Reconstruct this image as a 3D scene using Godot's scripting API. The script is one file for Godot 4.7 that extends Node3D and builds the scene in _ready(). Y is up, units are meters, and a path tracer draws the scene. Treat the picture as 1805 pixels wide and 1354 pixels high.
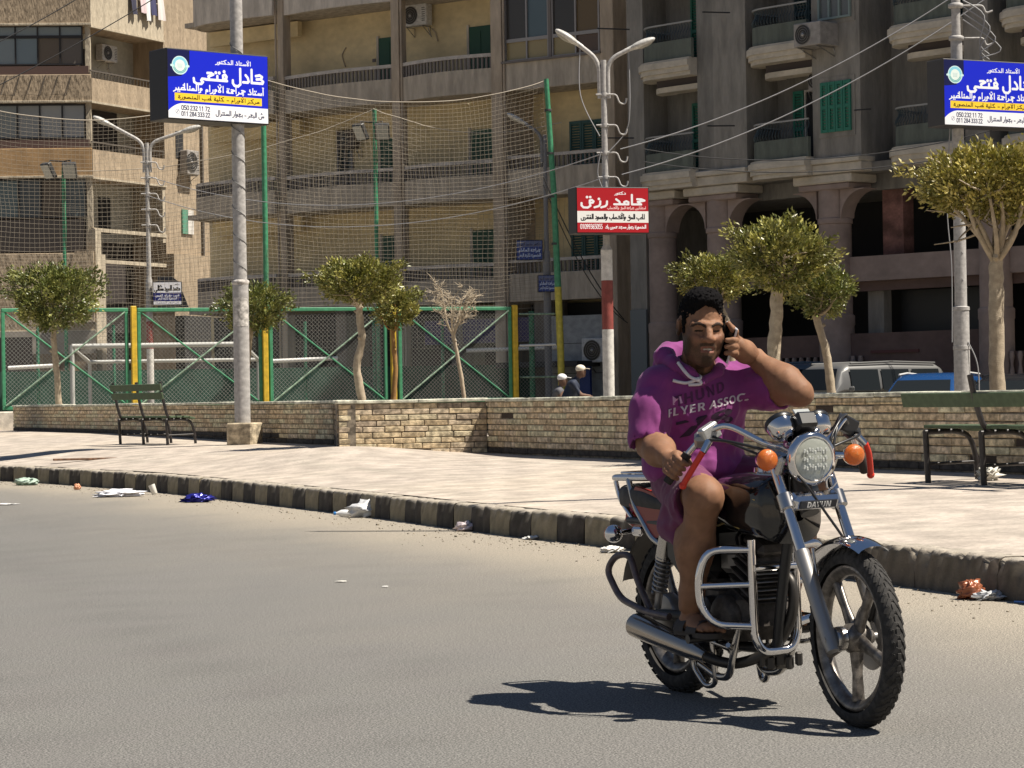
extends Node3D
# A street by the sports pitch of an Egyptian town: rider on a motorcycle, kerb, brick planter wall, trees, fence, signs, apartment buildings.

class MB:
	# collects triangles with normals (and colours / uvs when asked) for one mesh
	var v := PackedVector3Array()
	var n := PackedVector3Array()
	var c := PackedColorArray()
	var uv := PackedVector2Array()
	var uv2 := PackedVector2Array()
	var col := Color(1, 1, 1)
	var use_c := false
	var use_uv := false
	var use_uv2 := false
	func color(k: Color) -> MB:
		col = k
		use_c = true
		return self
	func tn(a: Vector3, b: Vector3, d: Vector3, na: Vector3, nb: Vector3, nd: Vector3) -> void:
		if (b - a).cross(d - a).dot(na + nb + nd) > 0.0:
			v.append(a); v.append(d); v.append(b)
			n.append(na); n.append(nd); n.append(nb)
		else:
			v.append(a); v.append(b); v.append(d)
			n.append(na); n.append(nb); n.append(nd)
		if use_c:
			c.append(col); c.append(col); c.append(col)
	func quad(a: Vector3, b: Vector3, d: Vector3, e: Vector3, nn: Vector3) -> void:
		tn(a, b, d, nn, nn, nn)
		tn(a, d, e, nn, nn, nn)
	func tri(a: Vector3, b: Vector3, d: Vector3, toward: Vector3) -> void:
		var nn := (b - a).cross(d - a).normalized()
		if nn.dot(toward) < 0.0:
			nn = -nn
		tn(a, b, d, nn, nn, nn)
	func face(a: Vector3, b: Vector3, d: Vector3, e: Vector3, toward: Vector3) -> void:
		tri(a, b, d, toward)
		tri(a, d, e, toward)
	func quv(a: Vector3, b: Vector3, d: Vector3, e: Vector3, nn: Vector3) -> void:
		# a top-left, b top-right, d bottom-right, e bottom-left, with uvs
		use_uv = true
		for k in [[a, b, d, Vector2(0, 0), Vector2(1, 0), Vector2(1, 1)], [a, d, e, Vector2(0, 0), Vector2(1, 1), Vector2(0, 1)]]:
			var fl: bool = (k[1] - k[0]).cross(k[2] - k[0]).dot(nn) > 0.0
			for i in ([0, 2, 1] if fl else [0, 1, 2]):
				v.append(k[i]); n.append(nn); uv.append(k[i + 3])
				if use_c: c.append(col)
	func box(o: Vector3, s: Vector3, b := Basis(), bev := 0.0) -> MB:
		var h := s * 0.5
		if bev <= 0.0:
			for ax in 3:
				for sg in [-1.0, 1.0]:
					var nn := Vector3.ZERO; nn[ax] = sg
					var p := Vector3.ZERO; p[ax] = sg * h[ax]
					var u := Vector3.ZERO; u[(ax + 1) % 3] = h[(ax + 1) % 3]
					var w := Vector3.ZERO; w[(ax + 2) % 3] = h[(ax + 2) % 3]
					quad(o + b * (p - u - w), o + b * (p + u - w), o + b * (p + u + w), o + b * (p - u + w), (b * nn).normalized())
			return self
		var r: float = minf(bev, minf(h.x, minf(h.y, h.z)) * 0.95)
		var q := h - Vector3(r, r, r)
		for ax in 3:
			var i := (ax + 1) % 3
			var j := (ax + 2) % 3
			for sg in [-1.0, 1.0]:
				var nn := Vector3.ZERO; nn[ax] = sg
				var p := Vector3.ZERO; p[ax] = sg * h[ax]
				var u := Vector3.ZERO; u[i] = q[i]
				var w := Vector3.ZERO; w[j] = q[j]
				quad(o + b * (p - u - w), o + b * (p + u - w), o + b * (p + u + w), o + b * (p - u + w), (b * nn).normalized())
			for s1 in [-1.0, 1.0]:
				for s2 in [-1.0, 1.0]:
					var e1 := Vector3.ZERO; e1[i] = s1 * h[i]; e1[j] = s2 * q[j]
					var e2 := Vector3.ZERO; e2[i] = s1 * q[i]; e2[j] = s2 * h[j]
					var l := Vector3.ZERO; l[ax] = q[ax]
					var nn := Vector3.ZERO; nn[i] = s1; nn[j] = s2
					nn = (b * nn).normalized()
					quad(o + b * (e1 - l), o + b * (e2 - l), o + b * (e2 + l), o + b * (e1 + l), nn)
		for sx in [-1.0, 1.0]:
			for sy in [-1.0, 1.0]:
				for sz in [-1.0, 1.0]:
					tri(o + b * Vector3(sx * h.x, sy * q.y, sz * q.z), o + b * Vector3(sx * q.x, sy * h.y, sz * q.z), o + b * Vector3(sx * q.x, sy * q.y, sz * h.z), b * Vector3(sx, sy, sz))
		return self
	func tube(p: Array, r, sides := 8, caps := true, closed := false, flat := Vector2(1, 1)) -> MB:
		# p points; r a number or an array of numbers
		var m := p.size()
		var rings := []
		var norms := []
		var up := Vector3.ZERO
		for i in m:
			var t: Vector3
			if closed:
				t = (p[(i + 1) % m] - p[(i - 1 + m) % m]).normalized()
			else:
				t = (p[mini(i + 1, m - 1)] - p[maxi(i - 1, 0)]).normalized()
			if up == Vector3.ZERO:
				up = Vector3.UP if absf(t.y) < 0.9 else Vector3.RIGHT
			up = (up - t * up.dot(t)).normalized()
			var sd := t.cross(up)
			var rr: float = r[i] if r is Array else r
			var ring := []
			var nr := []
			for k in sides:
				var a := TAU * k / sides
				var d := up * cos(a) * flat.x + sd * sin(a) * flat.y
				ring.append(p[i] + d * rr)
				nr.append((up * cos(a) / flat.x + sd * sin(a) / flat.y).normalized())
			rings.append(ring); norms.append(nr)
		for i in (m if closed else m - 1):
			var j := (i + 1) % m
			for k in sides:
				var l := (k + 1) % sides
				tn(rings[i][k], rings[j][k], rings[j][l], norms[i][k], norms[j][k], norms[j][l])
				tn(rings[i][k], rings[j][l], rings[i][l], norms[i][k], norms[j][l], norms[i][l])
		if caps and not closed:
			for e in [0, m - 1]:
				var t: Vector3 = (p[0] - p[1]).normalized() if e == 0 else (p[m - 1] - p[m - 2]).normalized()
				for k in range(1, sides - 1):
					tn(rings[e][0], rings[e][k], rings[e][k + 1], t, t, t)
		return self
	func lathe(prof: Array, xf := Transform3D(), segs := 16, a0 := 0.0, a1 := TAU) -> MB:
		# prof of Vector2(radius, height); turns round local y
		var m := prof.size()
		var nn := []
		for i in m:
			var t: Vector2 = prof[mini(i + 1, m - 1)] - prof[maxi(i - 1, 0)]
			nn.append(Vector2(t.y, -t.x).normalized())
		for i in m - 1:
			var sharp: bool = false
			var na: Vector2 = nn[i]
			var nb: Vector2 = nn[i + 1]
			var t: Vector2 = prof[i + 1] - prof[i]
			var nf := Vector2(t.y, -t.x).normalized()
			if na.dot(nf) < 0.8: na = nf
			if nb.dot(nf) < 0.8: nb = nf
			for k in segs:
				var a := a0 + (a1 - a0) * k / segs
				var b := a0 + (a1 - a0) * (k + 1) / segs
				var da := Vector3(cos(a), 0, sin(a))
				var db := Vector3(cos(b), 0, sin(b))
				var p0: Vector3 = da * prof[i].x + Vector3.UP * prof[i].y
				var p1: Vector3 = db * prof[i].x + Vector3.UP * prof[i].y
				var p2: Vector3 = db * prof[i + 1].x + Vector3.UP * prof[i + 1].y
				var p3: Vector3 = da * prof[i + 1].x + Vector3.UP * prof[i + 1].y
				var bb := xf.basis
				var n0 := (bb * (da * na.x + Vector3.UP * na.y)).normalized()
				var n1 := (bb * (db * na.x + Vector3.UP * na.y)).normalized()
				var n2 := (bb * (db * nb.x + Vector3.UP * nb.y)).normalized()
				var n3 := (bb * (da * nb.x + Vector3.UP * nb.y)).normalized()
				if prof[i].x > 1e-5: tn(xf * p0, xf * p1, xf * p2, n0, n1, n2)
				if prof[i + 1].x > 1e-5: tn(xf * p0, xf * p2, xf * p3, n0, n2, n3)
		return self
	func ball(o: Vector3, r: Vector3, b := Basis(), nu := 14, nv := 8) -> MB:
		for i in nv:
			for j in nu:
				var q := []
				for e in [[i, j], [i + 1, j], [i + 1, j + 1], [i, j + 1]]:
					var th: float = PI * e[0] / nv
					var ph: float = TAU * e[1] / nu
					q.append(Vector3(sin(th) * cos(ph), cos(th), sin(th) * sin(ph)))
				var nq := []
				for k in 4: nq.append((b * Vector3(q[k].x / r.x, q[k].y / r.y, q[k].z / r.z)).normalized())
				if i > 0: tn(o + b * (q[0] * r), o + b * (q[2] * r), o + b * (q[3] * r), nq[0], nq[2], nq[3])
				if i < nv - 1: tn(o + b * (q[0] * r), o + b * (q[1] * r), o + b * (q[2] * r), nq[0], nq[1], nq[2])
		return self
	func prism(poly: PackedVector2Array, depth: float, xf := Transform3D(), smooth := false) -> MB:
		# poly in local xy, extruded along local z from 0 to depth
		var idx := Geometry2D.triangulate_polygon(poly)
		var nz := xf.basis.z.normalized()
		for i in range(0, idx.size(), 3):
			var a := poly[idx[i]]; var b := poly[idx[i + 1]]; var d := poly[idx[i + 2]]
			tn(xf * Vector3(a.x, a.y, 0), xf * Vector3(b.x, b.y, 0), xf * Vector3(d.x, d.y, 0), -nz, -nz, -nz)
			tn(xf * Vector3(a.x, a.y, depth), xf * Vector3(b.x, b.y, depth), xf * Vector3(d.x, d.y, depth), nz, nz, nz)
		var sg := -1.0 if Geometry2D.is_polygon_clockwise(poly) else 1.0
		var m := poly.size()
		var en := []
		for i in m:
			var e := poly[(i + 1) % m] - poly[i]
			en.append(Vector2(e.y, -e.x).normalized() * sg)
		for i in m:
			var j := (i + 1) % m
			var n0: Vector2 = en[i]; var n1: Vector2 = en[i]
			if smooth:
				if en[(i - 1 + m) % m].dot(en[i]) > 0.6: n0 = (en[(i - 1 + m) % m] + en[i]).normalized()
				if en[j].dot(en[i]) > 0.6: n1 = (en[j] + en[i]).normalized()
			var a := poly[i]; var b := poly[j]
			var m0 := (xf.basis * Vector3(n0.x, n0.y, 0)).normalized()
			var m1 := (xf.basis * Vector3(n1.x, n1.y, 0)).normalized()
			tn(xf * Vector3(a.x, a.y, 0), xf * Vector3(b.x, b.y, 0), xf * Vector3(b.x, b.y, depth), m0, m1, m1)
			tn(xf * Vector3(a.x, a.y, 0), xf * Vector3(b.x, b.y, depth), xf * Vector3(a.x, a.y, depth), m0, m1, m0)
		return self
	func grid(rows: Array, closed_u := false, cols: Array = []) -> MB:
		# rows of equal numbers of points: a smooth sheet; cols the colours of the points
		var h := rows.size()
		var w: int = rows[0].size()
		var nn := []
		for i in h:
			var r := []
			for j in w:
				var jl := (j - 1 + w) % w if closed_u else maxi(j - 1, 0)
				var jr := (j + 1) % w if closed_u else mini(j + 1, w - 1)
				var du: Vector3 = rows[i][jr] - rows[i][jl]
				var dv: Vector3 = rows[mini(i + 1, h - 1)][j] - rows[maxi(i - 1, 0)][j]
				r.append(dv.cross(du).normalized())
			nn.append(r)
		for i in h - 1:
			for j in (w if closed_u else w - 1):
				var k := (j + 1) % w
				for t in [[[i, j], [i + 1, j], [i + 1, k]], [[i, j], [i + 1, k], [i, k]]]:
					var s: int = v.size()
					var keep := use_c
					use_c = false
					tn(rows[t[0][0]][t[0][1]], rows[t[1][0]][t[1][1]], rows[t[2][0]][t[2][1]], nn[t[0][0]][t[0][1]], nn[t[1][0]][t[1][1]], nn[t[2][0]][t[2][1]])
					use_c = keep
					if use_c:
						var fl: bool = v[s + 1] != rows[t[1][0]][t[1][1]]
						for e in ([0, 2, 1] if fl else [0, 1, 2]):
							c.append(cols[t[e][0]][t[e][1]] if cols.size() else col)
		return self
	func add(m: MB, xf := Transform3D()) -> MB:
		for i in m.v.size():
			v.append(xf * m.v[i])
			n.append((xf.basis * m.n[i]).normalized())
			if use_c: c.append(m.c[i] if m.use_c else col)
		return self
	func mesh() -> ArrayMesh:
		var a := []
		a.resize(Mesh.ARRAY_MAX)
		a[Mesh.ARRAY_VERTEX] = v
		a[Mesh.ARRAY_NORMAL] = n
		if use_c: a[Mesh.ARRAY_COLOR] = c
		if use_uv: a[Mesh.ARRAY_TEX_UV] = uv
		if use_uv2: a[Mesh.ARRAY_TEX_UV2] = uv2
		var m := ArrayMesh.new()
		m.add_surface_from_arrays(Mesh.PRIMITIVE_TRIANGLES, a)
		return m

var rng := RandomNumberGenerator.new()
var taken := {}
var M := {}

func rr(a: float, b: float) -> float:
	return rng.randf_range(a, b)

func V(x: float, y: float, z: float) -> Vector3:
	return Vector3(x, y, z)

func numbered(called: String) -> String:
	if not taken.has(called):
		taken[called] = 0
		return called
	taken[called] += 1
	return "%s_%03d" % [called, taken[called]]

func tag(o: Node, label := "", category := "", group := "", kind := "") -> Node:
	if label: o.set_meta("label", label)
	if category: o.set_meta("category", category)
	if group: o.set_meta("group", group)
	if kind: o.set_meta("kind", kind)
	return o

func thing(called: String, label: String, category: String, where := Vector3.ZERO, turn := 0.0, group := "") -> Node3D:
	var o := Node3D.new()
	o.name = numbered(called)
	add_child(o)
	o.position = where
	o.rotation.y = turn
	tag(o, label, category, group)
	return o

func obj(called: String, mb, material: Material, parent: Node = null) -> MeshInstance3D:
	var o := MeshInstance3D.new()
	o.mesh = mb.mesh() if mb is MB else mb
	o.material_override = material
	if parent == null:
		o.name = numbered(called)
		add_child(o)
	else:
		o.name = called
		parent.add_child(o, true)
	return o

func copy_of(o: Node3D, label := "", where = null, turn = null) -> Node3D:
	var k := o.duplicate() as Node3D
	var re := RegEx.create_from_string("_\\d{3}$")
	k.name = numbered(re.sub(o.name, ""))
	add_child(k)
	if label: k.set_meta("label", label)
	if where != null: k.position = where
	if turn != null: k.rotation.y = turn
	return k

func structure(called: String, mb, material: Material) -> MeshInstance3D:
	var o := obj(called, mb, material)
	o.set_meta("kind", "structure")
	return o

func lin(r: float, g: float, b: float) -> Color:
	return Color(r, g, b).linear_to_srgb()

func mat(r: float, g: float, b: float, rough := 0.8, metal := 0.0) -> StandardMaterial3D:
	var m := StandardMaterial3D.new()
	m.albedo_color = lin(r, g, b)
	m.roughness = rough
	m.metallic = metal
	return m

func noise(sd: int, freq: float, oct := 4, kind := FastNoiseLite.TYPE_SIMPLEX_SMOOTH) -> FastNoiseLite:
	var f := FastNoiseLite.new()
	f.seed = sd
	f.frequency = freq
	f.noise_type = kind
	f.fractal_octaves = oct
	return f

func ramp_tex(sd: int, freq: float, lo: Color, hi: Color, oct := 5, size := 512, a := 0.25, b := 0.75) -> NoiseTexture2D:
	var t := NoiseTexture2D.new()
	t.width = size; t.height = size
	t.seamless = true
	t.noise = noise(sd, freq, oct)
	t.normalize = true
	var g := Gradient.new()
	g.set_color(0, lo); g.set_offset(0, a)
	g.set_color(1, hi); g.set_offset(1, b)
	t.color_ramp = g
	return t

func bump_tex(sd: int, freq: float, strength := 6.0, oct := 4, size := 512) -> NoiseTexture2D:
	var t := NoiseTexture2D.new()
	t.width = size; t.height = size
	t.seamless = true
	t.as_normal_map = true
	t.bump_strength = strength
	t.noise = noise(sd, freq, oct)
	return t

func grained(r: float, g: float, b: float, spread: float, scale: float, rough := 0.9, tex: Texture2D = null, nrm: Texture2D = null, ns := 0.6) -> StandardMaterial3D:
	# a rough surface with tonal grain: shared grey grain times the colour
	var t: Texture2D = tex if tex else (T_soft if spread < 0.3 else T_hard)
	var k: float = 1.0 / means.get(t, 1.0) if r < 1.0 else 1.0
	var m := mat(minf(r * k, 1.0), minf(g * k, 1.0), minf(b * k, 1.0), rough)
	m.albedo_texture = t
	m.uv1_triplanar = true
	m.uv1_world_triplanar = true
	m.uv1_scale = Vector3.ONE * scale
	if nrm:
		m.normal_enabled = true
		m.normal_texture = nrm
		m.normal_scale = ns
	m.vertex_color_use_as_albedo = false
	return m

var T_soft: Texture2D
var T_hard: Texture2D
var T_stain: Texture2D
var T_streak: Texture2D

func streaked(r: float, g: float, b: float) -> StandardMaterial3D:
	# weathered plaster: rain streaks run down it
	var m := grained(r, g, b, 0.4, 1.0, 0.95, T_streak, T_bump, 0.35)
	m.uv1_scale = Vector3(0.55, 0.09, 0.55)
	return m

var T_bump: Texture2D
var T_fine: Texture2D

func curve(pts: Array, steps: int, closed := false) -> Array:
	# Catmull-Rom through the points
	var out := []
	var m := pts.size()
	for i in (m if closed else m - 1):
		var p0: Vector3 = pts[(i - 1 + m) % m] if closed else pts[maxi(i - 1, 0)]
		var p1: Vector3 = pts[i]
		var p2: Vector3 = pts[(i + 1) % m]
		var p3: Vector3 = pts[(i + 2) % m] if closed else pts[mini(i + 2, m - 1)]
		for k in steps:
			var t := float(k) / steps
			out.append(0.5 * ((2.0 * p1) + (p2 - p0) * t + (2.0 * p0 - 5.0 * p1 + 4.0 * p2 - p3) * t * t + (3.0 * p1 - p0 - 3.0 * p2 + p3) * t * t * t))
	if not closed: out.append(pts[m - 1])
	return out

func rounded(pts: Array, r: float, steps := 4) -> Array:
	# a polyline with its inner corners rounded
	var out := [pts[0]]
	for i in range(1, pts.size() - 1):
		var a: Vector3 = pts[i - 1]; var b: Vector3 = pts[i]; var c: Vector3 = pts[i + 1]
		var q: float = minf(r, minf(a.distance_to(b), b.distance_to(c)) * 0.48)
		var s := b + (a - b).normalized() * q
		var e := b + (c - b).normalized() * q
		for k in steps + 1:
			var t := float(k) / steps
			out.append(s.lerp(b, t).lerp(b.lerp(e, t), t))
	out.append(pts[pts.size() - 1])
	return out

func rect(x0: float, y0: float, x1: float, y1: float) -> PackedVector2Array:
	return PackedVector2Array([Vector2(x0, y0), Vector2(x1, y0), Vector2(x1, y1), Vector2(x0, y1)])

func look(z: Vector3, up := Vector3.UP) -> Basis:
	# a basis whose z points along the given direction
	var zz := z.normalized()
	var xx := up.cross(zz)
	xx = xx.normalized() if xx.length() > 1e-4 else Vector3.RIGHT
	return Basis(xx, zz.cross(xx), zz)

func along(a: Vector3, b: Vector3) -> Transform3D:
	# local y from a to b
	var y := (b - a).normalized()
	var x := Vector3.FORWARD.cross(y)
	x = x.normalized() if x.length() > 0.05 else Vector3.RIGHT.cross(y).normalized()
	return Transform3D(Basis(x, y, x.cross(y)), a)

var KERB: Array = []   # kerb line (front top edge) on the ground plane, from the right to the far left

func kerb_dist(x: float, z: float) -> float:
	# signed: positive on the pavement side
	var best := 1e9
	var sgn := 1.0
	for i in KERB.size() - 1:
		var a := Vector2(KERB[i].x, KERB[i].z)
		var b := Vector2(KERB[i + 1].x, KERB[i + 1].z)
		var p := Vector2(x, z)
		var t: float = clampf((p - a).dot(b - a) / (b - a).length_squared(), 0, 1)
		var d := p.distance_to(a.lerp(b, t))
		if d < best:
			best = d
			sgn = 1.0 if (b - a).cross(p - a) > 0.0 else -1.0
	return best * sgn

func gh(x: float, z: float) -> float:
	# height of the pavement
	var d: float = clampf(kerb_dist(x, z), 0.0, 6.5)
	var heap := 0.11 * exp(-((x + 2.3) * (x + 2.3) + (z + 33.5) * (z + 33.5)) / 2.2)
	return 0.23 + 0.034 * d + 0.10 * smoothstep(0.2, 2.4, -x) * smoothstep(0.0, 2.5, d) + heap

func setup_view() -> void:
	var cam := Camera3D.new()
	cam.name = "camera"
	add_child(cam)
	cam.fov = rad_to_deg(2.0 * atan(677.0 / 4500.0))
	cam.near = 0.1
	cam.far = 900.0
	var r := deg_to_rad(0.95)
	cam.transform = Transform3D(Basis(Vector3.RIGHT, atan(21.0 / 4500.0)) * Basis(Vector3.BACK, -r), V(0, 1.15, 0))
	cam.current = true
	var we := WorldEnvironment.new()
	we.name = "sky_and_air"
	add_child(we)
	var e := Environment.new()
	e.background_mode = Environment.BG_SKY
	var sm := ProceduralSkyMaterial.new()
	sm.sky_top_color = Color(0.33, 0.42, 0.56)
	sm.sky_horizon_color = Color(0.72, 0.73, 0.72)
	sm.sky_curve = 0.16
	sm.ground_bottom_color = Color(0.36, 0.33, 0.29)
	sm.ground_horizon_color = Color(0.60, 0.60, 0.58)
	var sk := Sky.new()
	sk.sky_material = sm
	e.sky = sk
	e.background_energy_multiplier = 0.52
	e.tonemap_mode = Environment.TONE_MAPPER_LINEAR
	e.tonemap_exposure = 1.62
	e.sdfgi_enabled = true
	e.ssao_enabled = true
	e.ssil_enabled = true
	we.environment = e
	var sun := DirectionalLight3D.new()
	sun.name = "sun"
	add_child(sun)
	var el := deg_to_rad(60.5)
	var az := deg_to_rad(14.0)
	var to_sun := V(cos(el) * cos(az), sin(el), cos(el) * sin(az))
	sun.transform = Transform3D(look(to_sun), Vector3.ZERO)
	sun.light_energy = 1.6
	sun.light_color = Color(1.0, 0.965, 0.91)
	sun.light_angular_distance = 0.5
	sun.shadow_enabled = true

func blend_image(size: int, layers: Array) -> Image:
	# layers of [noise, low, high, contrast]: grey values that multiply
	var acc := PackedFloat32Array()
	acc.resize(size * size)
	acc.fill(1.0)
	for l in layers:
		var im: Image = l[0].get_seamless_image(size, size)
		im.convert(Image.FORMAT_L8)
		var d := im.get_data()
		for i in size * size:
			var t: float = clampf((d[i] / 255.0 - 0.5) * l[3] + 0.5, 0.0, 1.0)
			acc[i] *= l[1] + (l[2] - l[1]) * t
	var out := PackedByteArray()
	out.resize(size * size * 3)
	for i in size * size:
		var g := int(clampf(acc[i], 0.0, 1.0) * 255.0)
		out[i * 3] = g; out[i * 3 + 1] = g; out[i * 3 + 2] = g
	var sum := 0.0
	for i in range(0, size * size, 7): sum += pow(acc[i], 2.2)
	mean_of_last = sum / (size * size / 7.0)
	return Image.create_from_data(size, size, false, Image.FORMAT_RGB8, out)

var mean_of_last := 1.0
var means := {}

func grain_texture(size: int, layers: Array) -> Texture2D:
	var t := ImageTexture.create_from_image(blend_image(size, layers))
	means[t] = mean_of_last
	return t

func setup_materials() -> void:
	T_soft = grain_texture(512, [[noise(3, 0.008, 5), 0.82, 1.0, 1.6], [noise(4, 0.06, 3), 0.92, 1.0, 1.4]])
	T_hard = grain_texture(512, [[noise(5, 0.010, 5), 0.6, 1.0, 1.8], [noise(6, 0.09, 3), 0.86, 1.0, 1.6]])
	T_stain = grain_texture(512, [[noise(7, 0.006, 6), 0.84, 1.0, 1.3], [noise(8, 0.03, 4), 0.92, 1.0, 1.4]])
	T_streak = grain_texture(512, [[noise(17, 0.014, 5), 0.80, 1.0, 1.4], [noise(18, 0.07, 3), 0.93, 1.0, 1.4]])
	T_fine = grain_texture(1024, [[noise(9, 0.36, 2), 0.44, 1.0, 2.4], [noise(10, 0.13, 2), 0.86, 1.0, 1.8]])
	T_bump = bump_tex(13, 0.05, 5.0, 5)
	M.chrome = mat(0.72, 0.71, 0.72, 0.08, 1.0)
	M.chrome_worn = mat(0.50, 0.48, 0.46, 0.22, 1.0)
	M.steel = mat(0.33, 0.32, 0.31, 0.45, 0.8)
	M.dark_steel = mat(0.06, 0.055, 0.05, 0.45, 0.6)
	M.black = mat(0.012, 0.012, 0.013, 0.35)
	M.black_gloss = mat(0.008, 0.008, 0.009, 0.08)
	M.black_gloss.clearcoat_enabled = true
	M.black_gloss.clearcoat = 0.4
	M.black_gloss.clearcoat_roughness = 0.05
	M.rubber = grained(0.030, 0.028, 0.026, 0.5, 6.0, 0.85)
	M.rubber.uv1_world_triplanar = false
	M.void_dark = mat(0.02, 0.02, 0.022, 0.9)
	M.white = mat(0.74, 0.73, 0.70, 0.6)
	M.red = mat(0.50, 0.025, 0.015, 0.35)
	M.pole_paint = grained(0.40, 0.385, 0.37, 0.2, 2.2, 0.55)
	M.green_paint = grained(0.055, 0.25, 0.13, 0.2, 1.5, 0.5)
	M.green_dark = grained(0.03, 0.15, 0.085, 0.4, 2.0, 0.55)
	M.yellow_paint = grained(0.62, 0.41, 0.03, 0.2, 1.2, 0.55)
	M.wire = mat(0.25, 0.215, 0.165, 0.7)
	M.cable = mat(0.05, 0.05, 0.052, 0.7)
	M.cable_pale = mat(0.30, 0.30, 0.31, 0.6)
	M.glass_dark = mat(0.03, 0.045, 0.05, 0.06)
	M.glass_blue = mat(0.09, 0.13, 0.15, 0.08)
	M.concrete = grained(0.36, 0.33, 0.28, 0.5, 0.5, 0.9, null, T_bump, 0.5)

func setup_kerb_line() -> void:
	for p in [[6.2, 3.2], [4.6, 8.3], [2.72, 13.66], [0.81, 19.0], [-0.03, 20.96], [-1.74, 25.63], [-4.3, 31.95], [-6.2, 35.8], [-7.71, 38.34], [-12.5, 45.0], [-20.0, 54.0]]:
		KERB.append(V(p[0], 0, -p[1]))

func build_ground() -> void:
	var far := MB.new()
	far.quad(V(-400, -0.03, 60), V(400, -0.03, 60), V(400, -0.03, -500), V(-400, -0.03, -500), Vector3.UP)
	structure("ground", far, grained(0.24, 0.21, 0.17, 0.5, 0.3))
	# the carriageway: one sheet, its colour going from grey asphalt to settled dust along the kerb
	var nz := noise(21, 0.35, 4)
	var nz2 := noise(22, 1.6, 3)
	var road := MB.new()
	road.use_c = true
	var rows := []
	var cols := []
	var d := 4.0
	while d < 60.0:
		var r := []
		var c := []
		var x := -16.0
		while x < 8.0:
			r.append(V(x, 0, -d))
			var k := -kerb_dist(x, -d)
			var w := nz.get_noise_2d(x * 1.4, d * 0.5) * 0.7 + nz2.get_noise_2d(x, d * 0.6) * 0.35
			var dust := smoothstep(2.1 + w * 1.2, 0.2, k) * 0.9
			var far_dust := smoothstep(4.5, 1.0, k + w * 1.5) * 0.25
			var patch := 0.5 + 0.5 * nz.get_noise_2d(x * 0.5 + 40.0, d * 0.25)
			var a := Color(0.495, 0.480, 0.448) * (0.93 + 0.14 * patch)
			# oil and tyre darkening in long streaks along the lane
			var st := nz2.get_noise_2d((k + 0.1 * w) * 2.2, d * 0.05)
			a = a * (1.0 - 0.12 * smoothstep(0.05, 0.5, st))
			a = a.lerp(Color(0.98, 0.865, 0.685), clampf(dust + far_dust, 0, 1))
			a.a = 1.0
			c.append(a)
			x += 0.3
		rows.append(r); cols.append(c)
		d += 0.3 if d < 20.0 else 0.5
	var tex_gain: float = 0.30 / means[T_fine]
	for rw in cols:
		for i in rw.size(): rw[i] = Color(minf(rw[i].r * tex_gain, 1.0), minf(rw[i].g * tex_gain, 1.0), minf(rw[i].b * tex_gain, 1.0))
	road.grid(rows, false, cols)
	var rm := grained(1, 1, 1, 0.5, 0.31, 0.92, T_fine)
	rm.vertex_color_use_as_albedo = true
	structure("road", road, rm)
	# the pavement
	var side := MB.new()
	side.use_c = true
	rows = []; cols = []
	var line := curve(KERB, 14)
	for i in line.size():
		var t: Vector3 = (line[mini(i + 1, line.size() - 1)] - line[maxi(i - 1, 0)]).normalized()
		var nn := V(-t.z, 0, t.x)
		var r := []
		var c := []
		for j in 60:
			var s := 0.14 + j * 0.19
			var p: Vector3 = line[i] + nn * s
			r.append(V(p.x, gh(p.x, p.z) - (0.004 if j == 0 else 0.0), p.z))
			var w := nz.get_noise_2d(p.x * 1.2, p.z * 0.6)
			var lane := nz2.get_noise_2d(s * 1.7 + 0.15 * w, i * 0.035)
			var a := Color(0.535, 0.465, 0.395)
			a = a * (1.0 + 0.10 * w)
			a = a.lerp(Color(0.40, 0.36, 0.30), 0.55 * smoothstep(0.10, 0.55, lane))
			a = a.lerp(Color(0.62, 0.53, 0.42), 0.5 * smoothstep(0.0, 0.5, nz.get_noise_2d(p.x * 0.4 + 9.0, p.z * 0.2)))
			a.a = 1.0
			c.append(a)
		rows.append(r); cols.append(c)
	side.grid(rows, false, cols)
	var sm := grained(1, 1, 1, 0.2, 0.4, 0.92, T_soft, T_bump, 0.35)
	sm.vertex_color_use_as_albedo = true
	structure("pavement", side, sm)

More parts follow.
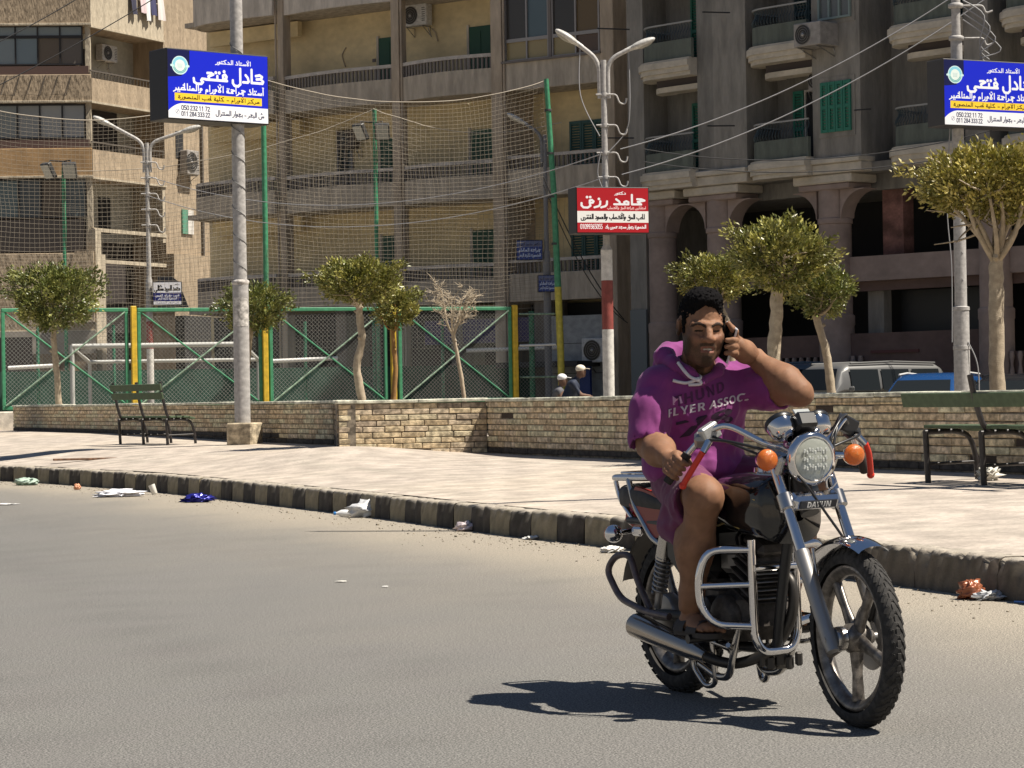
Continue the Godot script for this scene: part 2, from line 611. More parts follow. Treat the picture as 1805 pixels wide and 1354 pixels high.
func kerb_stone_mesh(front: Color, worn: float, sd: int, length := 0.465) -> ArrayMesh:
	var raw := length > 0.8
	var nz := noise(sd, 5.0, 3)
	var prof := [[0.022, -0.05], [0.020, 0.06], [0.016, 0.13], [0.012, 0.196], [0.007, 0.216], [-0.007, 0.2285], [-0.035, 0.2315], [-0.165, 0.232]]
	var m := MB.new()
	m.use_c = true
	var rows := []
	var cols := []
	var cnt := 25 if raw else 9
	for i in cnt:
		var x := length * (float(i) / (cnt - 1) - 0.5)
		var edge: float = (1.0 - smoothstep(0.0, 0.10, 0.5 - absf(x) / length)) * (0.25 if raw else 1.0)
		var r := []
		var c := []
		for k in prof.size():
			var q := nz.get_noise_2d(x * 3.0, prof[k][1] * 3.0 + k)
			var chip: float = maxf(0.0, nz.get_noise_2d(x * 2.0 + 31.0, 7.0) + (0.7 * nz.get_noise_2d(x * 9.0, k * 2.0) if raw else 0.0)) * worn * (1.0 if k >= 3 and k <= 5 else (0.10 if raw else 0.25))
			r.append(V(x, prof[k][1] - edge * 0.006 - chip * (0.06 if raw else 0.10) - q * 0.003, prof[k][0] - edge * 0.009 - chip * (0.06 if raw else 0.09) + q * 0.005 * (1.0 + worn)))
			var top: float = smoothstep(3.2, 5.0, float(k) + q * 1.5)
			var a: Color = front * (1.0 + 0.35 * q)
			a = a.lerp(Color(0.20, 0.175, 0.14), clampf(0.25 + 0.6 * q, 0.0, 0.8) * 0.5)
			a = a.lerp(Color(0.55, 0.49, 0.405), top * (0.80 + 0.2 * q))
			if chip > 0.12: a = a.lerp(Color(0.46, 0.40, 0.31), 0.6)
			a.a = 1.0
			c.append(a)
		rows.append(r); cols.append(c)
	m.grid(rows, false, cols)
	for e in [0, cnt - 1]:
		m.col = front
		for k in range(1, prof.size() - 1):
			m.tri(rows[e][0], rows[e][k], rows[e][k + 1], V(-1 if e == 0 else 1, 0, 0))
		m.tri(rows[e][0], rows[e][prof.size() - 1], rows[e][prof.size() - 1] + V(0, -0.28, 0), V(-1 if e == 0 else 1, 0, 0))
	return m.mesh()

func build_kerb() -> void:
	var root := Node3D.new()
	root.name = "kerb"
	root.set_meta("kind", "structure")
	add_child(root)
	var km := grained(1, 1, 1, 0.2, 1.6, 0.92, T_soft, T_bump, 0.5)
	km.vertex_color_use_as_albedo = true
	km.uv1_world_triplanar = true
	var dark := []
	var pale := []
	var raw := []
	for i in 4:
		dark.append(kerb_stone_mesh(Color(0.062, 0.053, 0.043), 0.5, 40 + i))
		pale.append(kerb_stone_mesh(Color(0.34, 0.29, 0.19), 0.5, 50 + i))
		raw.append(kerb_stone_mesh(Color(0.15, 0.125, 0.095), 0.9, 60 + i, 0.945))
	var line := curve(KERB, 24)
	var acc := 0.0
	var step := 0.475
	var i := 0
	var pos: Vector3 = line[0]
	var j := 0
	while i < line.size() - 1 and -pos.z < 52.0:
		var long_one: bool = -pos.z < 16.6
		var want := 0.94 if long_one else step
		var a := pos
		var left := want
		while i < line.size() - 1 and pos.distance_to(line[i + 1]) < left:
			left -= pos.distance_to(line[i + 1])
			pos = line[i + 1]
			i += 1
		if i >= line.size() - 1: break
		pos += (line[i + 1] - pos).normalized() * left
		if -pos.z < 9.5: continue
		var t := (pos - a).normalized()
		var o := MeshInstance3D.new()
		o.mesh = (raw if long_one else (dark if j % 2 == 0 else pale))[rng.randi() % 4]
		o.material_override = km
		o.name = "kerb_stone"
		root.add_child(o, true)
		# local z towards the road, local x along the line
		var zz := V(t.z, 0, -t.x)
		o.transform = Transform3D(Basis(V(0, 1, 0).cross(zz).normalized(), Vector3.UP, zz) * Basis(Vector3.UP, rr(-0.012, 0.012)), (a + pos) * 0.5 + V(0, rr(-0.008, 0.006), 0))
		j += 1
	# rubble and grit lying in the gutter
	var grit := MB.new()
	grit.use_c = true
	for k in 1100:
		var f := rng.randf()
		var p: Vector3 = line[int(f * (line.size() - 60)) + 20]
		var q: Vector3 = line[int(f * (line.size() - 60)) + 21]
		var t := (q - p).normalized()
		var off := absf(rng.randfn(0.0, 0.35)) + 0.03
		var s := rr(0.003, 0.011) * (1.0 if rng.randf() < 0.96 else 2.0)
		grit.col = Color(0.30, 0.26, 0.20) * rr(0.3, 1.3)
		grit.col.a = 1.0
		grit.box(p + V(t.z, 0, -t.x) * off + V(0, s * 0.3, 0), V(s, s * 0.7, s * 1.3), Basis.from_euler(V(rr(-0.5, 0.5), rr(0, 6), rr(-0.5, 0.5))))
	var gm := mat(1, 1, 1, 0.95)
	gm.vertex_color_use_as_albedo = true
	tag(obj("grit", grit, gm), "loose grit and crumbs of stone along the gutter", "grit", "", "stuff")

func brick_wall(called: String, label: String, segs: Array, top: float) -> void:
	# segs of [A, B, brick length, course height, palette, dark courses]; the first point of each the left one as seen
	var root := thing(called, label, "wall")
	var mortar := grained(0.20, 0.17, 0.13, 0.5, 1.5, 0.95)
	var capm := grained(0.60, 0.53, 0.43, 0.3, 1.2, 0.9, null, T_bump, 0.5)
	var count := 0
	var rest := {}
	for sg in segs:
		var a: Vector3 = sg[0]
		var b: Vector3 = sg[1]
		var e := (b - a).normalized()
		var nn := V(-e.z, 0, e.x)
		var bs := Basis(e, Vector3.UP, nn)
		var ln := a.distance_to(b)
		var ch: float = sg[3]
		var core := MB.new()
		core.box(a + e * ln * 0.5 - nn * 0.125 + V(0, (top - 0.045 + 0.1) * 0.5, 0), V(ln, top - 0.045 - 0.1, 0.225), bs)
		obj("wall_core", core, mortar, root)
		var mats := []
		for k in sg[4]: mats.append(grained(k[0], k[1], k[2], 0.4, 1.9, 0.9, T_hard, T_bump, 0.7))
		var darkm := grained(0.050, 0.043, 0.036, 0.4, 1.9, 0.9)
		var missing := mat(0.045, 0.032, 0.024, 0.95)
		var shapes := []
		for k in 6:
			var m := MB.new()
			var l: float = sg[2] * [0.82, 0.92, 1.0, 1.0, 1.08, 1.2][k]
			m.box(V(l * 0.5, 0, -0.012), V(l - 0.011, ch - 0.011, 0.04), Basis(), 0.006)
			shapes.append([l, m.mesh()])
		var row := 0
		while true:
			var y := top - 0.045 - ch * (row + 0.5)
			var low: float = minf(gh(a.x, a.z), gh(b.x, b.z))
			if y < low - 0.02: break
			var x := 0.0 if row % 2 == 0 else -0.0
			var first := true
			while x < ln - 0.04:
				var sh: Array = shapes[rng.randi() % 6]
				var l: float = sh[0]
				var m: Mesh = sh[1]
				if (first and row % 2 == 1) or x + l > ln:
					l = minf(l * 0.5, ln - x) if first else ln - x
					var mm := MB.new()
					mm.box(V(l * 0.5, 0, -0.012), V(maxf(l - 0.011, 0.01), ch - 0.011, 0.04), Basis(), 0.006)
					m = mm.mesh()
				first = false
				var p := a + e * x
				var gy := gh(p.x, p.z)
				if y + ch * 0.5 > gy:
					var mt: Material = mats[rng.randi() % mats.size()]
					var out := rr(-0.004, 0.006)
					var from_ground := int((y - gy + ch * 0.5) / ch)
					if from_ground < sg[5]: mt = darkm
					elif sg[5] > 0 and rng.randf() < 0.022:
						mt = missing
						out = -0.012
					var xf := Transform3D(bs * Basis(Vector3.BACK, rr(-0.006, 0.006)), p + V(0, y + rr(-0.002, 0.002), 0) + nn * out)
					if count < 300:
						var o := MeshInstance3D.new()
						o.mesh = m
						o.material_override = mt
						o.name = "brick"
						root.add_child(o, true)
						o.transform = xf
						count += 1
					else:
						if not rest.has(mt): rest[mt] = SurfaceTool.new()
						if rest[mt].get_meta("n", 0) == 0: rest[mt].begin(Mesh.PRIMITIVE_TRIANGLES)
						rest[mt].set_meta("n", 1)
						rest[mt].append_from(m, 0, xf)
				x += l
			row += 1
		# cap slabs
		var x := -0.02
		while x < ln:
			var l: float = minf(rr(0.6, 1.1), ln + 0.02 - x)
			var c := MB.new()
			c.box(V(0, 0, 0), V(l - 0.006, 0.042, 0.30), Basis(), 0.008)
			var o := obj("cap_slab", c, capm, root)
			o.transform = Transform3D(bs * Basis.from_euler(V(rr(-0.01, 0.01), rr(-0.006, 0.006), rr(-0.006, 0.006))), a + e * (x + l * 0.5) - nn * 0.12 + V(0, top - 0.021 + rr(-0.006, 0.006), 0))
			x += l
	if rest.size():
		var arr := ArrayMesh.new()
		for mt in rest:
			var am: ArrayMesh = rest[mt].commit()
			arr.add_surface_from_arrays(Mesh.PRIMITIVE_TRIANGLES, am.surface_get_arrays(0))
			arr.surface_set_material(arr.get_surface_count() - 1, mt)
		var o := MeshInstance3D.new()
		o.mesh = arr
		o.name = "far_bricks"
		root.add_child(o, true)
		o.set_meta("kind", "stuff")

func build_walls() -> void:
	var tan := [[0.56, 0.45, 0.29], [0.52, 0.41, 0.26], [0.60, 0.49, 0.33], [0.47, 0.37, 0.24], [0.55, 0.44, 0.31]]
	var buff := [[0.52, 0.42, 0.27], [0.48, 0.38, 0.24], [0.55, 0.46, 0.31], [0.44, 0.34, 0.21], [0.50, 0.41, 0.29], [0.36, 0.29, 0.21]]
	brick_wall("brick_planter_wall", "long tan brick planter wall with black painted foot behind the motorcycle and right bench", [[V(-0.335, 0, -34.0), V(5.4, 0, -19.86), 0.45, 0.0755, tan, 2]], 1.125)
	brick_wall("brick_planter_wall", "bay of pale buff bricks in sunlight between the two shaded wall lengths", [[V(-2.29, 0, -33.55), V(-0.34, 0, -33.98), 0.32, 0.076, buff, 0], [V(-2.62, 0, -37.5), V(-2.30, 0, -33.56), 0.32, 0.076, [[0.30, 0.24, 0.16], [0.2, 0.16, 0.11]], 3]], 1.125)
	brick_wall("brick_planter_wall", "shaded tan brick planter wall behind the left bench and the concrete pole foot", [[V(-11.3, 0, -57.8), V(-2.63, 0, -37.5), 0.45, 0.0755, tan, 2]], 1.125)
	# soil behind the walls
	var soil := MB.new()
	var poly := [[-11.3, 57.8], [-2.7, 37.6], [-2.2, 33.8], [-0.4, 34.2], [5.3, 20.0], [9.0, 21.5], [2.6, 40.0], [-1.5, 46.0], [-9.0, 62.0]]
	var pp := PackedVector2Array()
	for p in poly: pp.append(Vector2(p[0], -p[1]))
	var idx := Geometry2D.triangulate_polygon(pp)
	for i in range(0, idx.size(), 3):
		soil.tn(V(pp[idx[i]].x, 1.03, pp[idx[i]].y), V(pp[idx[i + 1]].x, 1.03, pp[idx[i + 1]].y), V(pp[idx[i + 2]].x, 1.03, pp[idx[i + 2]].y), Vector3.UP, Vector3.UP, Vector3.UP)
	structure("planter_soil", soil, grained(0.22, 0.17, 0.115, 0.5, 1.0, 0.95, T_hard, T_bump, 0.8))
	# low white wall past the planter's far end
	var w := MB.new()
	w.box(V(-13.4, 0.62, -59.0), V(4.6, 0.72, 0.25), Basis(Vector3.UP, 0.1), 0.02)
	w.box(V(-13.4, 0.30, -58.85), V(4.6, 0.30, 0.4), Basis(Vector3.UP, 0.1), 0.02)
	tag(obj("low_wall", w, grained(0.70, 0.64, 0.54, 0.2, 0.8)), "low whitewashed wall at the left edge under the green fence", "wall")

func bx(p: Node, called: String, m: Material, u0: float, u1: float, v0: float, v1: float, w0: float, w1: float, bev := 0.0) -> MeshInstance3D:
	var b := MB.new()
	b.box(V((u0 + u1) * 0.5, (v0 + v1) * 0.5, (w0 + w1) * 0.5), V(absf(u1 - u0), absf(v1 - v0), absf(w1 - w0)), Basis(), bev)
	return obj(called, b, m, p)

func band(p: Node, called: String, m: Material, line: Array, v0: float, v1: float, thick: float) -> MeshInstance3D:
	# a solid strip following a plan line (points u, w), standing from v0 to v1, its thickness inwards
	var poly := PackedVector2Array()
	for q in line: poly.append(Vector2(q.x, q.y))
	for i in range(line.size() - 1, -1, -1):
		var t: Vector2 = (line[mini(i + 1, line.size() - 1)] - line[maxi(i - 1, 0)]).normalized()
		poly.append(line[i] + Vector2(t.y, -t.x) * thick)
	var b := MB.new()
	b.prism(poly, v1 - v0, Transform3D(Basis(Vector3.RIGHT, Vector3.BACK, Vector3.DOWN), V(0, v1, 0)), true)
	return obj(called, b, m, p)

func bars(p: Node, called: String, m: Material, line: Array, v0: float, v1: float, gap: float, r: float, wavy := false) -> void:
	# upright bars of a railing along a plan line
	var b := MB.new()
	var pts := []
	for q in line: pts.append(V(q.x, 0, q.y))
	var acc := 0.0
	for i in pts.size() - 1:
		var l: float = pts[i].distance_to(pts[i + 1])
		while acc < l:
			var q: Vector3 = pts[i].lerp(pts[i + 1], acc / l)
			if wavy:
				var t: Vector3 = (pts[i + 1] - pts[i]).normalized()
				var out := V(-t.z, 0, t.x)
				var s := []
				for k in 6:
					var f := k / 5.0
					s.append(q + V(0, lerpf(v0, v1, f), 0) + out * sin(f * TAU) * 0.05)
				b.tube(s, r, 4, false)
			else:
				b.box(q + V(0, (v0 + v1) * 0.5, 0), V(r * 2, v1 - v0, r * 2))
			acc += gap
		acc -= l
	if b.v.size(): obj(called, b, m, p)

func window(p: Node, u0: float, u1: float, v0: float, v1: float, w: float, panes: int, fm: Material, gm: Material, gms: Array = []) -> void:
	var f := MB.new()
	var t := 0.05
	f.box(V((u0 + u1) * 0.5, v0 + t * 0.5, w), V(u1 - u0, t, 0.08))
	f.box(V((u0 + u1) * 0.5, v1 - t * 0.5, w), V(u1 - u0, t, 0.08))
	for k in panes + 1:
		f.box(V(lerpf(u0 + t * 0.5, u1 - t * 0.5, float(k) / panes), (v0 + v1) * 0.5, w + 0.003), V(t, v1 - v0 - t * 2, 0.075))
	var o := obj("window", f, fm, p)
	for k in panes:
		var a := lerpf(u0 + t * 0.5, u1 - t * 0.5, float(k) / panes) + t * 0.5
		var b := lerpf(u0 + t * 0.5, u1 - t * 0.5, float(k + 1) / panes) - t * 0.5
		var g := MB.new()
		g.box(V((a + b) * 0.5, (v0 + v1) * 0.5, w - 0.02), V(b - a, v1 - v0 - t * 2, 0.012))
		obj("pane", g, gms[k % gms.size()] if gms.size() else gm, o)

func shutters(p: Node, called: String, u0: float, u1: float, v0: float, v1: float, w: float, leaves: int, m: Material) -> void:
	for k in leaves:
		var a := lerpf(u0, u1, float(k) / leaves) + 0.008
		var b := lerpf(u0, u1, float(k + 1) / leaves) - 0.008
		var s := MB.new()
		var c := (a + b) * 0.5
		for e in [a + 0.03, b - 0.03]: s.box(V(e, (v0 + v1) * 0.5, w), V(0.06, v1 - v0, 0.05))
		for e in [v0 + 0.04, (v0 + v1) * 0.5, v1 - 0.04]: s.box(V(c, e, w - 0.002), V(b - a - 0.12, 0.08, 0.045))
		var o := obj(called, s, m, p)
		var n := int((v1 - v0) / 0.075)
		var l := MB.new()
		for i in n:
			l.box(V(c, v0 + (v1 - v0) * (i + 0.5) / n, w - 0.01), V(b - a - 0.12, 0.055, 0.012), Basis(Vector3.RIGHT, 0.6))
		obj("louvres", l, m, o).set_meta("kind", "stuff")

func bow(u0: float, u1: float, w0: float, bulge: float, steps := 12) -> Array:
	var out := []
	for i in steps + 1:
		var t := float(i) / steps
		out.append(Vector2(lerpf(u0, u1, t), w0 + bulge * sin(PI * t)))
	return out

func ac_unit(label: String, where: Vector3, turn: float, body: Material, s := V(0.82, 0.56, 0.30), vents := true) -> void:
	var t := thing("air_conditioner", label, "air conditioner", where, turn, "air conditioning units on the buildings")
	var b := MB.new()
	b.box(V(0, s.y * 0.5, 0), s, Basis(), 0.02)
	obj("casing", b, body, t)
	var fan := MB.new()
	var ft := Transform3D(Basis(Vector3.RIGHT, PI / 2), V(-s.x * 0.14, s.y * 0.5, s.z * 0.5 + 0.004))
	fan.lathe([Vector2(s.y * 0.42, 0.0), Vector2(s.y * 0.42, 0.006), Vector2(0.0, 0.006)], ft, 20)
	var g := obj("fan_grille", fan, M.dark_steel, t)
	var rg := MB.new()
	for k in 4:
		var pts := []
		for i in 20: pts.append(ft * V(cos(TAU * i / 20.0) * s.y * (0.12 + 0.1 * k), 0.012, sin(TAU * i / 20.0) * s.y * (0.12 + 0.1 * k)))
		rg.tube(pts, 0.004, 4, false, true)
	rg.ball(ft * V(0, 0.012, 0), V(0.05, 0.05, 0.02))
	obj("fan_guard", rg, M.steel, g)
	if vents:
		var vt := MB.new()
		for k in 7: vt.box(V(s.x * 0.38, s.y * (0.2 + 0.1 * k), s.z * 0.5 + 0.003), V(s.x * 0.13, 0.018, 0.008))
		obj("vent_slots", vt, M.dark_steel, t)
	var br := MB.new()
	for e in [-0.3, 0.3]:
		br.tube([V(e, -0.02, s.z * 0.5), V(e, -0.02, -s.z * 0.5 - 0.12), V(e, -0.28, -s.z * 0.5 - 0.12), V(e, -0.02, s.z * 0.4)], 0.014, 4)
	br.tube(curve([V(s.x * 0.3, 0.05, -s.z * 0.4), V(s.x * 0.36, -0.15, -s.z * 0.5), V(s.x * 0.45, -0.35, -s.z * 0.5)], 4), 0.016, 5)
	obj("bracket", br, M.steel, t)

func build_middle_building() -> void:
	var a := deg_to_rad(36.0)
	var t := thing("apartment_building", "ochre apartment block with curved concrete balconies behind the netting", "building", V(-3.59, 0, -76.0), -a)
	var ochre := grained(0.70, 0.575, 0.345, 0.2, 0.25, 0.92, T_stain)
	var conc := streaked(0.43, 0.375, 0.305)
	var pale := streaked(0.540, 0.486, 0.419)
	var pil := streaked(0.419, 0.344, 0.263)
	var railm := grained(0.486, 0.446, 0.405, 0.2, 0.6, 0.8)
	var slat := mat(0.17, 0.15, 0.14, 0.8)
	var green := mat(0.014, 0.075, 0.045, 0.55)
	var alu := mat(0.30, 0.28, 0.27, 0.4, 0.3)
	bx(t, "back_wall", ochre, -8.6, 8.2, 0, 19.5, -1.9, -1.5)
	bx(t, "rear_block", conc, -8.6, 8.2, 0, 19.5, -9.0, -1.95)
	var base := [3.87, 6.86, 9.93, 12.95, 15.95]
	for k in base.size():
		var b: float = base[k]
		bx(t, "floor_slab", conc, -8.2, 8.1, b + 0.02, b + 0.17, -1.5, -0.06)
		for s in [[-8.2, -4.23, 0.35], [-4.0, 0.23, 0.22], [0.53, 3.91, 0.28]]:
			var line := bow(s[0], s[1], 0.0, s[2])
			if s[0] < -8.0:
				line = [Vector2(-8.2, -1.5), Vector2(-8.25, -0.9), Vector2(-8.05, -0.3), Vector2(-7.6, 0.1)] + bow(-7.0, -4.23, 0.28, 0.12, 8)
			var wing: bool = s[0] < -8.0
			var solid: float = b + (0.9 if wing and k == 3 else 0.71)
			band(t, "balcony_parapet", pale if (k >= 3 and s[0] < 0) else conc, line, b, solid, 0.11)
			band(t, "balcony_rail", railm if not (wing and k == 3) else grained(0.10, 0.05, 0.045, 0.3, 1.0), line, solid + 0.33, solid + 0.43, 0.12)
			var inner := []
			for q in line: inner.append(q + Vector2(0, -0.05))
			bars(t, "railing_bars", slat, inner, solid, solid + 0.33, 0.135, 0.028)
	for q in [[-4.23, -4.0], [0.23, 0.53], [3.91, 4.30], [7.72, 8.17]]:
		bx(t, "pilaster", pil, q[0], q[1], 0, 19.5, -1.5 if q[0] > 3.0 else -0.32, 0.06, 0.015)
	# doors on the back wall behind the balconies
	for k in 4:
		var f: float = base[k] + 0.17
		for u in [-1.44, 2.02]:
			var d := bx(t, "door", green, u, u + 0.95, f, f + 2.05, -1.5, -1.45)
			for e in [0.24, 0.71]: bx(d, "door_panel", green, u + e - 0.19, u + e + 0.19, f + 0.2, f + 1.9, -1.45, -1.435)
			bx(t, "door_surround", pale, u - 0.09, u - 0.01, f, f + 2.12, -1.5, -1.44)
		bx(t, "ceiling_beam", ochre, -8.0, -4.3, f + 2.35, f + 2.82, -1.2, -1.0)
		bx(t, "junction_box", slat, -1.72, -1.6, f + 1.35, f + 1.45, -1.5, -1.47)
	# a window with a shutter beside the second balcony, hung pipes
	window(t, -3.16, -2.54, 9.03 - 1.6, 9.55 - 1.6 + 1.5, -1.47, 2, alu, M.glass_dark)
	var pipe := MB.new()
	pipe.tube(curve([V(-2.75, 12.0, -1.46), V(-2.9, 11.8, -1.46), V(-2.87, 11.62, -1.46), V(-2.78, 11.4, -1.46)], 4), 0.018, 5)
	pipe.tube(curve([V(0.62, 12.25, -1.46), V(0.75, 12.1, -1.46), V(0.83, 11.85, -1.46)], 4), 0.02, 5)
	for u in [-4.3, 0.62, 4.38]: pipe.tube([V(u, 0, 0.05), V(u, 19, 0.05)], 0.035, 6)
	obj("waste_pipe", pipe, pil, t)
	# glazed bay at the right on the upper floor, open loggias under it
	for k in base.size():
		var b: float = base[k]
		bx(t, "bay_parapet", conc, 4.3, 7.72, b - 0.02, b + 0.78, -0.2, 0.02, 0.01)
		if k == 2 or k == 3:
			var ys: Array = [b + 0.82, b + 1.42, b + 2.92]
			var amber := mat(0.30, 0.24, 0.12, 0.15)
			window(t, 4.36, 5.92, ys[0], ys[1], -0.05, 2, alu, amber)
			window(t, 6.02, 7.66, ys[0], ys[1], -0.05, 2, alu, amber, [amber, mat(0.10, 0.06, 0.04, 0.2)])
			window(t, 4.36, 5.92, ys[1], ys[2], -0.05, 2, alu, M.glass_blue, [mat(0.055, 0.05, 0.045, 0.2), M.glass_blue])
			window(t, 6.02, 7.66, ys[1], ys[2], -0.05, 2, alu, M.glass_blue, [mat(0.05, 0.045, 0.04, 0.2), mat(0.13, 0.085, 0.035, 0.2)])
			bx(t, "bay_post", slat, 5.92, 6.02, ys[0], ys[2], -0.1, 0.02)
			bx(t, "bay_sill", slat, 4.3, 7.74, b + 0.77, b + 0.83, -0.1, 0.10)
			# a bright curtain caught behind the last pane
			bx(t, "curtain", mat(0.55, 0.36, 0.10, 0.9), 7.0, 7.22, ys[0], ys[2], -0.16, -0.12)
		else:
			band(t, "balcony_rail", railm, [Vector2(4.3, -0.04), Vector2(7.72, -0.04)], b + 1.10, b + 1.19, 0.1)
			bars(t, "railing_bars", slat, [Vector2(4.35, -0.1), Vector2(7.7, -0.1)], b + 0.78, b + 1.1, 0.15, 0.025)
			shutters(t, "shutter", 5.6, 6.9, b + 0.3, b + 2.2, -1.44, 3, mat(0.05, 0.12, 0.115, 0.6))
	# shops under the block
	bx(t, "shop_front", mat(0.018, 0.017, 0.018, 0.6), -8.2, 7.6, 0, 3.8, -1.35, -1.2)
	for u in [-6.3, -2.0, 2.4, 5.4]:
		bx(t, "shop_pier", streaked(0.16, 0.14, 0.12), u - 0.2, u + 0.2, 0, 3.85, -1.2, -0.1)
	bx(t, "shop_board", mat(0.03, 0.02, 0.10, 0.5), 1.2, 5.2, 2.7, 3.4, -0.25, -0.12)
	bx(t, "tiled_panel", grained(0.33, 0.34, 0.34, 0.2, 0.8), 5.6, 7.7, 0, 3.4, -0.5, -0.15)
	for k in 3: bx(t, "tiled_joint", mat(0.1, 0.1, 0.1), 5.6, 7.7, 0.9 + 0.85 * k, 0.92 + 0.85 * k, -0.15, -0.146)
	bx(t, "awning", mat(0.06, 0.058, 0.055, 0.9), 4.6, 7.4, 1.95, 2.1, -0.2, 1.0)
	bx(t, "shop_sign_post", mat(0.02, 0.05, 0.22, 0.5), 7.0, 7.35, 0.0, 2.0, 0.2, 0.3)

func build_right_building() -> void:
	var a := deg_to_rad(48.0)
	var t := thing("apartment_building", "dark grey apartment block in shade with moulded round balconies over an arcade", "building", V(3.46, 0, -68.0), -a)
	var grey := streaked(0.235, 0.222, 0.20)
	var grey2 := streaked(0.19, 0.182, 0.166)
	var moss := streaked(0.118, 0.135, 0.115)
	var trim := grained(0.50, 0.455, 0.38, 0.3, 0.5, 0.9, T_stain)
	var pink := grained(0.285, 0.222, 0.195, 0.3, 0.3, 0.92, T_stain)
	var maroon := grained(0.128, 0.084, 0.072, 0.3, 0.3, 0.92, T_stain)
	var iron := mat(0.06, 0.085, 0.095, 0.5, 0.3)
	var green := mat(0.018, 0.13, 0.09, 0.6)
	var green2 := mat(0.02, 0.17, 0.115, 0.6)
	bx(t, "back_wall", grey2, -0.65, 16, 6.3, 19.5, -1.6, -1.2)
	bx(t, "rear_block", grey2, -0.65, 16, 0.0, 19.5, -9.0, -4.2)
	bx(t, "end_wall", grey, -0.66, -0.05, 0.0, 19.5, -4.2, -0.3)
	for q in [[2.22, 2.79], [2.79, 3.94], [6.18, 7.72], [10.88, 11.6]]:
		bx(t, "pier_wall", grey2 if q[0] == 2.22 else grey, q[0], q[1], 6.75, 19.5, -1.25, -0.004 if q[0] == 2.22 else 0.012 if q[0] != 2.79 else 0.0)
	for f in [6.75, 9.66, 12.57]:
		var steps := [[0.0, 0.16, 0.16], [-0.13, 0.0, 0.11], [-0.24, -0.13, 0.05], [0.16, 0.22, 0.10]]
		for q in [[0.05, 2.22], [3.94, 6.18], [8.55, 10.88], [11.9, 14.2]]:
			for s in steps:
				var o: float = s[2]
				var line := []
				for i in 9:
					var g := PI * 0.5 * i / 8.0
					line.append(Vector2(q[0] + 0.75 - (0.75 + o) * cos(g), -0.55 + (0.75 + o) * sin(g)))
				line.append(Vector2(q[1] - 0.005, 0.2 + o))
				band(t, "balcony_moulding", trim, line, f + s[0], f + s[1], 0.7)
			var ln := []
			for i in 9:
				var g := PI * 0.5 * i / 8.0
				ln.append(Vector2(q[0] + 0.75 - 0.75 * cos(g), -0.55 + 0.75 * sin(g)))
			ln.append(Vector2(q[1] - 0.005, 0.2))
			ln = [Vector2(q[0], -1.2)] + ln
			band(t, "balcony_parapet", moss, ln, f + 0.2, f + 0.72, 0.1)
			band(t, "balcony_rail", mat(0.30, 0.30, 0.29, 0.5), ln, f + 1.14, f + 1.18, 0.05)
			var inner := []
			for p in ln: inner.append(p + Vector2(0.02, -0.04))
			bars(t, "railing_bars", iron, inner, f + 0.72, f + 1.15, 0.105, 0.012, true)
			bx(t, "balcony_floor", grey2, q[0] + 0.3, q[1] - 0.01, f + 0.02, f + 0.12, -1.2, 0.0)
			# the smaller moulding under the slab
			if f > 7.0:
				var l2 := []
				for i in 7:
					var g := PI * 0.5 * i / 6.0
					l2.append(Vector2(q[0] + 0.85 - 0.55 * cos(g), -0.6 + 0.55 * sin(g)))
				l2.append(Vector2(q[1] - 0.005, -0.05))
				band(t, "balcony_bracket", trim, l2, f - 0.58, f - 0.44, 0.5)
				bx(t, "bracket_core", mat(0.06, 0.05, 0.05, 0.9), q[0] + 0.55, q[1] - 0.01, f - 0.44, f - 0.2, -1.2, -0.15)
		# string course on the piers
		for q in [[2.2, 3.96], [6.16, 7.74], [10.86, 11.62]]:
			if f < 7.0:
				bx(t, "string_course", trim, q[0], q[1], f - 0.24, f + 0.0, -0.5, 0.07, 0.02)
				bx(t, "string_course", trim, q[0], q[1], f + 0.002, f + 0.14, -0.5, 0.14, 0.02)
		var d: float = f + 0.12
		shutters(t, "shutter_door", 0.92, 2.16, d, d + 2.0, -1.15, 3, green)
		if f < 7.0:
			shutters(t, "shutter_door", 4.55, 4.92, d, d + 1.95, -1.1, 1, green2)
			var fr := mat(0.42, 0.40, 0.37, 0.6)
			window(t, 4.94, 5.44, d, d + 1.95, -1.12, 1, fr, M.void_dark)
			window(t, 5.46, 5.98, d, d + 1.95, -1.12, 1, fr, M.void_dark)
		else:
			shutters(t, "shutter_door", 4.6, 6.0, d, d + 2.0, -1.15, 3, mat(0.012, 0.04, 0.05, 0.6))
		shutters(t, "shutter_door", 9.2, 10.5, d, d + 2.0, -1.15, 3, mat(0.015, 0.06, 0.06, 0.6))
		shutters(t, "shutter_door", 12.3, 13.6, d, d + 2.0, -1.15, 3, green)
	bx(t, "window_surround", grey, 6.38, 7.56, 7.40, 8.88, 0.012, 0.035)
	shutters(t, "shutter", 6.48, 7.46, 7.52, 8.76, 0.06, 4, green2)
	bx(t, "window_surround", grey, 6.36, 7.60, 10.2, 11.75, 0.012, 0.035)
	window(t, 6.46, 7.5, 10.3, 11.6, 0.06, 3, mat(0.20, 0.26, 0.25, 0.6), mat(0.12, 0.13, 0.13, 0.1))
	for q in [[-0.05, 1.1], [3.6, 0.9], [8.1, 0.5]]:
		var pole := MB.new()
		pole.tube([V(q[0], 7.95 + 2.9, 0.2), V(q[0] - 0.1, 7.9 + 2.9, 0.2 + q[1])], 0.02, 5)
		pole.tube([V(q[0] + 0.1, 7.95, 0.2), V(q[0], 7.9, 0.2 + q[1])], 0.02, 5)
		obj("laundry_pole", pole, M.cable, t)
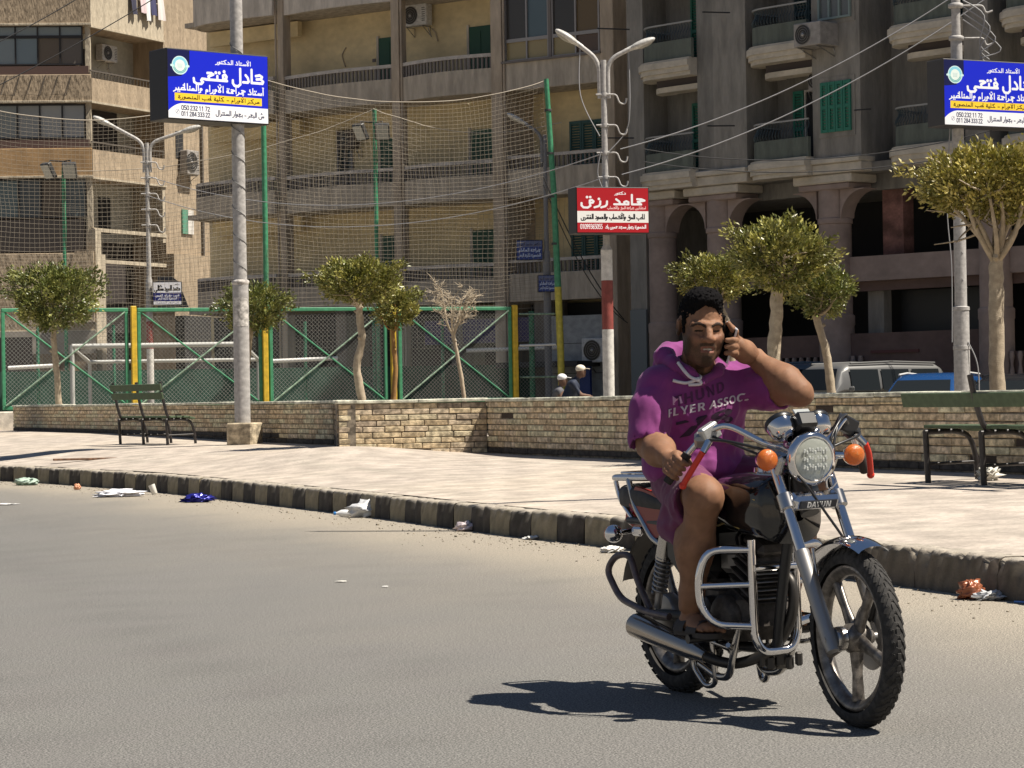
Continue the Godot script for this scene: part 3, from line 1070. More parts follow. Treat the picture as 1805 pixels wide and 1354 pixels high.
	# the arcade at street level
	for q in [[0.0, 0.75], [2.17, 3.02], [6.0, 6.81], [10.93, 11.7], [14.6, 15.4]]:
		var c := MB.new()
		var r: float = (q[1] - q[0]) * 0.5
		c.lathe([Vector2(r * 1.08, 0), Vector2(r * 1.08, 2.75), Vector2(r * 1.12, 2.78), Vector2(r * 1.12, 3.0), Vector2(r, 3.05), Vector2(r, 5.28), Vector2(r * 1.08, 5.30), Vector2(r * 1.08, 5.42), Vector2(r, 5.44), Vector2(r, 6.2)], Transform3D(Basis(), V((q[0] + q[1]) * 0.5, 0, -0.5)), 18)
		obj("column", c, pink, t)
		bx(t, "capital", trim, q[0] - 0.55, q[1] + 0.55, 6.28, 6.50, -1.0, 0.0, 0.03)
		bx(t, "capital", pink, q[0] - 0.42, q[1] + 0.42, 6.12, 6.28, -0.95, -0.06, 0.03)
	for q in [[-0.05, 0.75, 2.17], [0.0, 3.02, 6.0], [0.0, 6.81, 10.93], [0.0, 11.7, 14.6]]:
		var u0: float = q[1]
		var u1: float = q[2]
		var rx := minf(0.75, (u1 - u0) * 0.5)
		for sd in [0, 1]:
			var poly := PackedVector2Array()
			var e: float = u0 if sd == 0 else u1
			var dirn := 1.0 if sd == 0 else -1.0
			poly.append(Vector2(e - dirn * 0.02, 6.12))
			poly.append(Vector2(e - dirn * 0.02, 5.42))
			for i in 9:
				var g := PI * 0.5 * i / 8.0
				poly.append(Vector2(e + dirn * rx * (1.0 - cos(g)), 5.42 + 0.68 * sin(g)))
			poly.append(Vector2(e + dirn * rx, 6.12))
			var b := MB.new()
			b.prism(poly, 0.5, Transform3D(Basis(), V(0, 0, -0.75)), true)
			obj("arch_haunch", b, pink, t)
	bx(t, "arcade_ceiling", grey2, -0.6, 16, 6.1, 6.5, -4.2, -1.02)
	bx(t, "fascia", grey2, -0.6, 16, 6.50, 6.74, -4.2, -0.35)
	bx(t, "mezzanine_band", pink, 0.4, 6.4, 3.86, 4.46, -1.35, -1.1)
	bx(t, "mezzanine_band", pink, 6.4, 16, 3.84, 4.45, -0.75, -0.55)
	bx(t, "mezzanine_lip", maroon, 6.8, 16, 3.60, 3.84, -0.95, -0.75)
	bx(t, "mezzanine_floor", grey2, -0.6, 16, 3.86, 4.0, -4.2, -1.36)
	bx(t, "street_wall", maroon, 6.4, 10.95, 0, 2.55, -0.75, -0.5)
	bx(t, "street_wall", maroon, 11.6, 16, 0, 2.0, -0.75, -0.5)
	bx(t, "street_wall", maroon, 0.7, 6.1, 2.0, 2.55, -0.95, -0.7)
	bx(t, "street_wall", maroon, 0.4, 6.1, 0, 1.05, -0.95, -0.7)
	bx(t, "wall_panel", mat(0.12, 0.05, 0.045, 0.9), 7.5, 9.0, 2.05, 2.12, -0.5, -0.46)
	for q in [[0.9, 2.1], [3.1, 6.0], [6.5, 7.3]]:
		var u: float = q[0]
		while u < q[1]:
			var b := MB.new()
			b.lathe([Vector2(0.04, 0), Vector2(0.085, 0.2), Vector2(0.085, 0.3), Vector2(0.035, 0.6), Vector2(0.07, 0.8), Vector2(0.05, 0.9)], Transform3D(Basis(), V(u, 1.1, -0.72 if q[0] < 6.4 else -0.42)), 8)
			obj("baluster", b, pink, t)
			u += 0.24
	var u := 11.8
	while u < 14.5:
		var b := MB.new()
		b.lathe([Vector2(0.04, 0), Vector2(0.085, 0.2), Vector2(0.085, 0.3), Vector2(0.035, 0.6), Vector2(0.07, 0.8), Vector2(0.05, 0.9)], Transform3D(Basis(), V(u, 1.1, -0.42)), 8)
		obj("baluster", b, pink, t)
		u += 0.24
	bx(t, "inner_pier", grained(0.20, 0.10, 0.085, 0.3, 0.3), 7.35, 8.0, 4.45, 6.1, -1.6, -1.2)
	bx(t, "inner_pier", grey, 7.0, 7.5, 2.5, 3.7, -1.3, -1.0)
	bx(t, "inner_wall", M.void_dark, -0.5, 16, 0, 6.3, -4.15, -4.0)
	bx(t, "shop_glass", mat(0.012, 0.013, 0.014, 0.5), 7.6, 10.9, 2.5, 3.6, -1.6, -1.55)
	bx(t, "side_door", mat(0.12, 0.14, 0.15, 0.5), -0.62, -0.02, 0.0, 3.4, -0.28, -0.22)

func build_left_building() -> void:
	var t := thing("apartment_building", "sandy brown apartment block with glazed corner and deep balconies at the left edge", "building", V(-14.86, 0, -90.0), deg_to_rad(4.0))
	var tan := streaked(0.344, 0.271, 0.189)
	var brown := streaked(0.284, 0.215, 0.142)
	var pale := streaked(0.447, 0.387, 0.292)
	var cream := grained(0.447, 0.430, 0.361, 0.2, 0.3, 0.95, T_stain)
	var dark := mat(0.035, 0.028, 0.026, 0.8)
	var frame := mat(0.02, 0.018, 0.018, 0.5)
	var steel := mat(0.10, 0.085, 0.07, 0.6)
	# the front range
	bx(t, "core", brown, -8.0, -0.4, 0, 19.5, -8.0, -0.45)
	var bands := [[3.7, 6.45], [9.15, 10.15], [11.8, 12.75], [14.53, 16.3], [17.2, 18.2]]
	for b in bands:
		bx(t, "spandrel", tan if b[0] != 9.15 else grained(0.36, 0.23, 0.115, 0.4, 0.3, 0.95, T_stain), -8.0, 0.18, b[0], b[1], -0.35, 0.0, 0.02)
		bx(t, "ledge", pale, -8.0, 0.22, b[0] - 0.05, b[0] + 0.03, -0.3, 0.04, 0.01)
	bx(t, "corner_post", pale, -0.02, 0.16, 5.0, 19.0, -0.42, -0.1)
	var curtainm := mat(0.16, 0.13, 0.10, 0.8)
	var gl := [mat(0.20, 0.25, 0.27, 0.12), curtainm, mat(0.15, 0.13, 0.11, 0.6), mat(0.24, 0.28, 0.29, 0.12)]
	window(t, -5.6, -0.1, 13.1, 14.1, -0.2, 7, frame, gl[0], [gl[0], gl[1], gl[2], gl[3]])
	window(t, -5.6, -0.1, 14.1, 14.5, -0.2, 7, frame, gl[0], [gl[3]])
	bx(t, "ledge", mat(0.10, 0.06, 0.05, 0.9), -8.0, 0.1, 12.76, 13.05, -0.35, -0.04)
	var frost := [mat(0.30, 0.31, 0.30, 0.4), mat(0.36, 0.37, 0.36, 0.4), mat(0.34, 0.35, 0.35, 0.4), mat(0.24, 0.26, 0.25, 0.3)]
	window(t, -5.6, -0.05, 10.5, 11.72, -0.2, 7, frame, frost[0], frost)
	bx(t, "ledge", mat(0.10, 0.06, 0.05, 0.9), -8.0, 0.1, 10.16, 10.45, -0.35, -0.04)
	var dim := [mat(0.09, 0.10, 0.10, 0.2), mat(0.14, 0.11, 0.08, 0.6), mat(0.10, 0.12, 0.12, 0.15), mat(0.13, 0.17, 0.17, 0.15)]
	window(t, -5.6, -0.05, 7.7, 9.08, -0.2, 7, frame, dim[0], dim)
	bx(t, "loading_shelf", dark, -8.0, -0.1, 6.5, 7.65, -0.42, -0.15)
	for u in [-2.6, -1.7, -0.8]:
		var r := MB.new()
		r.tube([V(u - 0.15, 12.72, 0.02), V(u - 0.35, 12.05, 0.05), V(u + 0.1, 12.0, 0.05), V(u + 0.3, 12.72, 0.02)], 0.015, 5)
		obj("drying_frame", r, steel, t)
	# sloping buttress and low walls under the corner
	var bt := MB.new()
	bt.prism(PackedVector2Array([Vector2(-1.25, 4.0), Vector2(0.2, 4.0), Vector2(0.2, 6.5), Vector2(-0.45, 6.5)]), 0.5, Transform3D(Basis(), V(0, 0, -0.2)))
	obj("buttress", bt, tan, t)
	bx(t, "street_wall", brown, -8.0, 0.2, 0, 2.9, -0.6, 0.0)
	bx(t, "street_wall", grained(0.30, 0.27, 0.23, 0.4, 0.3, 0.95, T_stain), -8.0, 0.2, 2.9, 3.7, -0.6, 0.05)
	bx(t, "garage_door", dark, -3.4, -2.0, 2.0, 3.5, 0.0, 0.06)
	# the side range turns back along the lane: its own axes inside the same block
	var s := Transform3D(Basis(Vector3.UP, deg_to_rad(60.0)), V(0.2, 0, 0))
	var place := func(called: String, m: Material, u0: float, u1: float, v0: float, v1: float, w0: float, w1: float) -> MeshInstance3D:
		var o := bx(t, called, m, u0, u1, v0, v1, w0, w1, 0.0)
		o.transform = s
		return o
	place.call("core", tan, 4.58, 7.9, 0, 19.5, -6.0, -0.02)
	place.call("side_back_wall", cream, 0.0, 4.6, 7.0, 19.5, -1.7, -1.35)
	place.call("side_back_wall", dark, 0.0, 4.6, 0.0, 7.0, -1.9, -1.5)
	for b in [[9.1, 10.1], [11.78, 12.62], [14.45, 15.8], [17.0, 18.2]]:
		place.call("balcony_parapet", pale if b[0] > 14 else tan, 0.0, 4.6, b[0], b[1], -0.12, 0.0)
		place.call("floor_slab", tan, 0.0, 4.6, b[0] + 0.002, b[0] + 0.15, -1.4, -0.12)
		place.call("ledge", pale, -0.02, 4.62, b[0] - 0.04, b[0] + 0.03, -0.1, 0.03)
		place.call("balcony_rail", steel, 0.0, 4.6, b[1] + 0.24, b[1] + 0.29, -0.08, -0.03)
		var ln := [Vector2(0.1, -0.06), Vector2(4.5, -0.06)]
		var cnt := t.get_child_count()
		bars(t, "railing_bars", steel, ln, b[1], b[1] + 0.26, 0.2, 0.012)
		t.get_child(cnt).transform = s
	for b in [[7.2, 7.45], [6.1, 6.35]]:
		place.call("balcony_rail", pale, 0.0, 4.6, b[0], b[1] - 0.12, -0.1, 0.0)
	place.call("corner_post", pale, 0.0, 0.35, 3.0, 7.3, -0.5, 0.06)
	place.call("corner_post", pale, 0.35, 0.62, 2.0, 6.4, -0.5, 0.04)
	place.call("jamb", pale, 4.4, 4.6, 7.0, 9.1, -1.35, -0.03)
	place.call("small_window", M.void_dark, 1.26, 1.85, 12.9, 13.9, -1.35, -1.32)
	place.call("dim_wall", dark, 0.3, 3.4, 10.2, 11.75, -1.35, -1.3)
	place.call("door", M.void_dark, 2.2, 2.9, 7.3, 8.6, -1.35, -1.3)
	place.call("window", M.void_dark, 5.3, 5.8, 10.2, 11.2, -0.03, 0.0)
	place.call("lane_wall", tan, 4.6, 9.4, 0.0, 6.6, -0.6, 0.3)
	place.call("lane_shop", mat(0.02, 0.018, 0.018, 0.8), 4.62, 8.2, 0.0, 4.3, 0.3, 0.7)
	place.call("shutter", mat(0.10, 0.28, 0.19, 0.6), 5.6, 5.95, 7.4, 8.3, 0.0, 0.05)
	place.call("shutter", mat(0.62, 0.60, 0.56, 0.6), 5.97, 6.35, 7.4, 8.3, 0.0, 0.05)
	place.call("drain_pipe", steel, 6.95, 7.05, 0, 12, -0.02, 0.08)
	# washing over the balcony
	var names := [["pale pink shirt hung on the line, between the white towels", 0.6, Color(0.6, 0.48, 0.5)], ["dark blue garment hung at the left end of the balcony washing", 0.0, Color(0.04, 0.04, 0.07)], ["white towel hung in the middle of the balcony washing", 0.9, Color(0.7, 0.7, 0.7)], ["navy shirt hung beside the white towel on the washing line", 1.25, Color(0.05, 0.05, 0.12)], ["white cloth hung at the right end of the washing line", 1.75, Color(0.68, 0.62, 0.6)]]
	var tw := t.transform * s
	for k in names.size():
		var rows := []
		for i in 7:
			var r := []
			for j in 6:
				var u: float = 2.35 + names[k][1] + j * 0.075
				r.append(tw * V(u, 15.95 - i * (0.11 + 0.02 * (k % 3)), 0.10 + 0.05 * sin(j * 1.9 + k) * (i / 6.0) + 0.01 * i))
			rows.append(r)
		var b := MB.new()
		b.grid(rows)
		var cl: Color = names[k][2]
		tag(obj("hung_garment", b, mat(cl.r, cl.g, cl.b, 0.9)), names[k][0], "garment", "washing on the left building's balcony")

func build_buildings() -> void:
	build_middle_building()
	build_right_building()
	build_left_building()
	var wht := grained(0.58, 0.57, 0.55, 0.2, 2.0, 0.5)
	var dull := grained(0.30, 0.28, 0.26, 0.2, 1.0, 0.6)
	var am := deg_to_rad(-36.0)
	var bm := Basis(Vector3.UP, am)
	var om := V(-3.59, 0, -76)
	ac_unit("white air conditioner with round black fan on the top ochre balcony wall", om + bm * V(0.25, 12.33, -1.2), am, wht, V(0.95, 0.64, 0.3))
	ac_unit("dark old air conditioner hung behind the netting on the ochre wall", om + bm * V(-2.5, 8.85, -1.2), am, mat(0.10, 0.08, 0.07, 0.7), V(0.7, 0.55, 0.3))
	ac_unit("pale air conditioner on the tiled shop wall beside the red and white pole", om + bm * V(7.55, 2.05, 0.1), am, wht, V(1.0, 0.68, 0.3))
	var ar := deg_to_rad(-48.0)
	var br := Basis(Vector3.UP, ar)
	var orr := V(3.46, 0, -68)
	ac_unit("boxy window air conditioner jutting out under the upper window of the grey block", orr + br * V(6.62, 9.62, 0.35), ar, dull, V(0.86, 0.58, 0.7), false)
	ac_unit("small air conditioner tucked beside the middle balcony of the grey block", orr + br * V(5.95, 8.65, -0.6), ar + 0.5, dull, V(0.6, 0.55, 0.35))
	var al := deg_to_rad(64.0)
	var bl := Basis(Vector3.UP, al)
	var ol := V(-14.66, 0, -90)
	ac_unit("cream air conditioner on the balcony back wall of the sandy block", ol + bl * V(2.6, 13.55, -1.15), al, wht, V(0.95, 0.6, 0.3))
	ac_unit("grey air conditioner on the sunlit side wall of the sandy block", ol + bl * V(5.9, 9.6, 0.2), al, dull, V(0.8, 0.9, 0.35))

# ---------- fence, nets ----------
func chain(p: Node3D, x0: float, x1: float, y0: float, y1: float, pitch: float) -> void:
	# diagonal wires of a chain-link sheet in the local xy plane
	var m := MB.new()
	var w := x1 - x0
	var h := y1 - y0
	for s in [-1.0, 1.0]:
		var k := -h
		while k < w:
			var a := maxf(k, 0.0)
			var b := minf(k + h, w)
			if b - a > 0.03:
				var ya := (a - k) if s > 0 else h - (a - k)
				var yb := (b - k) if s > 0 else h - (b - k)
				var n := maxi(2, int((b - a) / 0.5))
				var pts := []
				for i in n + 1:
					var f := float(i) / n
					pts.append(V(x0 + lerpf(a, b, f) + rr(-0.006, 0.006), y0 + lerpf(ya, yb, f) + rr(-0.006, 0.006), 0.006 * s))
				m.tube(pts, 0.0033, 3, false)
			k += pitch
	obj("chain_link", m, mat(0.32, 0.32, 0.29, 0.55), p).set_meta("kind", "stuff")

func net(label: String, a: Vector3, b: Vector3, ya: float, yb: float, bottom: float, sag: float, pitch: float, r: float, sd: int) -> void:
	var t := thing("sports_net", label, "net", a, 0.0, "tall ball nets round the pitch")
	var l := V(b.x - a.x, 0, b.z - a.z)
	var n := int(l.length() / pitch)
	var nz := noise(sd, 0.25, 2)
	var out := V(-l.z, 0, l.x).normalized()
	var pos := func(u: float, f: float) -> Vector3:
		var top := lerpf(ya, yb, u) - sag * 4.0 * u * (1.0 - u)
		var y := lerpf(bottom, top, f)
		var ruffle := nz.get_noise_2d(u * l.length(), y)
		return l * u + out * ruffle * 0.25 + l.normalized() * nz.get_noise_2d(y * 1.5, u * 20.0) * 0.10 + V(0, y - 0.12 * sin(u * PI * 3.0) * f * (1.0 - f) + 0.14 * nz.get_noise_2d(u * l.length() * 0.8 + 50.0, f * 9.0) * (1.0 - f * f), 0)
	var m := MB.new()
	for i in n + 1:
		var pts := []
		for k in 13: pts.append(pos.call(float(i) / n, k / 12.0))
		m.tube(pts, r, 3, false)
	var rows := int((maxf(ya, yb) - bottom) / pitch)
	for k in rows:
		var pts := []
		for i in range(0, n + 1, 2): pts.append(pos.call(float(i) / n, float(k) / rows))
		m.tube(pts, r, 3, false)
	obj("netting", m, M.wire, t).set_meta("kind", "stuff")
	var rope := MB.new()
	var pts := []
	for i in 41: pts.append(pos.call(i / 40.0, 1.0))
	rope.tube(pts, 0.012, 5, false)
	obj("top_rope", rope, mat(0.42, 0.37, 0.30, 0.8), t)

func post(p: Node, called: String, m: Material, x: float, y0: float, y1: float, r: float, z := 0.0, sides := 10) -> void:
	var b := MB.new()
	b.tube([V(x, y0, z), V(x, y1, z)], r, sides)
	obj(called, b, m, p)

func build_fence() -> void:
	var a := V(-12.0, 0, -60.0)
	var e := V(13.22, 0, -5.0)
	var turn := atan2(5.0, 13.22)
	var k := e.length() / 13.22
	var t := thing("pitch_fence", "green pipe and chain-link fence with yellow posts along the sports pitch", "fence", a, turn)
	var top := 3.36
	var low := 1.06
	var brace := grained(0.24, 0.34, 0.25, 0.4, 2.0, 0.5)
	for q in [[-14.9, -12.2], [-11.95, -9.20], [-8.92, -6.12], [-5.87, -3.12], [-2.77, -0.03]]:
		var x0: float = (q[0] + 12.0) * k
		var x1: float = (q[1] + 12.0) * k
		for s in [[x0, x1, top, top], [x0, x1, low, low], [x0, x0, low, top], [x1, x1, low, top]]:
			var b := MB.new()
			var c := V((s[0] + s[1]) * 0.5, (s[2] + s[3]) * 0.5, 0)
			b.box(c, V(s[1] - s[0] + 0.075, 0.09, 0.07) if s[2] == s[3] else V(0.085, top - low - 0.095, 0.068), Basis(), 0.012)
			obj("frame_bar", b, M.green_paint, t)
		for s in [[low + 0.05, top - 0.05], [top - 0.05, low + 0.05]]:
			var b := MB.new()
			b.tube([V(x0 + 0.04, s[0], 0.05 if s[0] < 2 else 0.0), V(x1 - 0.04, s[1], 0.05 if s[0] < 2 else 0.0)], 0.022, 6)
			obj("brace", b, brace if s[0] < 2 else M.green_paint, t)
		chain(t, x0 + 0.04, x1 - 0.04, low + 0.04, top - 0.04, 0.098)
	for x in [-9.05, -6.02, -2.95, 0.08]:
		var b := MB.new()
		b.box(V((x + 12.0) * k, 1.9, 0.05), V(0.135, 3.1, 0.12), Basis(), 0.015)
		obj("yellow_post", b, M.yellow_paint, t)
	# the narrower last panel, its own lighter frame
	var x0 := (0.2 + 12.0) * k
	var x1 := (1.12 + 12.0) * k
	for s in [[3.22, 3.22], [1.62, 1.62], [2.42, 2.44]]:
		var b := MB.new()
		b.tube([V(x0, s[0], 0.02), V(x1, s[1], 0.02)], 0.025 if s[0] != 2.42 else 0.03, 6)
		obj("rail", b, brace if s[0] != 2.42 else M.white, t)
	chain(t, x0, x1, low, 3.22, 0.098)
	var gp := MB.new()
	gp.tube([V(x0 + 0.42, 0.4, -0.2), V(x0 + 0.42, 3.3, -0.2)], 0.075, 8)
	obj("green_post", gp, M.green_dark, t)
	# tall net poles
	var pb := thing("net_pole", "tall leaning green net pole with yellow foot at the fence's right end", "pole", V(1.16, 0, -64.9), 0.0, "green poles that carry the ball nets")
	var up := MB.new()
	up.tube([V(0.05, 3.9, 0), V(-0.02, 6.4, 0), V(-0.16, 9.2, 0)], [0.085, 0.075, 0.06], 10)
	obj("pole", up, M.green_paint, pb)
	var lo := MB.new()
	lo.tube([V(0.12, 0, 0), V(0.09, 2.2, 0), V(0.05, 3.9, 0)], 0.09, 10)
	obj("yellow_foot", lo, grained(0.50, 0.43, 0.06, 0.2, 1.2, 0.5), pb)
	for y in [5.0, 6.2, 7.3, 8.4]:
		var straps := MB.new()
		straps.lathe([Vector2(0.09, -0.03), Vector2(0.095, 0.0), Vector2(0.09, 0.03)], Transform3D(Basis(), V(0.03 - (y - 4.0) * 0.036, y, 0)), 10)
		obj("strap", straps, M.cable, pb)
	var pa := thing("net_pole", "tall green net pole rising behind the blue sign on its grey pole", "pole", V(-5.97, 0, -62.4), 0.0, "green poles that carry the ball nets")
	post(pa, "pole", M.green_paint, 0, 0, 9.2, 0.065)
	for q in [[-3.70, 71.0, 9.2, "green net pole with paired floodlights above the flat-topped tree", 0.06], [-12.73, 73.0, 7.9, "green net pole with paired floodlights above the round tree at left", 0.055]]:
		var pc := thing("floodlight_pole", q[3], "pole", V(q[0], 0, -q[1]), 0.0, "green poles that carry the ball nets")
		post(pc, "pole", M.green_paint, 0, 0, q[2], q[4])
		for s in [-1.0, 1.0]:
			var fl := MB.new()
			var c := V(s * 0.30 - 0.08, q[2] - 0.66 + (0.55 if q[1] > 72.0 else 0.0), 0.25)
			var bs := Basis(Vector3.UP, s * 0.35 - 0.4) * Basis(Vector3.RIGHT, 0.5)
			fl.box(c, V(0.40, 0.48, 0.14), bs, 0.02)
			var o := obj("floodlight", fl, mat(0.05, 0.05, 0.05, 0.5), pc)
			var gl := MB.new()
			gl.box(c + bs * V(0, 0, 0.075), V(0.34, 0.41, 0.01), bs)
			obj("lens", gl, mat(0.40, 0.40, 0.36, 0.2), o)
			var arm := MB.new()
			arm.tube([V(0, c.y + 0.28, 0), V(c.x, c.y + 0.3, 0.1), c], 0.025, 5)
			obj("bracket", arm, M.dark_steel, pc)
	net("tall ball net hung between the blue sign's green pole and the leaning pole", V(-5.95, 0, -62.4), V(1.0, 0, -64.9), 9.0, 9.15, 3.4, 0.55, 0.115, 0.0034, 71)
	net("tall ball net at left in front of the sandy building", V(-13.6, 0, -59.4), V(-5.95, 0, -62.4), 8.6, 9.0, 3.4, 0.9, 0.115, 0.0032, 72)
	net("far ball net across the pitch in front of the ochre building", V(-12.73, 0, -73.0), V(-3.7, 0, -71.0), 7.8, 9.2, 2.5, 0.5, 0.16, 0.0036, 73)
	net("far ball net right of the floodlight pole across the pitch", V(-3.7, 0, -71.0), V(1.5, 0, -69.8), 9.2, 8.6, 2.5, 0.45, 0.16, 0.0036, 74)
	# the far side of the pitch
	var fw := MB.new()
	fw.box(V(-6.6, 1.05, -72.3), V(16.0, 2.0, 0.3), Basis(Vector3.UP, 0.17))
	tag(obj("pitch_side_wall", fw, grained(0.025, 0.07, 0.05, 0.4, 0.5, 0.9, T_stain)), "dark green low wall on the far side of the pitch", "wall")
	var ff := thing("far_pitch_fence", "thin green posts and white rail on the far side of the pitch", "fence", V(0, 0, -70.6))
	for x in [-13.1, -11.0, -5.7, -3.8, -1.9, 0.55]: post(ff, "green_post", M.green_dark, x, 0, 3.3, 0.045)
	for q in [[-13.9, -12.5, 2.15], [-6.6, -4.8, 2.22], [-1.25, 1.3, 2.42]]:
		var b := MB.new()
		b.tube([V(q[0], q[2], 0.12), V(q[1], q[2] + 0.05, 0.12)], 0.055, 6)
		obj("white_rail", b, M.white, ff)
	var g := thing("football_goal", "white pipe goal frame seen through the fence at left", "goal", V(-11.05, 0, -64.2), 0.12)
	var gm := mat(0.50, 0.50, 0.47, 0.6)
	var gb := MB.new()
	gb.tube([V(0, 0, 0), V(0, 2.62, 0)], 0.055, 8)
	obj("goal_post", gb, gm, g)
	var gb2 := MB.new()
	gb2.tube([V(4.3, 0, 0), V(4.3, 2.62, 0)], 0.055, 8)
	obj("goal_post", gb2, gm, g)
	var cb := MB.new()
	cb.tube([V(0, 2.58, 0), V(4.3, 2.58, 0)], 0.06, 8)
	obj("crossbar", cb, gm, g)
	for x in [0.0, 4.3]:
		var st := MB.new()
		st.tube(rounded([V(x, 2.55, 0), V(x + 0.38, 2.20, -1.2), V(x + 0.38, 0, -1.2)], 0.1), 0.045, 6)
		obj("goal_stay", st, gm, g)
	var bb := MB.new()
	bb.tube([V(0.38, 2.2, -1.2), V(4.68, 2.2, -1.2)], 0.045, 6)
	obj("back_bar", bb, gm, g)

# ---------- lamp poles ----------
func lamp_head(p: Node, o: Vector3, dirn: Vector3, ln: float) -> void:
	var b := look(dirn)
	var m := MB.new()
	m.ball(o + b * V(0, 0, ln * 0.5), V(0.12, 0.075, ln * 0.55), b, 14, 10)
	m.tube([o - b * V(0, 0, 0.12), o + b * V(0, 0, 0.15)], [0.04, 0.06], 8)
	var h := obj("lamp_head", m, grained(0.50, 0.49, 0.46, 0.2, 3.0, 0.4), p)
	var g := MB.new()
	g.ball(o + b * V(0, -0.035, ln * 0.55), V(0.09, 0.06, ln * 0.38), b, 12, 8)
	obj("lamp_glass", g, mat(0.30, 0.29, 0.25, 0.15), h)

func street_lamp(label: String, where: Vector3, h: float, r0: float, r1: float, joint: float, arms: Array, hooks: Array, bands: Array, pm: Material) -> Node3D:
	var t := thing("street_lamp", label, "street lamp", where)
	var lo := MB.new()
	lo.lathe([Vector2(r0, 0), Vector2(r0, joint - 0.15), Vector2(r0 * 0.95, joint - 0.05), Vector2(r1, joint + 0.02), Vector2(r1, joint + 0.1)], Transform3D(), 14)
	obj("lower_pole", lo, pm, t)
	var up := MB.new()
	up.tube([V(0, joint, 0), V(0, h, 0)], [r1, r1 * 0.85], 12)
	obj("upper_pole", up, pm, t)
	for b in bands:
		var m := MB.new()
		m.lathe([Vector2(r0 + 0.004, b[0]), Vector2(r0 + 0.006, b[1])], Transform3D(), 14)
		obj("painted_band", m, b[2], t)
	for a in arms:
		var s: float = signf(a.x)
		var m := MB.new()
		var pts := rounded([V(s * r1 * 1.25, h - 0.75, 0), V(s * r1 * 1.25, h, 0), V(a.x, h + a.y, a.z)], 0.25, 5)
		m.tube(pts, 0.045, 8)
		obj("arm", m, pm, t)
		lamp_head(t, V(a.x, h + a.y, a.z), V(a.x, a.y, a.z).normalized(), 0.5)
	for y in hooks:
		var m := MB.new()
		m.lathe([Vector2(r1 * 1.15, -0.04), Vector2(r1 * 1.25, 0.0), Vector2(r1 * 1.15, 0.04)], Transform3D(Basis(), V(0, y, 0)), 12)
		m.tube(rounded([V(-0.16, y, 0.05), V(0.24, y, 0.05), V(0.30, y - 0.18, 0.05), V(0.42, y - 0.20, 0.05), V(0.44, y - 0.08, 0.05)], 0.06, 3), 0.018, 5)
		obj("cable_hook", m, M.pole_paint, t)
	return t

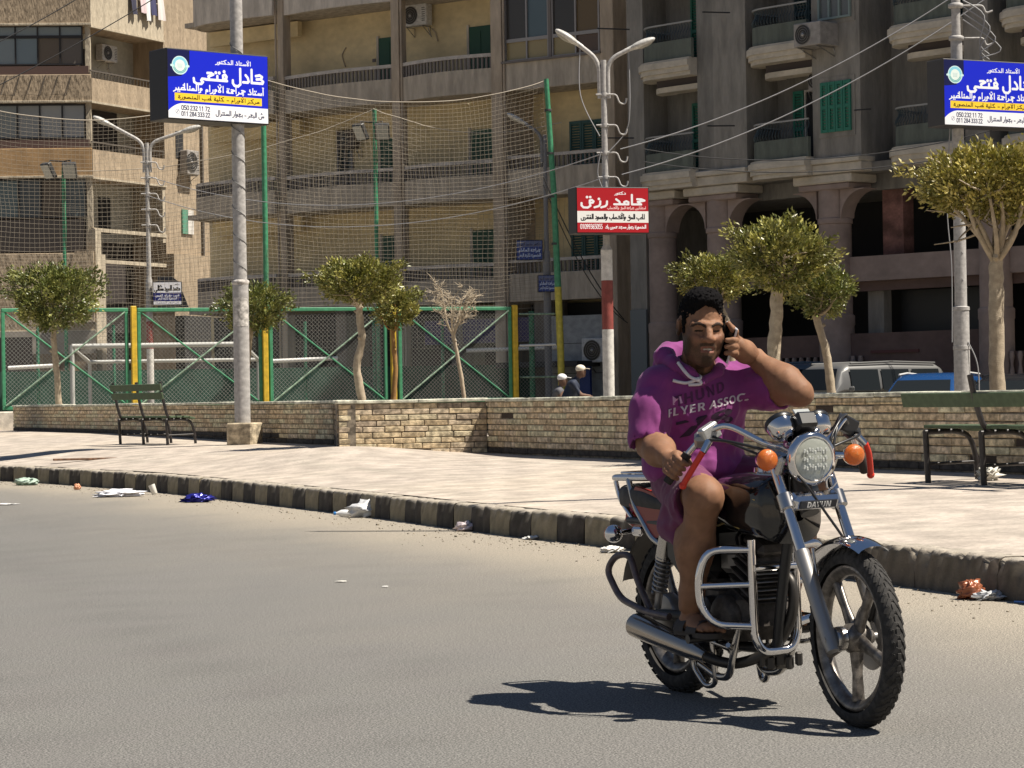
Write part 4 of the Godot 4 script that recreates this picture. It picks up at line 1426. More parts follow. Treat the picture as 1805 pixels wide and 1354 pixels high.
func build_poles() -> void:
	# grey sign pole at left with its concrete foot
	var lp := V(-4.23, 0.0, -40.0)
	var gy := gh(lp.x, lp.z)
	var t := thing("sign_pole", "grey steel pole on a concrete block carrying the left blue sign", "pole", V(lp.x, gy, lp.z))
	var blk := MB.new()
	blk.box(V(0.03, 0.15, 0), V(0.43, 0.38, 0.43), Basis(Vector3.UP, -0.35), 0.02)
	obj("concrete_foot", blk, grained(0.40, 0.335, 0.235, 0.4, 1.2, 0.95, T_hard, T_bump, 0.9), t)
	var lo := MB.new()
	lo.lathe([Vector2(0.125, 0.2), Vector2(0.125, 2.52), Vector2(0.118, 2.56), Vector2(0.105, 2.58)], Transform3D(), 16)
	obj("lower_pole", lo, M.pole_paint, t)
	var up := MB.new()
	up.tube([V(0, 2.55, 0), V(0, 9.5, 0)], [0.105, 0.095], 14)
	obj("upper_pole", up, M.pole_paint, t)
	var rb := MB.new()
	rb.lathe([Vector2(0.125, 2.50), Vector2(0.138, 2.53), Vector2(0.138, 2.56), Vector2(0.11, 2.58)], Transform3D(), 16)
	obj("collar", rb, grained(0.46, 0.43, 0.40, 0.3, 2.0), t)
	var st := MB.new()
	st.lathe([Vector2(0.1265, 1.85), Vector2(0.1265, 2.3)], Transform3D(), 16, 0.4, 2.5)
	obj("torn_poster", st, grained(0.46, 0.44, 0.41, 0.3, 2.0), t)
	var tw := MB.new()
	var coil := []
	for k in 100: coil.append(V(cos(k * 0.55) * 0.108, 2.7 + k * 0.037, sin(k * 0.55) * 0.108))
	tw.tube(coil, 0.006, 4)
	obj("wrapped_wire", tw, mat(0.15, 0.15, 0.15, 0.7), t)
	# right sign pole behind the wall
	var rp := V(8.29, 0.0, -47.0)
	var t2 := thing("sign_pole", "grey steel pole with lashed cables carrying the right blue sign", "pole", rp)
	var l2 := MB.new()
	l2.lathe([Vector2(0.15, 0.0), Vector2(0.15, 2.55), Vector2(0.14, 2.62), Vector2(0.115, 2.64)], Transform3D(), 16)
	obj("lower_pole", l2, M.pole_paint, t2)
	var u2 := MB.new()
	u2.tube([V(0, 2.6, 0), V(0, 7.6, 0)], [0.115, 0.108], 14)
	u2.tube([V(0, 7.6, 0), V(0, 10.0, 0)], [0.085, 0.08], 14)
	obj("upper_pole", u2, M.pole_paint, t2)
	for y in [1.9, 2.62, 7.6, 8.2, 8.7]:
		var c := MB.new()
		c.lathe([Vector2(0.10, -0.05), Vector2(0.16 if y < 3 else 0.14, -0.03), Vector2(0.16 if y < 3 else 0.14, 0.03), Vector2(0.10, 0.05)], Transform3D(Basis(), V(0, y, 0)), 16)
		if y > 3: c.tube(rounded([V(0.1, y, 0), V(0.5, y, 0), V(0.55, y - 0.15, 0), V(0.68, y - 0.1, 0)], 0.06), 0.02, 5)
		obj("clamp", c, M.pole_paint, t2)
	var w2 := MB.new()
	w2.tube(curve([V(0.1, 2.0, 0.12), V(0.26, 1.6, 0.12), V(0.28, 1.0, 0.12), V(0.18, 0.4, 0.1)], 6), 0.012, 5)
	w2.tube(curve([V(-0.16, 6.0, 0.1), V(-0.24, 4.5, 0.1), V(-0.18, 3.4, 0.12), V(-0.2, 2.0, 0.15)], 6), 0.010, 5)
	for k in 5: w2.tube([V(0.118, 3.0 + k * 0.5, 0.02), V(0.02, 3.15 + k * 0.5, 0.118), V(-0.116, 3.32 + k * 0.5, 0.02)], 0.008, 4)
	for k in 4: w2.tube(curve([V(0.12, 8.3 - k * 0.12, 0.05), V(0.5 + 0.1 * k, 8.0 - k * 0.2, 0.1), V(0.42, 7.5 - k * 0.1, 0.05), V(0.6, 7.3 - 0.1 * k, 0.0)], 5), 0.012, 4)
	obj("lashed_cable", w2, M.cable_pale, t2)
	var wh := grained(0.62, 0.60, 0.56, 0.2, 1.2, 0.6)
	var red := grained(0.23, 0.05, 0.04, 0.2, 1.2, 0.6)
	var lm := street_lamp("double armed street lamp with red and white painted foot and red sign", V(1.895, 0, -50.0), 7.70, 0.108, 0.066, 4.05, [V(-0.50, 0.33, 0), V(0.54, 0.22, 0.0)], [7.02, 6.42, 5.88, 5.40, 4.9 + 0.02], [[3.38, 3.98, wh], [2.42, 3.38, red], [0.2, 2.42, wh]], M.pole_paint)
	for q in [[V(-0.45, 7.98, 0), V(-0.46, 7.0, 0.1), V(-0.10, 6.2, 0.1)], [V(0.5, 7.88, 0), V(0.5, 6.8, 0.1), V(0.42, 6.3, 0.05), V(0.08, 5.9, 0.08)], [V(-0.08, 5.9, 0.06), V(-0.15, 5.5, 0.06), V(-0.07, 5.2, 0.06)]]:
		var w3 := MB.new()
		w3.tube(curve(q, 8), 0.010, 4)
		obj("lamp_wire", w3, M.cable_pale, lm)
	street_lamp("double armed street lamp behind the netting at left over the goal", V(-9.2, 0, -65.0), 7.75, 0.085, 0.06, 4.3, [V(-0.90, 0.46, 0), V(0.88, 0.26, 0)], [7.25, 6.85, 6.45, 6.05, 5.65], [[1.5, 2.5, wh], [2.5, 3.2, red]], M.pole_paint)
	street_lamp("slim single armed lamp pole beside the leaning net pole", V(0.98, 0, -68.0), 8.1, 0.10, 0.065, 5.0, [V(-0.55, 0.32, 0)], [], [], mat(0.17, 0.17, 0.18, 0.5))

# ---------- lettering ----------
# letters as pen strokes; x runs leftwards from the right edge, y up from the base line; first number the advance
const AR := {
	"alef_i": "1.8|.8,0 .8,9.5", "alef_f": "2.2|0,0 1.1,0 1.1,9.5",
	"tooth_n": "2.4|.7,3 .7,0 2.4,0", "tooth_m": "2.4|0,0 2.4,0/1.2,0 1.2,3", "tooth_f": "6.6|0,0 5.2,0 5.8,.5 6,2.6", "tooth_i": "6.8|.4,2.6 .7,.4 1.4,0 5.4,0 6,.5 6.2,2.6",
	"noon_f": "5|0,0 .8,0 .8,-2.3 2,-3.6 3.6,-3.4 4.4,-1.6 4.4,1", "noon_i": "5|.6,2.4 .6,-2 1.8,-3.6 3.6,-3.4 4.4,-1.6 4.4,1",
	"ya_f": "6.6|0,.2 1.8,.3 2.3,-.9 1.4,-2 2.2,-3.4 4.6,-3.6 6,-2.4 6.2,.2", "ya_i": "6.8|.6,2.6 2,2.4 .9,.6 2.3,-.9 1.6,-2.6 3,-3.7 5.2,-3.4 6.2,-2 6.4,.4",
	"jeem_n": "5.2|3.8,5.2 1.8,5.1 .3,3.9 3.5,2.5 1.9,0 5.2,0", "jeem_m": "5|0,0 5,0/4,4.7 2,4.8 .9,4 3.5,2.3 3,0", "jeem_f": "6.4|0,0 1.6,.6 1.4,3.6/.6,3.6 2.6,4.2 4.6,3.6/4.4,3.6 2,1.4 1.4,-1.2 2.4,-3.4 5,-3.8 6,-3", "jeem_i": "6.6|.5,3.6 2.6,4.2 4.8,3.6/4.4,3.6 2,1.4 1.4,-1.2 2.4,-3.4 5,-3.8 6.2,-3",
	"dal_i": "4|2.1,5.2 1,3.4 .5,.8 1,0 3.5,0", "dal_f": "4.2|0,0 3.8,0/2.8,5 1.3,2.6 .9,0",
	"ra_i": "3.2|.8,2.8 .9,-.2 1.6,-2 3.6,-3.2", "ra_f": "3.2|0,0 1,0 1.3,2/1.2,1 1.5,-1.2 3.6,-3.2",
	"seen_n": "5.6|.6,2.6 .6,0 5.6,0/2.2,0 2.2,2.4/3.8,0 3.8,2.4", "seen_m": "5.6|0,0 5.6,0/.8,0 .8,2.6/2.4,0 2.4,2.4/4,0 4,2.4", "seen_i": "9.4|.6,2.6 .6,0 4.6,0/2.2,0 2.2,2.4/3.8,2.2 4.4,0 4.5,-2.6 6,-3.7 8,-3.4 8.8,-1.6 8.8,1", "seen_f": "9.4|0,0 4.6,0/.8,0 .8,2.6/2.4,0 2.4,2.4/4,2.2 4.4,0 4.5,-2.6 6,-3.7 8,-3.4 8.8,-1.6 8.8,1",
	"sad_n": "6.4|.5,0 .7,1.6 2.6,3.4 4.4,2.6 4.6,1 4,0/.5,0 6.4,0/5.5,0 5.5,2", "sad_m": "6.4|0,0 6.4,0/.7,.4 2.6,3.4 4.4,2.6 4.6,1 4,0/5.5,0 5.5,2",
	"tah_n": "6|.6,0 6,0/.8,.4 2.8,3.4 4.6,2.4 4.8,.6/1.6,2 1.6,9.5", "tah_m": "6|0,0 6,0/.8,.4 2.8,3.4 4.6,2.4 4.8,.6/1.6,2 1.6,9.5",
	"ain_n": "5.4|4.2,5.2 2.2,5.9 .9,4.8 1.4,3.2 3.8,2.8/1.6,3 .3,1.4 .7,0 5.4,0", "ain_m": "4.4|0,0 4.4,0/2.2,.2 1,3.4 3.4,3.4 2.2,.2",
	"feh_n": "4.4|.5,0 4.4,0/2.4,1.3 1,1.4 .7,3 1.5,4.4 2.6,3.6 2.5,1.2 1.8,0", "feh_m": "4.4|0,0 4.4,0/2,0 1,1.4 1.2,3 2.2,3.4 3.1,2.4 2.8,1 2,0", "qaf_i": "6.9|2.5,1.3 1.2,1.4 .8,2.8 1.6,4.2 2.6,3.6 2.6,1.2 2.3,-1.6 3.6,-3.5 5.6,-3.3 6.5,-1.4 6.5,1", "qaf_f": "6.9|0,0 1,0/2.5,1.3 1.2,1 .8,2.8 1.6,4 2.6,3.4 2.6,1 2.3,-1.6 3.6,-3.5 5.6,-3.3 6.5,-1.4 6.5,1",
	"kaf_n": "5.2|.9,9 4.2,6.2 2.3,3.4 2,1 2.4,0/.6,0 5.2,0", "kaf_m": "5.2|.9,9 4.2,6.2 2.3,3.4 2,1 2.4,0/0,0 5.2,0", "kaf_f": "6.4|0,0 5.6,0 6,.8/.8,0 .8,9.5/2.2,3 3.8,3.8 2.6,4.8 4,5.8", "kaf_i": "6.4|.6,0 5.6,0 6,.8/.8,0 .8,9.5/2.2,3 3.8,3.8 2.6,4.8 4,5.8",
	"lam_n": "2.3|.8,9.5 .8,0 2.3,0", "lam_m": "2.3|0,0 2.3,0/1.1,0 1.1,9.5", "lam_f": "5.4|0,0 1,0/1,9.5 1,-1.6 2.2,-3.3 4.2,-3 5,-1.2 5,.8", "lam_i": "5.4|1,9.5 1,-1.6 2.2,-3.3 4.2,-3 5,-1.2 5,.8",
	"meem_n": "3.6|.6,0 .6,2.2 1.6,3.1 2.6,2.2 2.4,0/.6,0 3.6,0", "meem_m": "3.6|0,0 3.6,0/.8,0 .8,2 1.8,2.7 2.7,1.8 2.5,0", "meem_f": "3.4|0,0 1,0 .9,1.8 1.9,2.6 2.7,1.6 2.6,0 1,0/2.6,.4 2.9,-3.8", "meem_i": "3.4|.9,0 .9,1.8 1.9,2.6 2.7,1.6 2.6,0 .9,0/2.6,.4 2.9,-3.8",
	"heh_f": "3.3|0,0 1,0 1.3,3.9 2.7,2.4 2.6,.3 1,0", "heh_i": "3.6|1.8,4 .6,1.7 1,0 2.4,0 3,1.5 1.8,4", "heh_n": "5|.6,0 5,0/.8,0 .8,3 2.6,4 4,2.4 3.4,0/2,0 2.2,2.4 3.4,2.6", "heh_m": "5|0,0 5,0/2,0 1,2 2.4,3 3.4,1 2.4,-2 1.4,-1 2,0",
	"waw_i": "3.5|2.5,1.2 1.1,1.2 .8,2.6 1.6,3.8 2.6,3 2.5,.2 2.2,-1.8 4,-3.2", "waw_f": "3.5|0,0 1,0/2.5,1.2 1.1,1 .8,2.6 1.6,3.8 2.6,3 2.5,.2 2.2,-1.8 4,-3.2",
	"la_i": "4.4|3.8,9 1.3,1.6 1.8,0 3.4,.2 3.6,1.2 .8,9", "la_f": "4.6|0,0 2.4,0/2.4,0 3.9,9/2.6,.4 .9,9", "dash_i": "4|.8,1.6 3.2,1.6",
	"0": "6|3,0 1,1 .8,5 1.2,8.4 3,9.4 4.8,8.4 5.2,5 5,1 3,0", "1": "6|3,0 3,9.4 4.6,8", "2": "6|5,8 3.6,9.4 1.6,8.8 1.2,6.8 5.2,0 .8,0", "3": "6|5,8.6 3.2,9.4 1.2,8.2 1.8,5.6 3.4,5 1.2,3.8 1,1.4 2.8,0 5.2,.8", "4": "6|1.6,0 1.6,9.4 5.4,2.6 .6,2.6", "5": "6|1,9.4 4.6,9.4 4.8,5.4 2.6,5.8 .9,4 1,1.4 2.8,0 5.2,.6",
	"6": "6|1.4,9 3.6,8.4 5,5 4.8,1.4 3,0 1.2,1.2 1.2,4 3,5.2 4.8,3.8", "7": "6|5.2,9.4 .8,9.4 3.8,0", "8": "6|3,5 1.4,6.4 1.4,8.4 3,9.4 4.6,8.4 4.6,6.4 3,5 1,3.2 1,1.2 3,0 5,1.2 5,3.2 3,5", "9": "6|4.6,.4 2.4,1 1,4.4 1.2,8 3,9.4 4.8,8.2 4.8,5.4 3,4.2 1.2,5.6",
}
const LETTER := {"ا": "alef", "أ": "alef^", "ب": "tooth.1", "ت": "tooth:2", "ث": "tooth:3", "ن": "noon:1", "ي": "ya.2", "ى": "ya", "ج": "jeem.1", "ح": "jeem", "خ": "jeem:1", "د": "dal", "ذ": "dal:1", "ر": "ra", "ز": "ra:1", "س": "seen", "ش": "seen:3", "ص": "sad", "ض": "sad:1", "ط": "tah", "ظ": "tah:1", "ع": "ain", "غ": "ain:1", "ف": "feh:1", "ق": "qaf:2", "ك": "kaf", "ل": "lam", "م": "meem", "ه": "heh", "ة": "heh:2", "و": "waw", "ﻻ": "la", "ﻷ": "la^", "-": "dash"}
const ENDS := "اأدذرزوةىﻻﻷ-"

func ink(im: Image, a: Vector2, b: Vector2, hw: float, c: Color) -> void:
	var x0 := maxi(0, int(minf(a.x, b.x) - hw - 1)); var x1 := mini(im.get_width() - 1, int(maxf(a.x, b.x) + hw + 2))
	var y0 := maxi(0, int(minf(a.y, b.y) - hw - 1)); var y1 := mini(im.get_height() - 1, int(maxf(a.y, b.y) + hw + 2))
	var d := b - a
	var l := maxf(d.length_squared(), 1e-6)
	for y in range(y0, y1 + 1):
		for x in range(x0, x1 + 1):
			var p := Vector2(x + 0.5, y + 0.5)
			var t := clampf((p - a).dot(d) / l, 0, 1)
			var k := clampf(hw + 0.5 - p.distance_to(a + d * t), 0, 1)
			if k > 0.0: im.set_pixel(x, y, im.get_pixel(x, y).lerp(c, k))

func write_line(im: Image, text: String, right: float, base: float, width: float, unit: float, hw: float, c: Color) -> void:
	# right edge, base line, width to fill, pixels per unit of height
	text = text.replace("لا", "ﻻ").replace("لأ", "ﻷ")
	var glyphs := []
	var total := 0.0
	var joined := false
	if text[0] >= "0" and text[0] <= "9" or text[0] == "+":
		var rev := ""
		for ch in text: rev = ch + rev
		text = rev
	for i in text.length():
		var ch := text[i]
		if ch == " ":
			total += 2.2
			joined = false
			continue
		var form := "i"
		var code: String = LETTER.get(ch, ch)
		var nm := code.rstrip("0123456789").rstrip(".:^") if LETTER.has(ch) else ch
		if LETTER.has(ch):
			var next := i + 1 < text.length() and text[i + 1] != " " and text[i + 1] != "-" and not ENDS.contains(ch)
			form = ("m" if joined else "n") if next else ("f" if joined else "i")
			joined = next
			if not AR.has(nm + "_" + form):
				nm = {"noon": "tooth", "ya": "tooth", "qaf": "feh"}.get(nm, nm)
				if not AR.has(nm + "_" + form): form = "i" if AR.has(nm + "_i") else "n"
			nm += "_" + form
		if not AR.has(nm): continue
		var parts: PackedStringArray = AR[nm].split("|")
		glyphs.append([total, float(parts[0]), parts[1], code])
		total += float(parts[0])
	var sx := width / total
	for g in glyphs:
		for st in g[2].split("/"):
			var last = null
			for pt in st.split(" "):
				var q: PackedStringArray = pt.split(",")
				var p := Vector2(right - (g[0] + float(q[0])) * sx, base - float(q[1]) * unit)
				if last != null: ink(im, last, p, hw, c)
				last = p
		var code: String = g[3]
		var mid: float = right - (g[0] + g[1] * 0.45) * sx
		var n := 0
		var up := code.contains(":")
		if code.contains(":") or code.contains("."): n = int(code.right(1))
		var y: float = base - (7.0 if up else -2.6) * unit
		if code.begins_with("tooth") and up: y = base - 5.4 * unit
		if code.begins_with("noon") and up: y = base - (5.4 if g[2].find("-") < 0 else 2.0) * unit
		if code.begins_with("jeem") and not up: y = base + (2.4 if g[2].find("-") < 0 else 0.8) * unit
		if code.begins_with("ra") : y = base - 5.2 * unit
		if code.begins_with("feh"): y = base - 6.6 * unit
		if code.begins_with("heh"): y = base - 6.2 * unit
		for k in n:
			var off := (k - (minf(n, 2) - 1) * 0.5) * hw * 3.0 if k < 2 else 0.0
			ink(im, Vector2(mid + off, y - (hw * 2.4 if k == 2 else 0.0)), Vector2(mid + off + 0.1, y - (hw * 2.4 if k == 2 else 0.0)), hw * 1.25, c)
		if code.ends_with("^"):
			ink(im, Vector2(mid - hw, base - 11.6 * unit), Vector2(mid + hw, base - 11.2 * unit), hw * 0.9, c)

func sign_material(im: Image) -> StandardMaterial3D:
	var m := StandardMaterial3D.new()
	m.albedo_texture = ImageTexture.create_from_image(im)
	m.roughness = 0.35
	return m

func sign_box(label: String, where: Vector3, turn: float, size: Vector3, face: Material, side: Material) -> Node3D:
	var t := thing("sign_board", label, "sign", where, turn)
	var b := MB.new()
	b.box(Vector3.ZERO, size, Basis(), 0.012)
	obj("box", b, side, t)
	var f := MB.new()
	var h := size * 0.5
	var i := 0.02
	f.quv(V(-h.x + i, h.y - i, h.z + 0.003), V(h.x - i, h.y - i, h.z + 0.003), V(h.x - i, -h.y + i, h.z + 0.003), V(-h.x + i, -h.y + i, h.z + 0.003), Vector3.BACK)
	obj("face", f, face, t)
	return t

func build_signs() -> void:
	var navy := Color(0.03, 0.05, 0.20)
	var w := 700.0
	var h := 410.0
	var im := Image.create(700, 410, false, Image.FORMAT_RGB8)
	im.fill(Color(0.05, 0.13, 0.80))
	var ws := Color(0.95, 0.96, 0.98)
	for y in 410:
		for x in 700:
			# dark corner behind the emblem, white foot with its curved start
			if y < 165 - x * 0.10 and x < 150 - maxf(0.0, (y - 90) * 0.9): im.set_pixel(x, y, Color(0.04, 0.06, 0.28))
			var edge := 318.0 + 48.0 * pow(maxf(0.0, 1.0 - x / 110.0), 2.2)
			if y > edge: im.set_pixel(x, y, ws)
	im.fill_rect(Rect2i(44, 258, 612, 47), Color(0.98, 0.82, 0.22))
	# emblem: pale ring, pale disc, a ribbon beneath
	var ec := Vector2(83, 92)
	for y in range(30, 160):
		for x in range(20, 150):
			var d := Vector2(x, y).distance_to(ec)
			if d < 56.0: im.set_pixel(x, y, Color(0.85, 0.95, 0.95) if d > 51 else (Color(0.55, 0.82, 0.90) if y < 92 else Color(0.66, 0.86, 0.84)))
			if d < 34.0: im.set_pixel(x, y, Color(0.90, 0.95, 0.93))
	ink(im, Vector2(24, 95), Vector2(34, 95), 7, Color(0.8, 0.93, 0.94))
	ink(im, Vector2(132, 95), Vector2(142, 95), 7, Color(0.8, 0.93, 0.94))
	for k in 14:
		var a := PI * (0.12 + 0.76 * k / 14.0)
		var b := PI * (0.12 + 0.76 * (k + 1) / 14.0)
		for r in [38.0, 46.0]: ink(im, ec + Vector2(cos(a), sin(a)) * r, ec + Vector2(cos(b), sin(b)) * r, 1.2, Color(0.2, 0.45, 0.5))
	for k in 5: ink(im, ec + Vector2(-16 + 8 * k, -10), ec + Vector2(-12 + 6 * k, 16), 1.0, Color(0.55, 0.72, 0.75))
	write_line(im, "الأستاذ الدكتور", 582, 64, 250, 2.6, 2.7, ws)
	write_line(im, "عادل فتحى", 672, 166, 500, 8.4, 8.0, ws)
	write_line(im, "أستاذ جراحة الأورام والمناظير", 672, 238, 632, 3.9, 3.9, ws)
	write_line(im, "مركز الأورام - كلية طب المنصورة", 640, 290, 575, 2.5, 2.5, Color(0.22, 0.18, 0.02))
	write_line(im, "050 232 11 72", 288, 358, 200, 2.7, 2.2, navy)
	write_line(im, "011 284 333 22", 288, 394, 200, 2.7, 2.2, navy)
	write_line(im, "ش البحر - بجوار السنترال", 672, 376, 345, 3.0, 2.4, navy)
	for k in 12:
		ink(im, Vector2(62, 370) + Vector2(cos(k * 0.55), sin(k * 0.55)) * 13.0, Vector2(62, 370) + Vector2(cos((k + 1) * 0.55), sin((k + 1) * 0.55)) * 13.0, 1.0, Color(0.5, 0.52, 0.6))
	ink(im, Vector2(56, 378), Vector2(68, 362), 2.0, Color(0.45, 0.47, 0.55))
	var fm := sign_material(im)
	var dark := mat(0.012, 0.012, 0.014, 0.5)
	sign_box("blue doctor's sign board on the left grey pole above the bench", V(-4.64, 6.02, -39.78), deg_to_rad(39.0), V(1.86, 1.09, 0.52), fm, dark)
	sign_box("blue doctor's sign board cut by the right edge on the right grey pole", V(8.74, 6.54, -47.0), deg_to_rad(27.0), V(2.1, 1.22, 0.5), fm, mat(0.035, 0.033, 0.033, 0.5))
	# the red board
	var rd := Image.create(640, 400, false, Image.FORMAT_RGB8)
	rd.fill(Color(0.70, 0.085, 0.13))
	rd.fill_rect(Rect2i(0, 208, 640, 104), Color(0.95, 0.95, 0.94))
	write_line(rd, "دكتور", 440, 56, 102, 2.6, 3.0, ws)
	write_line(rd, "حامد رزق", 612, 146, 580, 9.0, 9.5, ws)
	write_line(rd, "استشارى جراحة المخ والأعصاب", 618, 188, 350, 2.4, 2.4, Color(0.95, 0.80, 0.80))
	write_line(rd, "لطب المخ والأعصاب والعمود الفقرى", 606, 278, 575, 4.4, 4.2, Color(0.04, 0.04, 0.06))
	write_line(rd, "المنصورة بجوار مسجد حسين بك", 618, 362, 370, 3.2, 3.0, ws)
	write_line(rd, "01099365055", 225, 368, 200, 4.4, 3.0, ws)
	sign_box("red and white doctor's sign board on the middle street lamp", V(1.94, 4.72, -49.75), deg_to_rad(17.0), V(1.50, 0.90, 0.50), sign_material(rd), dark)
	# white and navy board by the far left lamp
	var wb := Image.create(320, 256, false, Image.FORMAT_RGB8)
	wb.fill(Color(0.93, 0.93, 0.95))
	wb.fill_rect(Rect2i(0, 120, 320, 100), Color(0.10, 0.13, 0.42))
	write_line(wb, "محمد السيد مشالى", 308, 92, 296, 6.0, 6.0, Color(0.05, 0.05, 0.06))
	write_line(wb, "دكتور", 300, 30, 60, 1.6, 1.6, Color(0.1, 0.1, 0.12))
	write_line(wb, "طبيب وجراح العيون", 300, 160, 280, 2.6, 2.4, ws)
	write_line(wb, "المنصورة شارع البحر", 270, 196, 220, 2.4, 2.2, ws)
	write_line(wb, "ش البحر المنصورة", 290, 242, 260, 1.7, 1.6, Color(0.3, 0.3, 0.4))
	sign_box("white and navy sign board on the lamp behind the left fence", V(-8.72, 3.90, -64.9), 0.05, V(0.74, 0.60, 0.12), sign_material(wb), dark)
	var ban := MB.new()
	ban.prism(PackedVector2Array([Vector2(0, 0.75), Vector2(0.34, 0.75), Vector2(0.52, 0.62), Vector2(0.78, -0.05), Vector2(0.0, -0.05)]), 0.08, Transform3D(Basis(), V(-9.0, 3.6, -65.2)))
	tag(obj("dark_awning", ban, mat(0.02, 0.02, 0.026, 0.8)), "dark hanging cloth behind the white and navy sign board", "awning")
	# blue boards on the slim lamp pole
	var bb := Image.create(256, 192, false, Image.FORMAT_RGB8)
	bb.fill(Color(0.12, 0.22, 0.50))
	bb.fill_rect(Rect2i(6, 6, 244, 56), Color(0.36, 0.40, 0.55))
	write_line(bb, "دكتور محمد السيد", 240, 46, 220, 2.6, 2.8, Color(0.15, 0.15, 0.3))
	write_line(bb, "جراحة العظام", 240, 108, 220, 3.4, 3.4, Color(0.75, 0.8, 0.9))
	write_line(bb, "المنصورة شارع البحر", 240, 160, 220, 3.0, 3.0, Color(0.7, 0.75, 0.86))
	var bm := sign_material(bb)
	sign_box("upper blue sign board on the slim lamp pole behind the netting", V(0.52, 5.02, -67.9), 0.1, V(0.72, 0.54, 0.08), bm, dark)
	sign_box("lower blue sign board between the slim lamp and leaning net pole", V(0.98, 4.12, -67.8), 0.1, V(0.52, 0.46, 0.08), bm, dark)

func sagging(label: String, a: Vector3, b: Vector3, sag: float, r: float, m: Material) -> void:
	var pts := []
	for i in 25:
		var t := i / 24.0
		pts.append(a.lerp(b, t) - V(0, sag * 4.0 * t * (1.0 - t), 0))
	var k := MB.new()
	k.tube(pts, r, 5)
	tag(obj("overhead_cable", k, m), label, "cable", "cables strung across the street")

func build_cables() -> void:
	sagging("upper pale cable from the red sign's lamp to the top right", V(2.2, 5.95, -50.0), V(8.9, 8.9, -49.5), 0.35, 0.012, M.cable_pale)
	sagging("lower pale cable from the red sign's lamp to the top right", V(2.22, 5.45, -50.0), V(9.6, 8.9, -49.5), 0.42, 0.012, M.cable_pale)
	sagging("upper cable from the red sign's lamp leftwards in front of the nets", V(1.95, 5.9, -50.0), V(-9.2, 6.9, -64.8), 0.9, 0.010, M.cable_pale)
	sagging("lower cable from the red sign's lamp leftwards in front of the nets", V(1.95, 5.42, -50.0), V(-9.2, 6.4, -64.8), 0.9, 0.010, M.cable_pale)
	sagging("dark cable rising across the sandy building from its lower left", V(-20.0, 10.4, -85.0), V(-9.5, 16.2, -86.0), 0.3, 0.018, M.cable)
	sagging("second dark cable rising across the sandy building's glazed corner", V(-20.0, 11.9, -85.0), V(-12.0, 16.3, -86.0), 0.3, 0.018, M.cable)
	sagging("thin dark cable low across the arcade building's string course", V(3.2, 6.6, -60.0), V(12.0, 6.7, -56.0), 0.5, 0.012, M.cable)
	sagging("thin dark cable lower across the arcade building's balconies", V(3.2, 6.9, -60.0), V(12.0, 7.2, -56.0), 0.6, 0.012, M.cable)
	sagging("pair cable slanting from the leaning net pole to the tiled shop wall", V(0.9, 6.8, -66.0), V(3.1, 3.2, -70.0), 0.35, 0.016, M.cable)
	sagging("slack cable beside the slanting one to the tiled shop wall", V(0.9, 6.6, -66.0), V(3.2, 3.1, -70.0), 0.55, 0.014, M.cable)

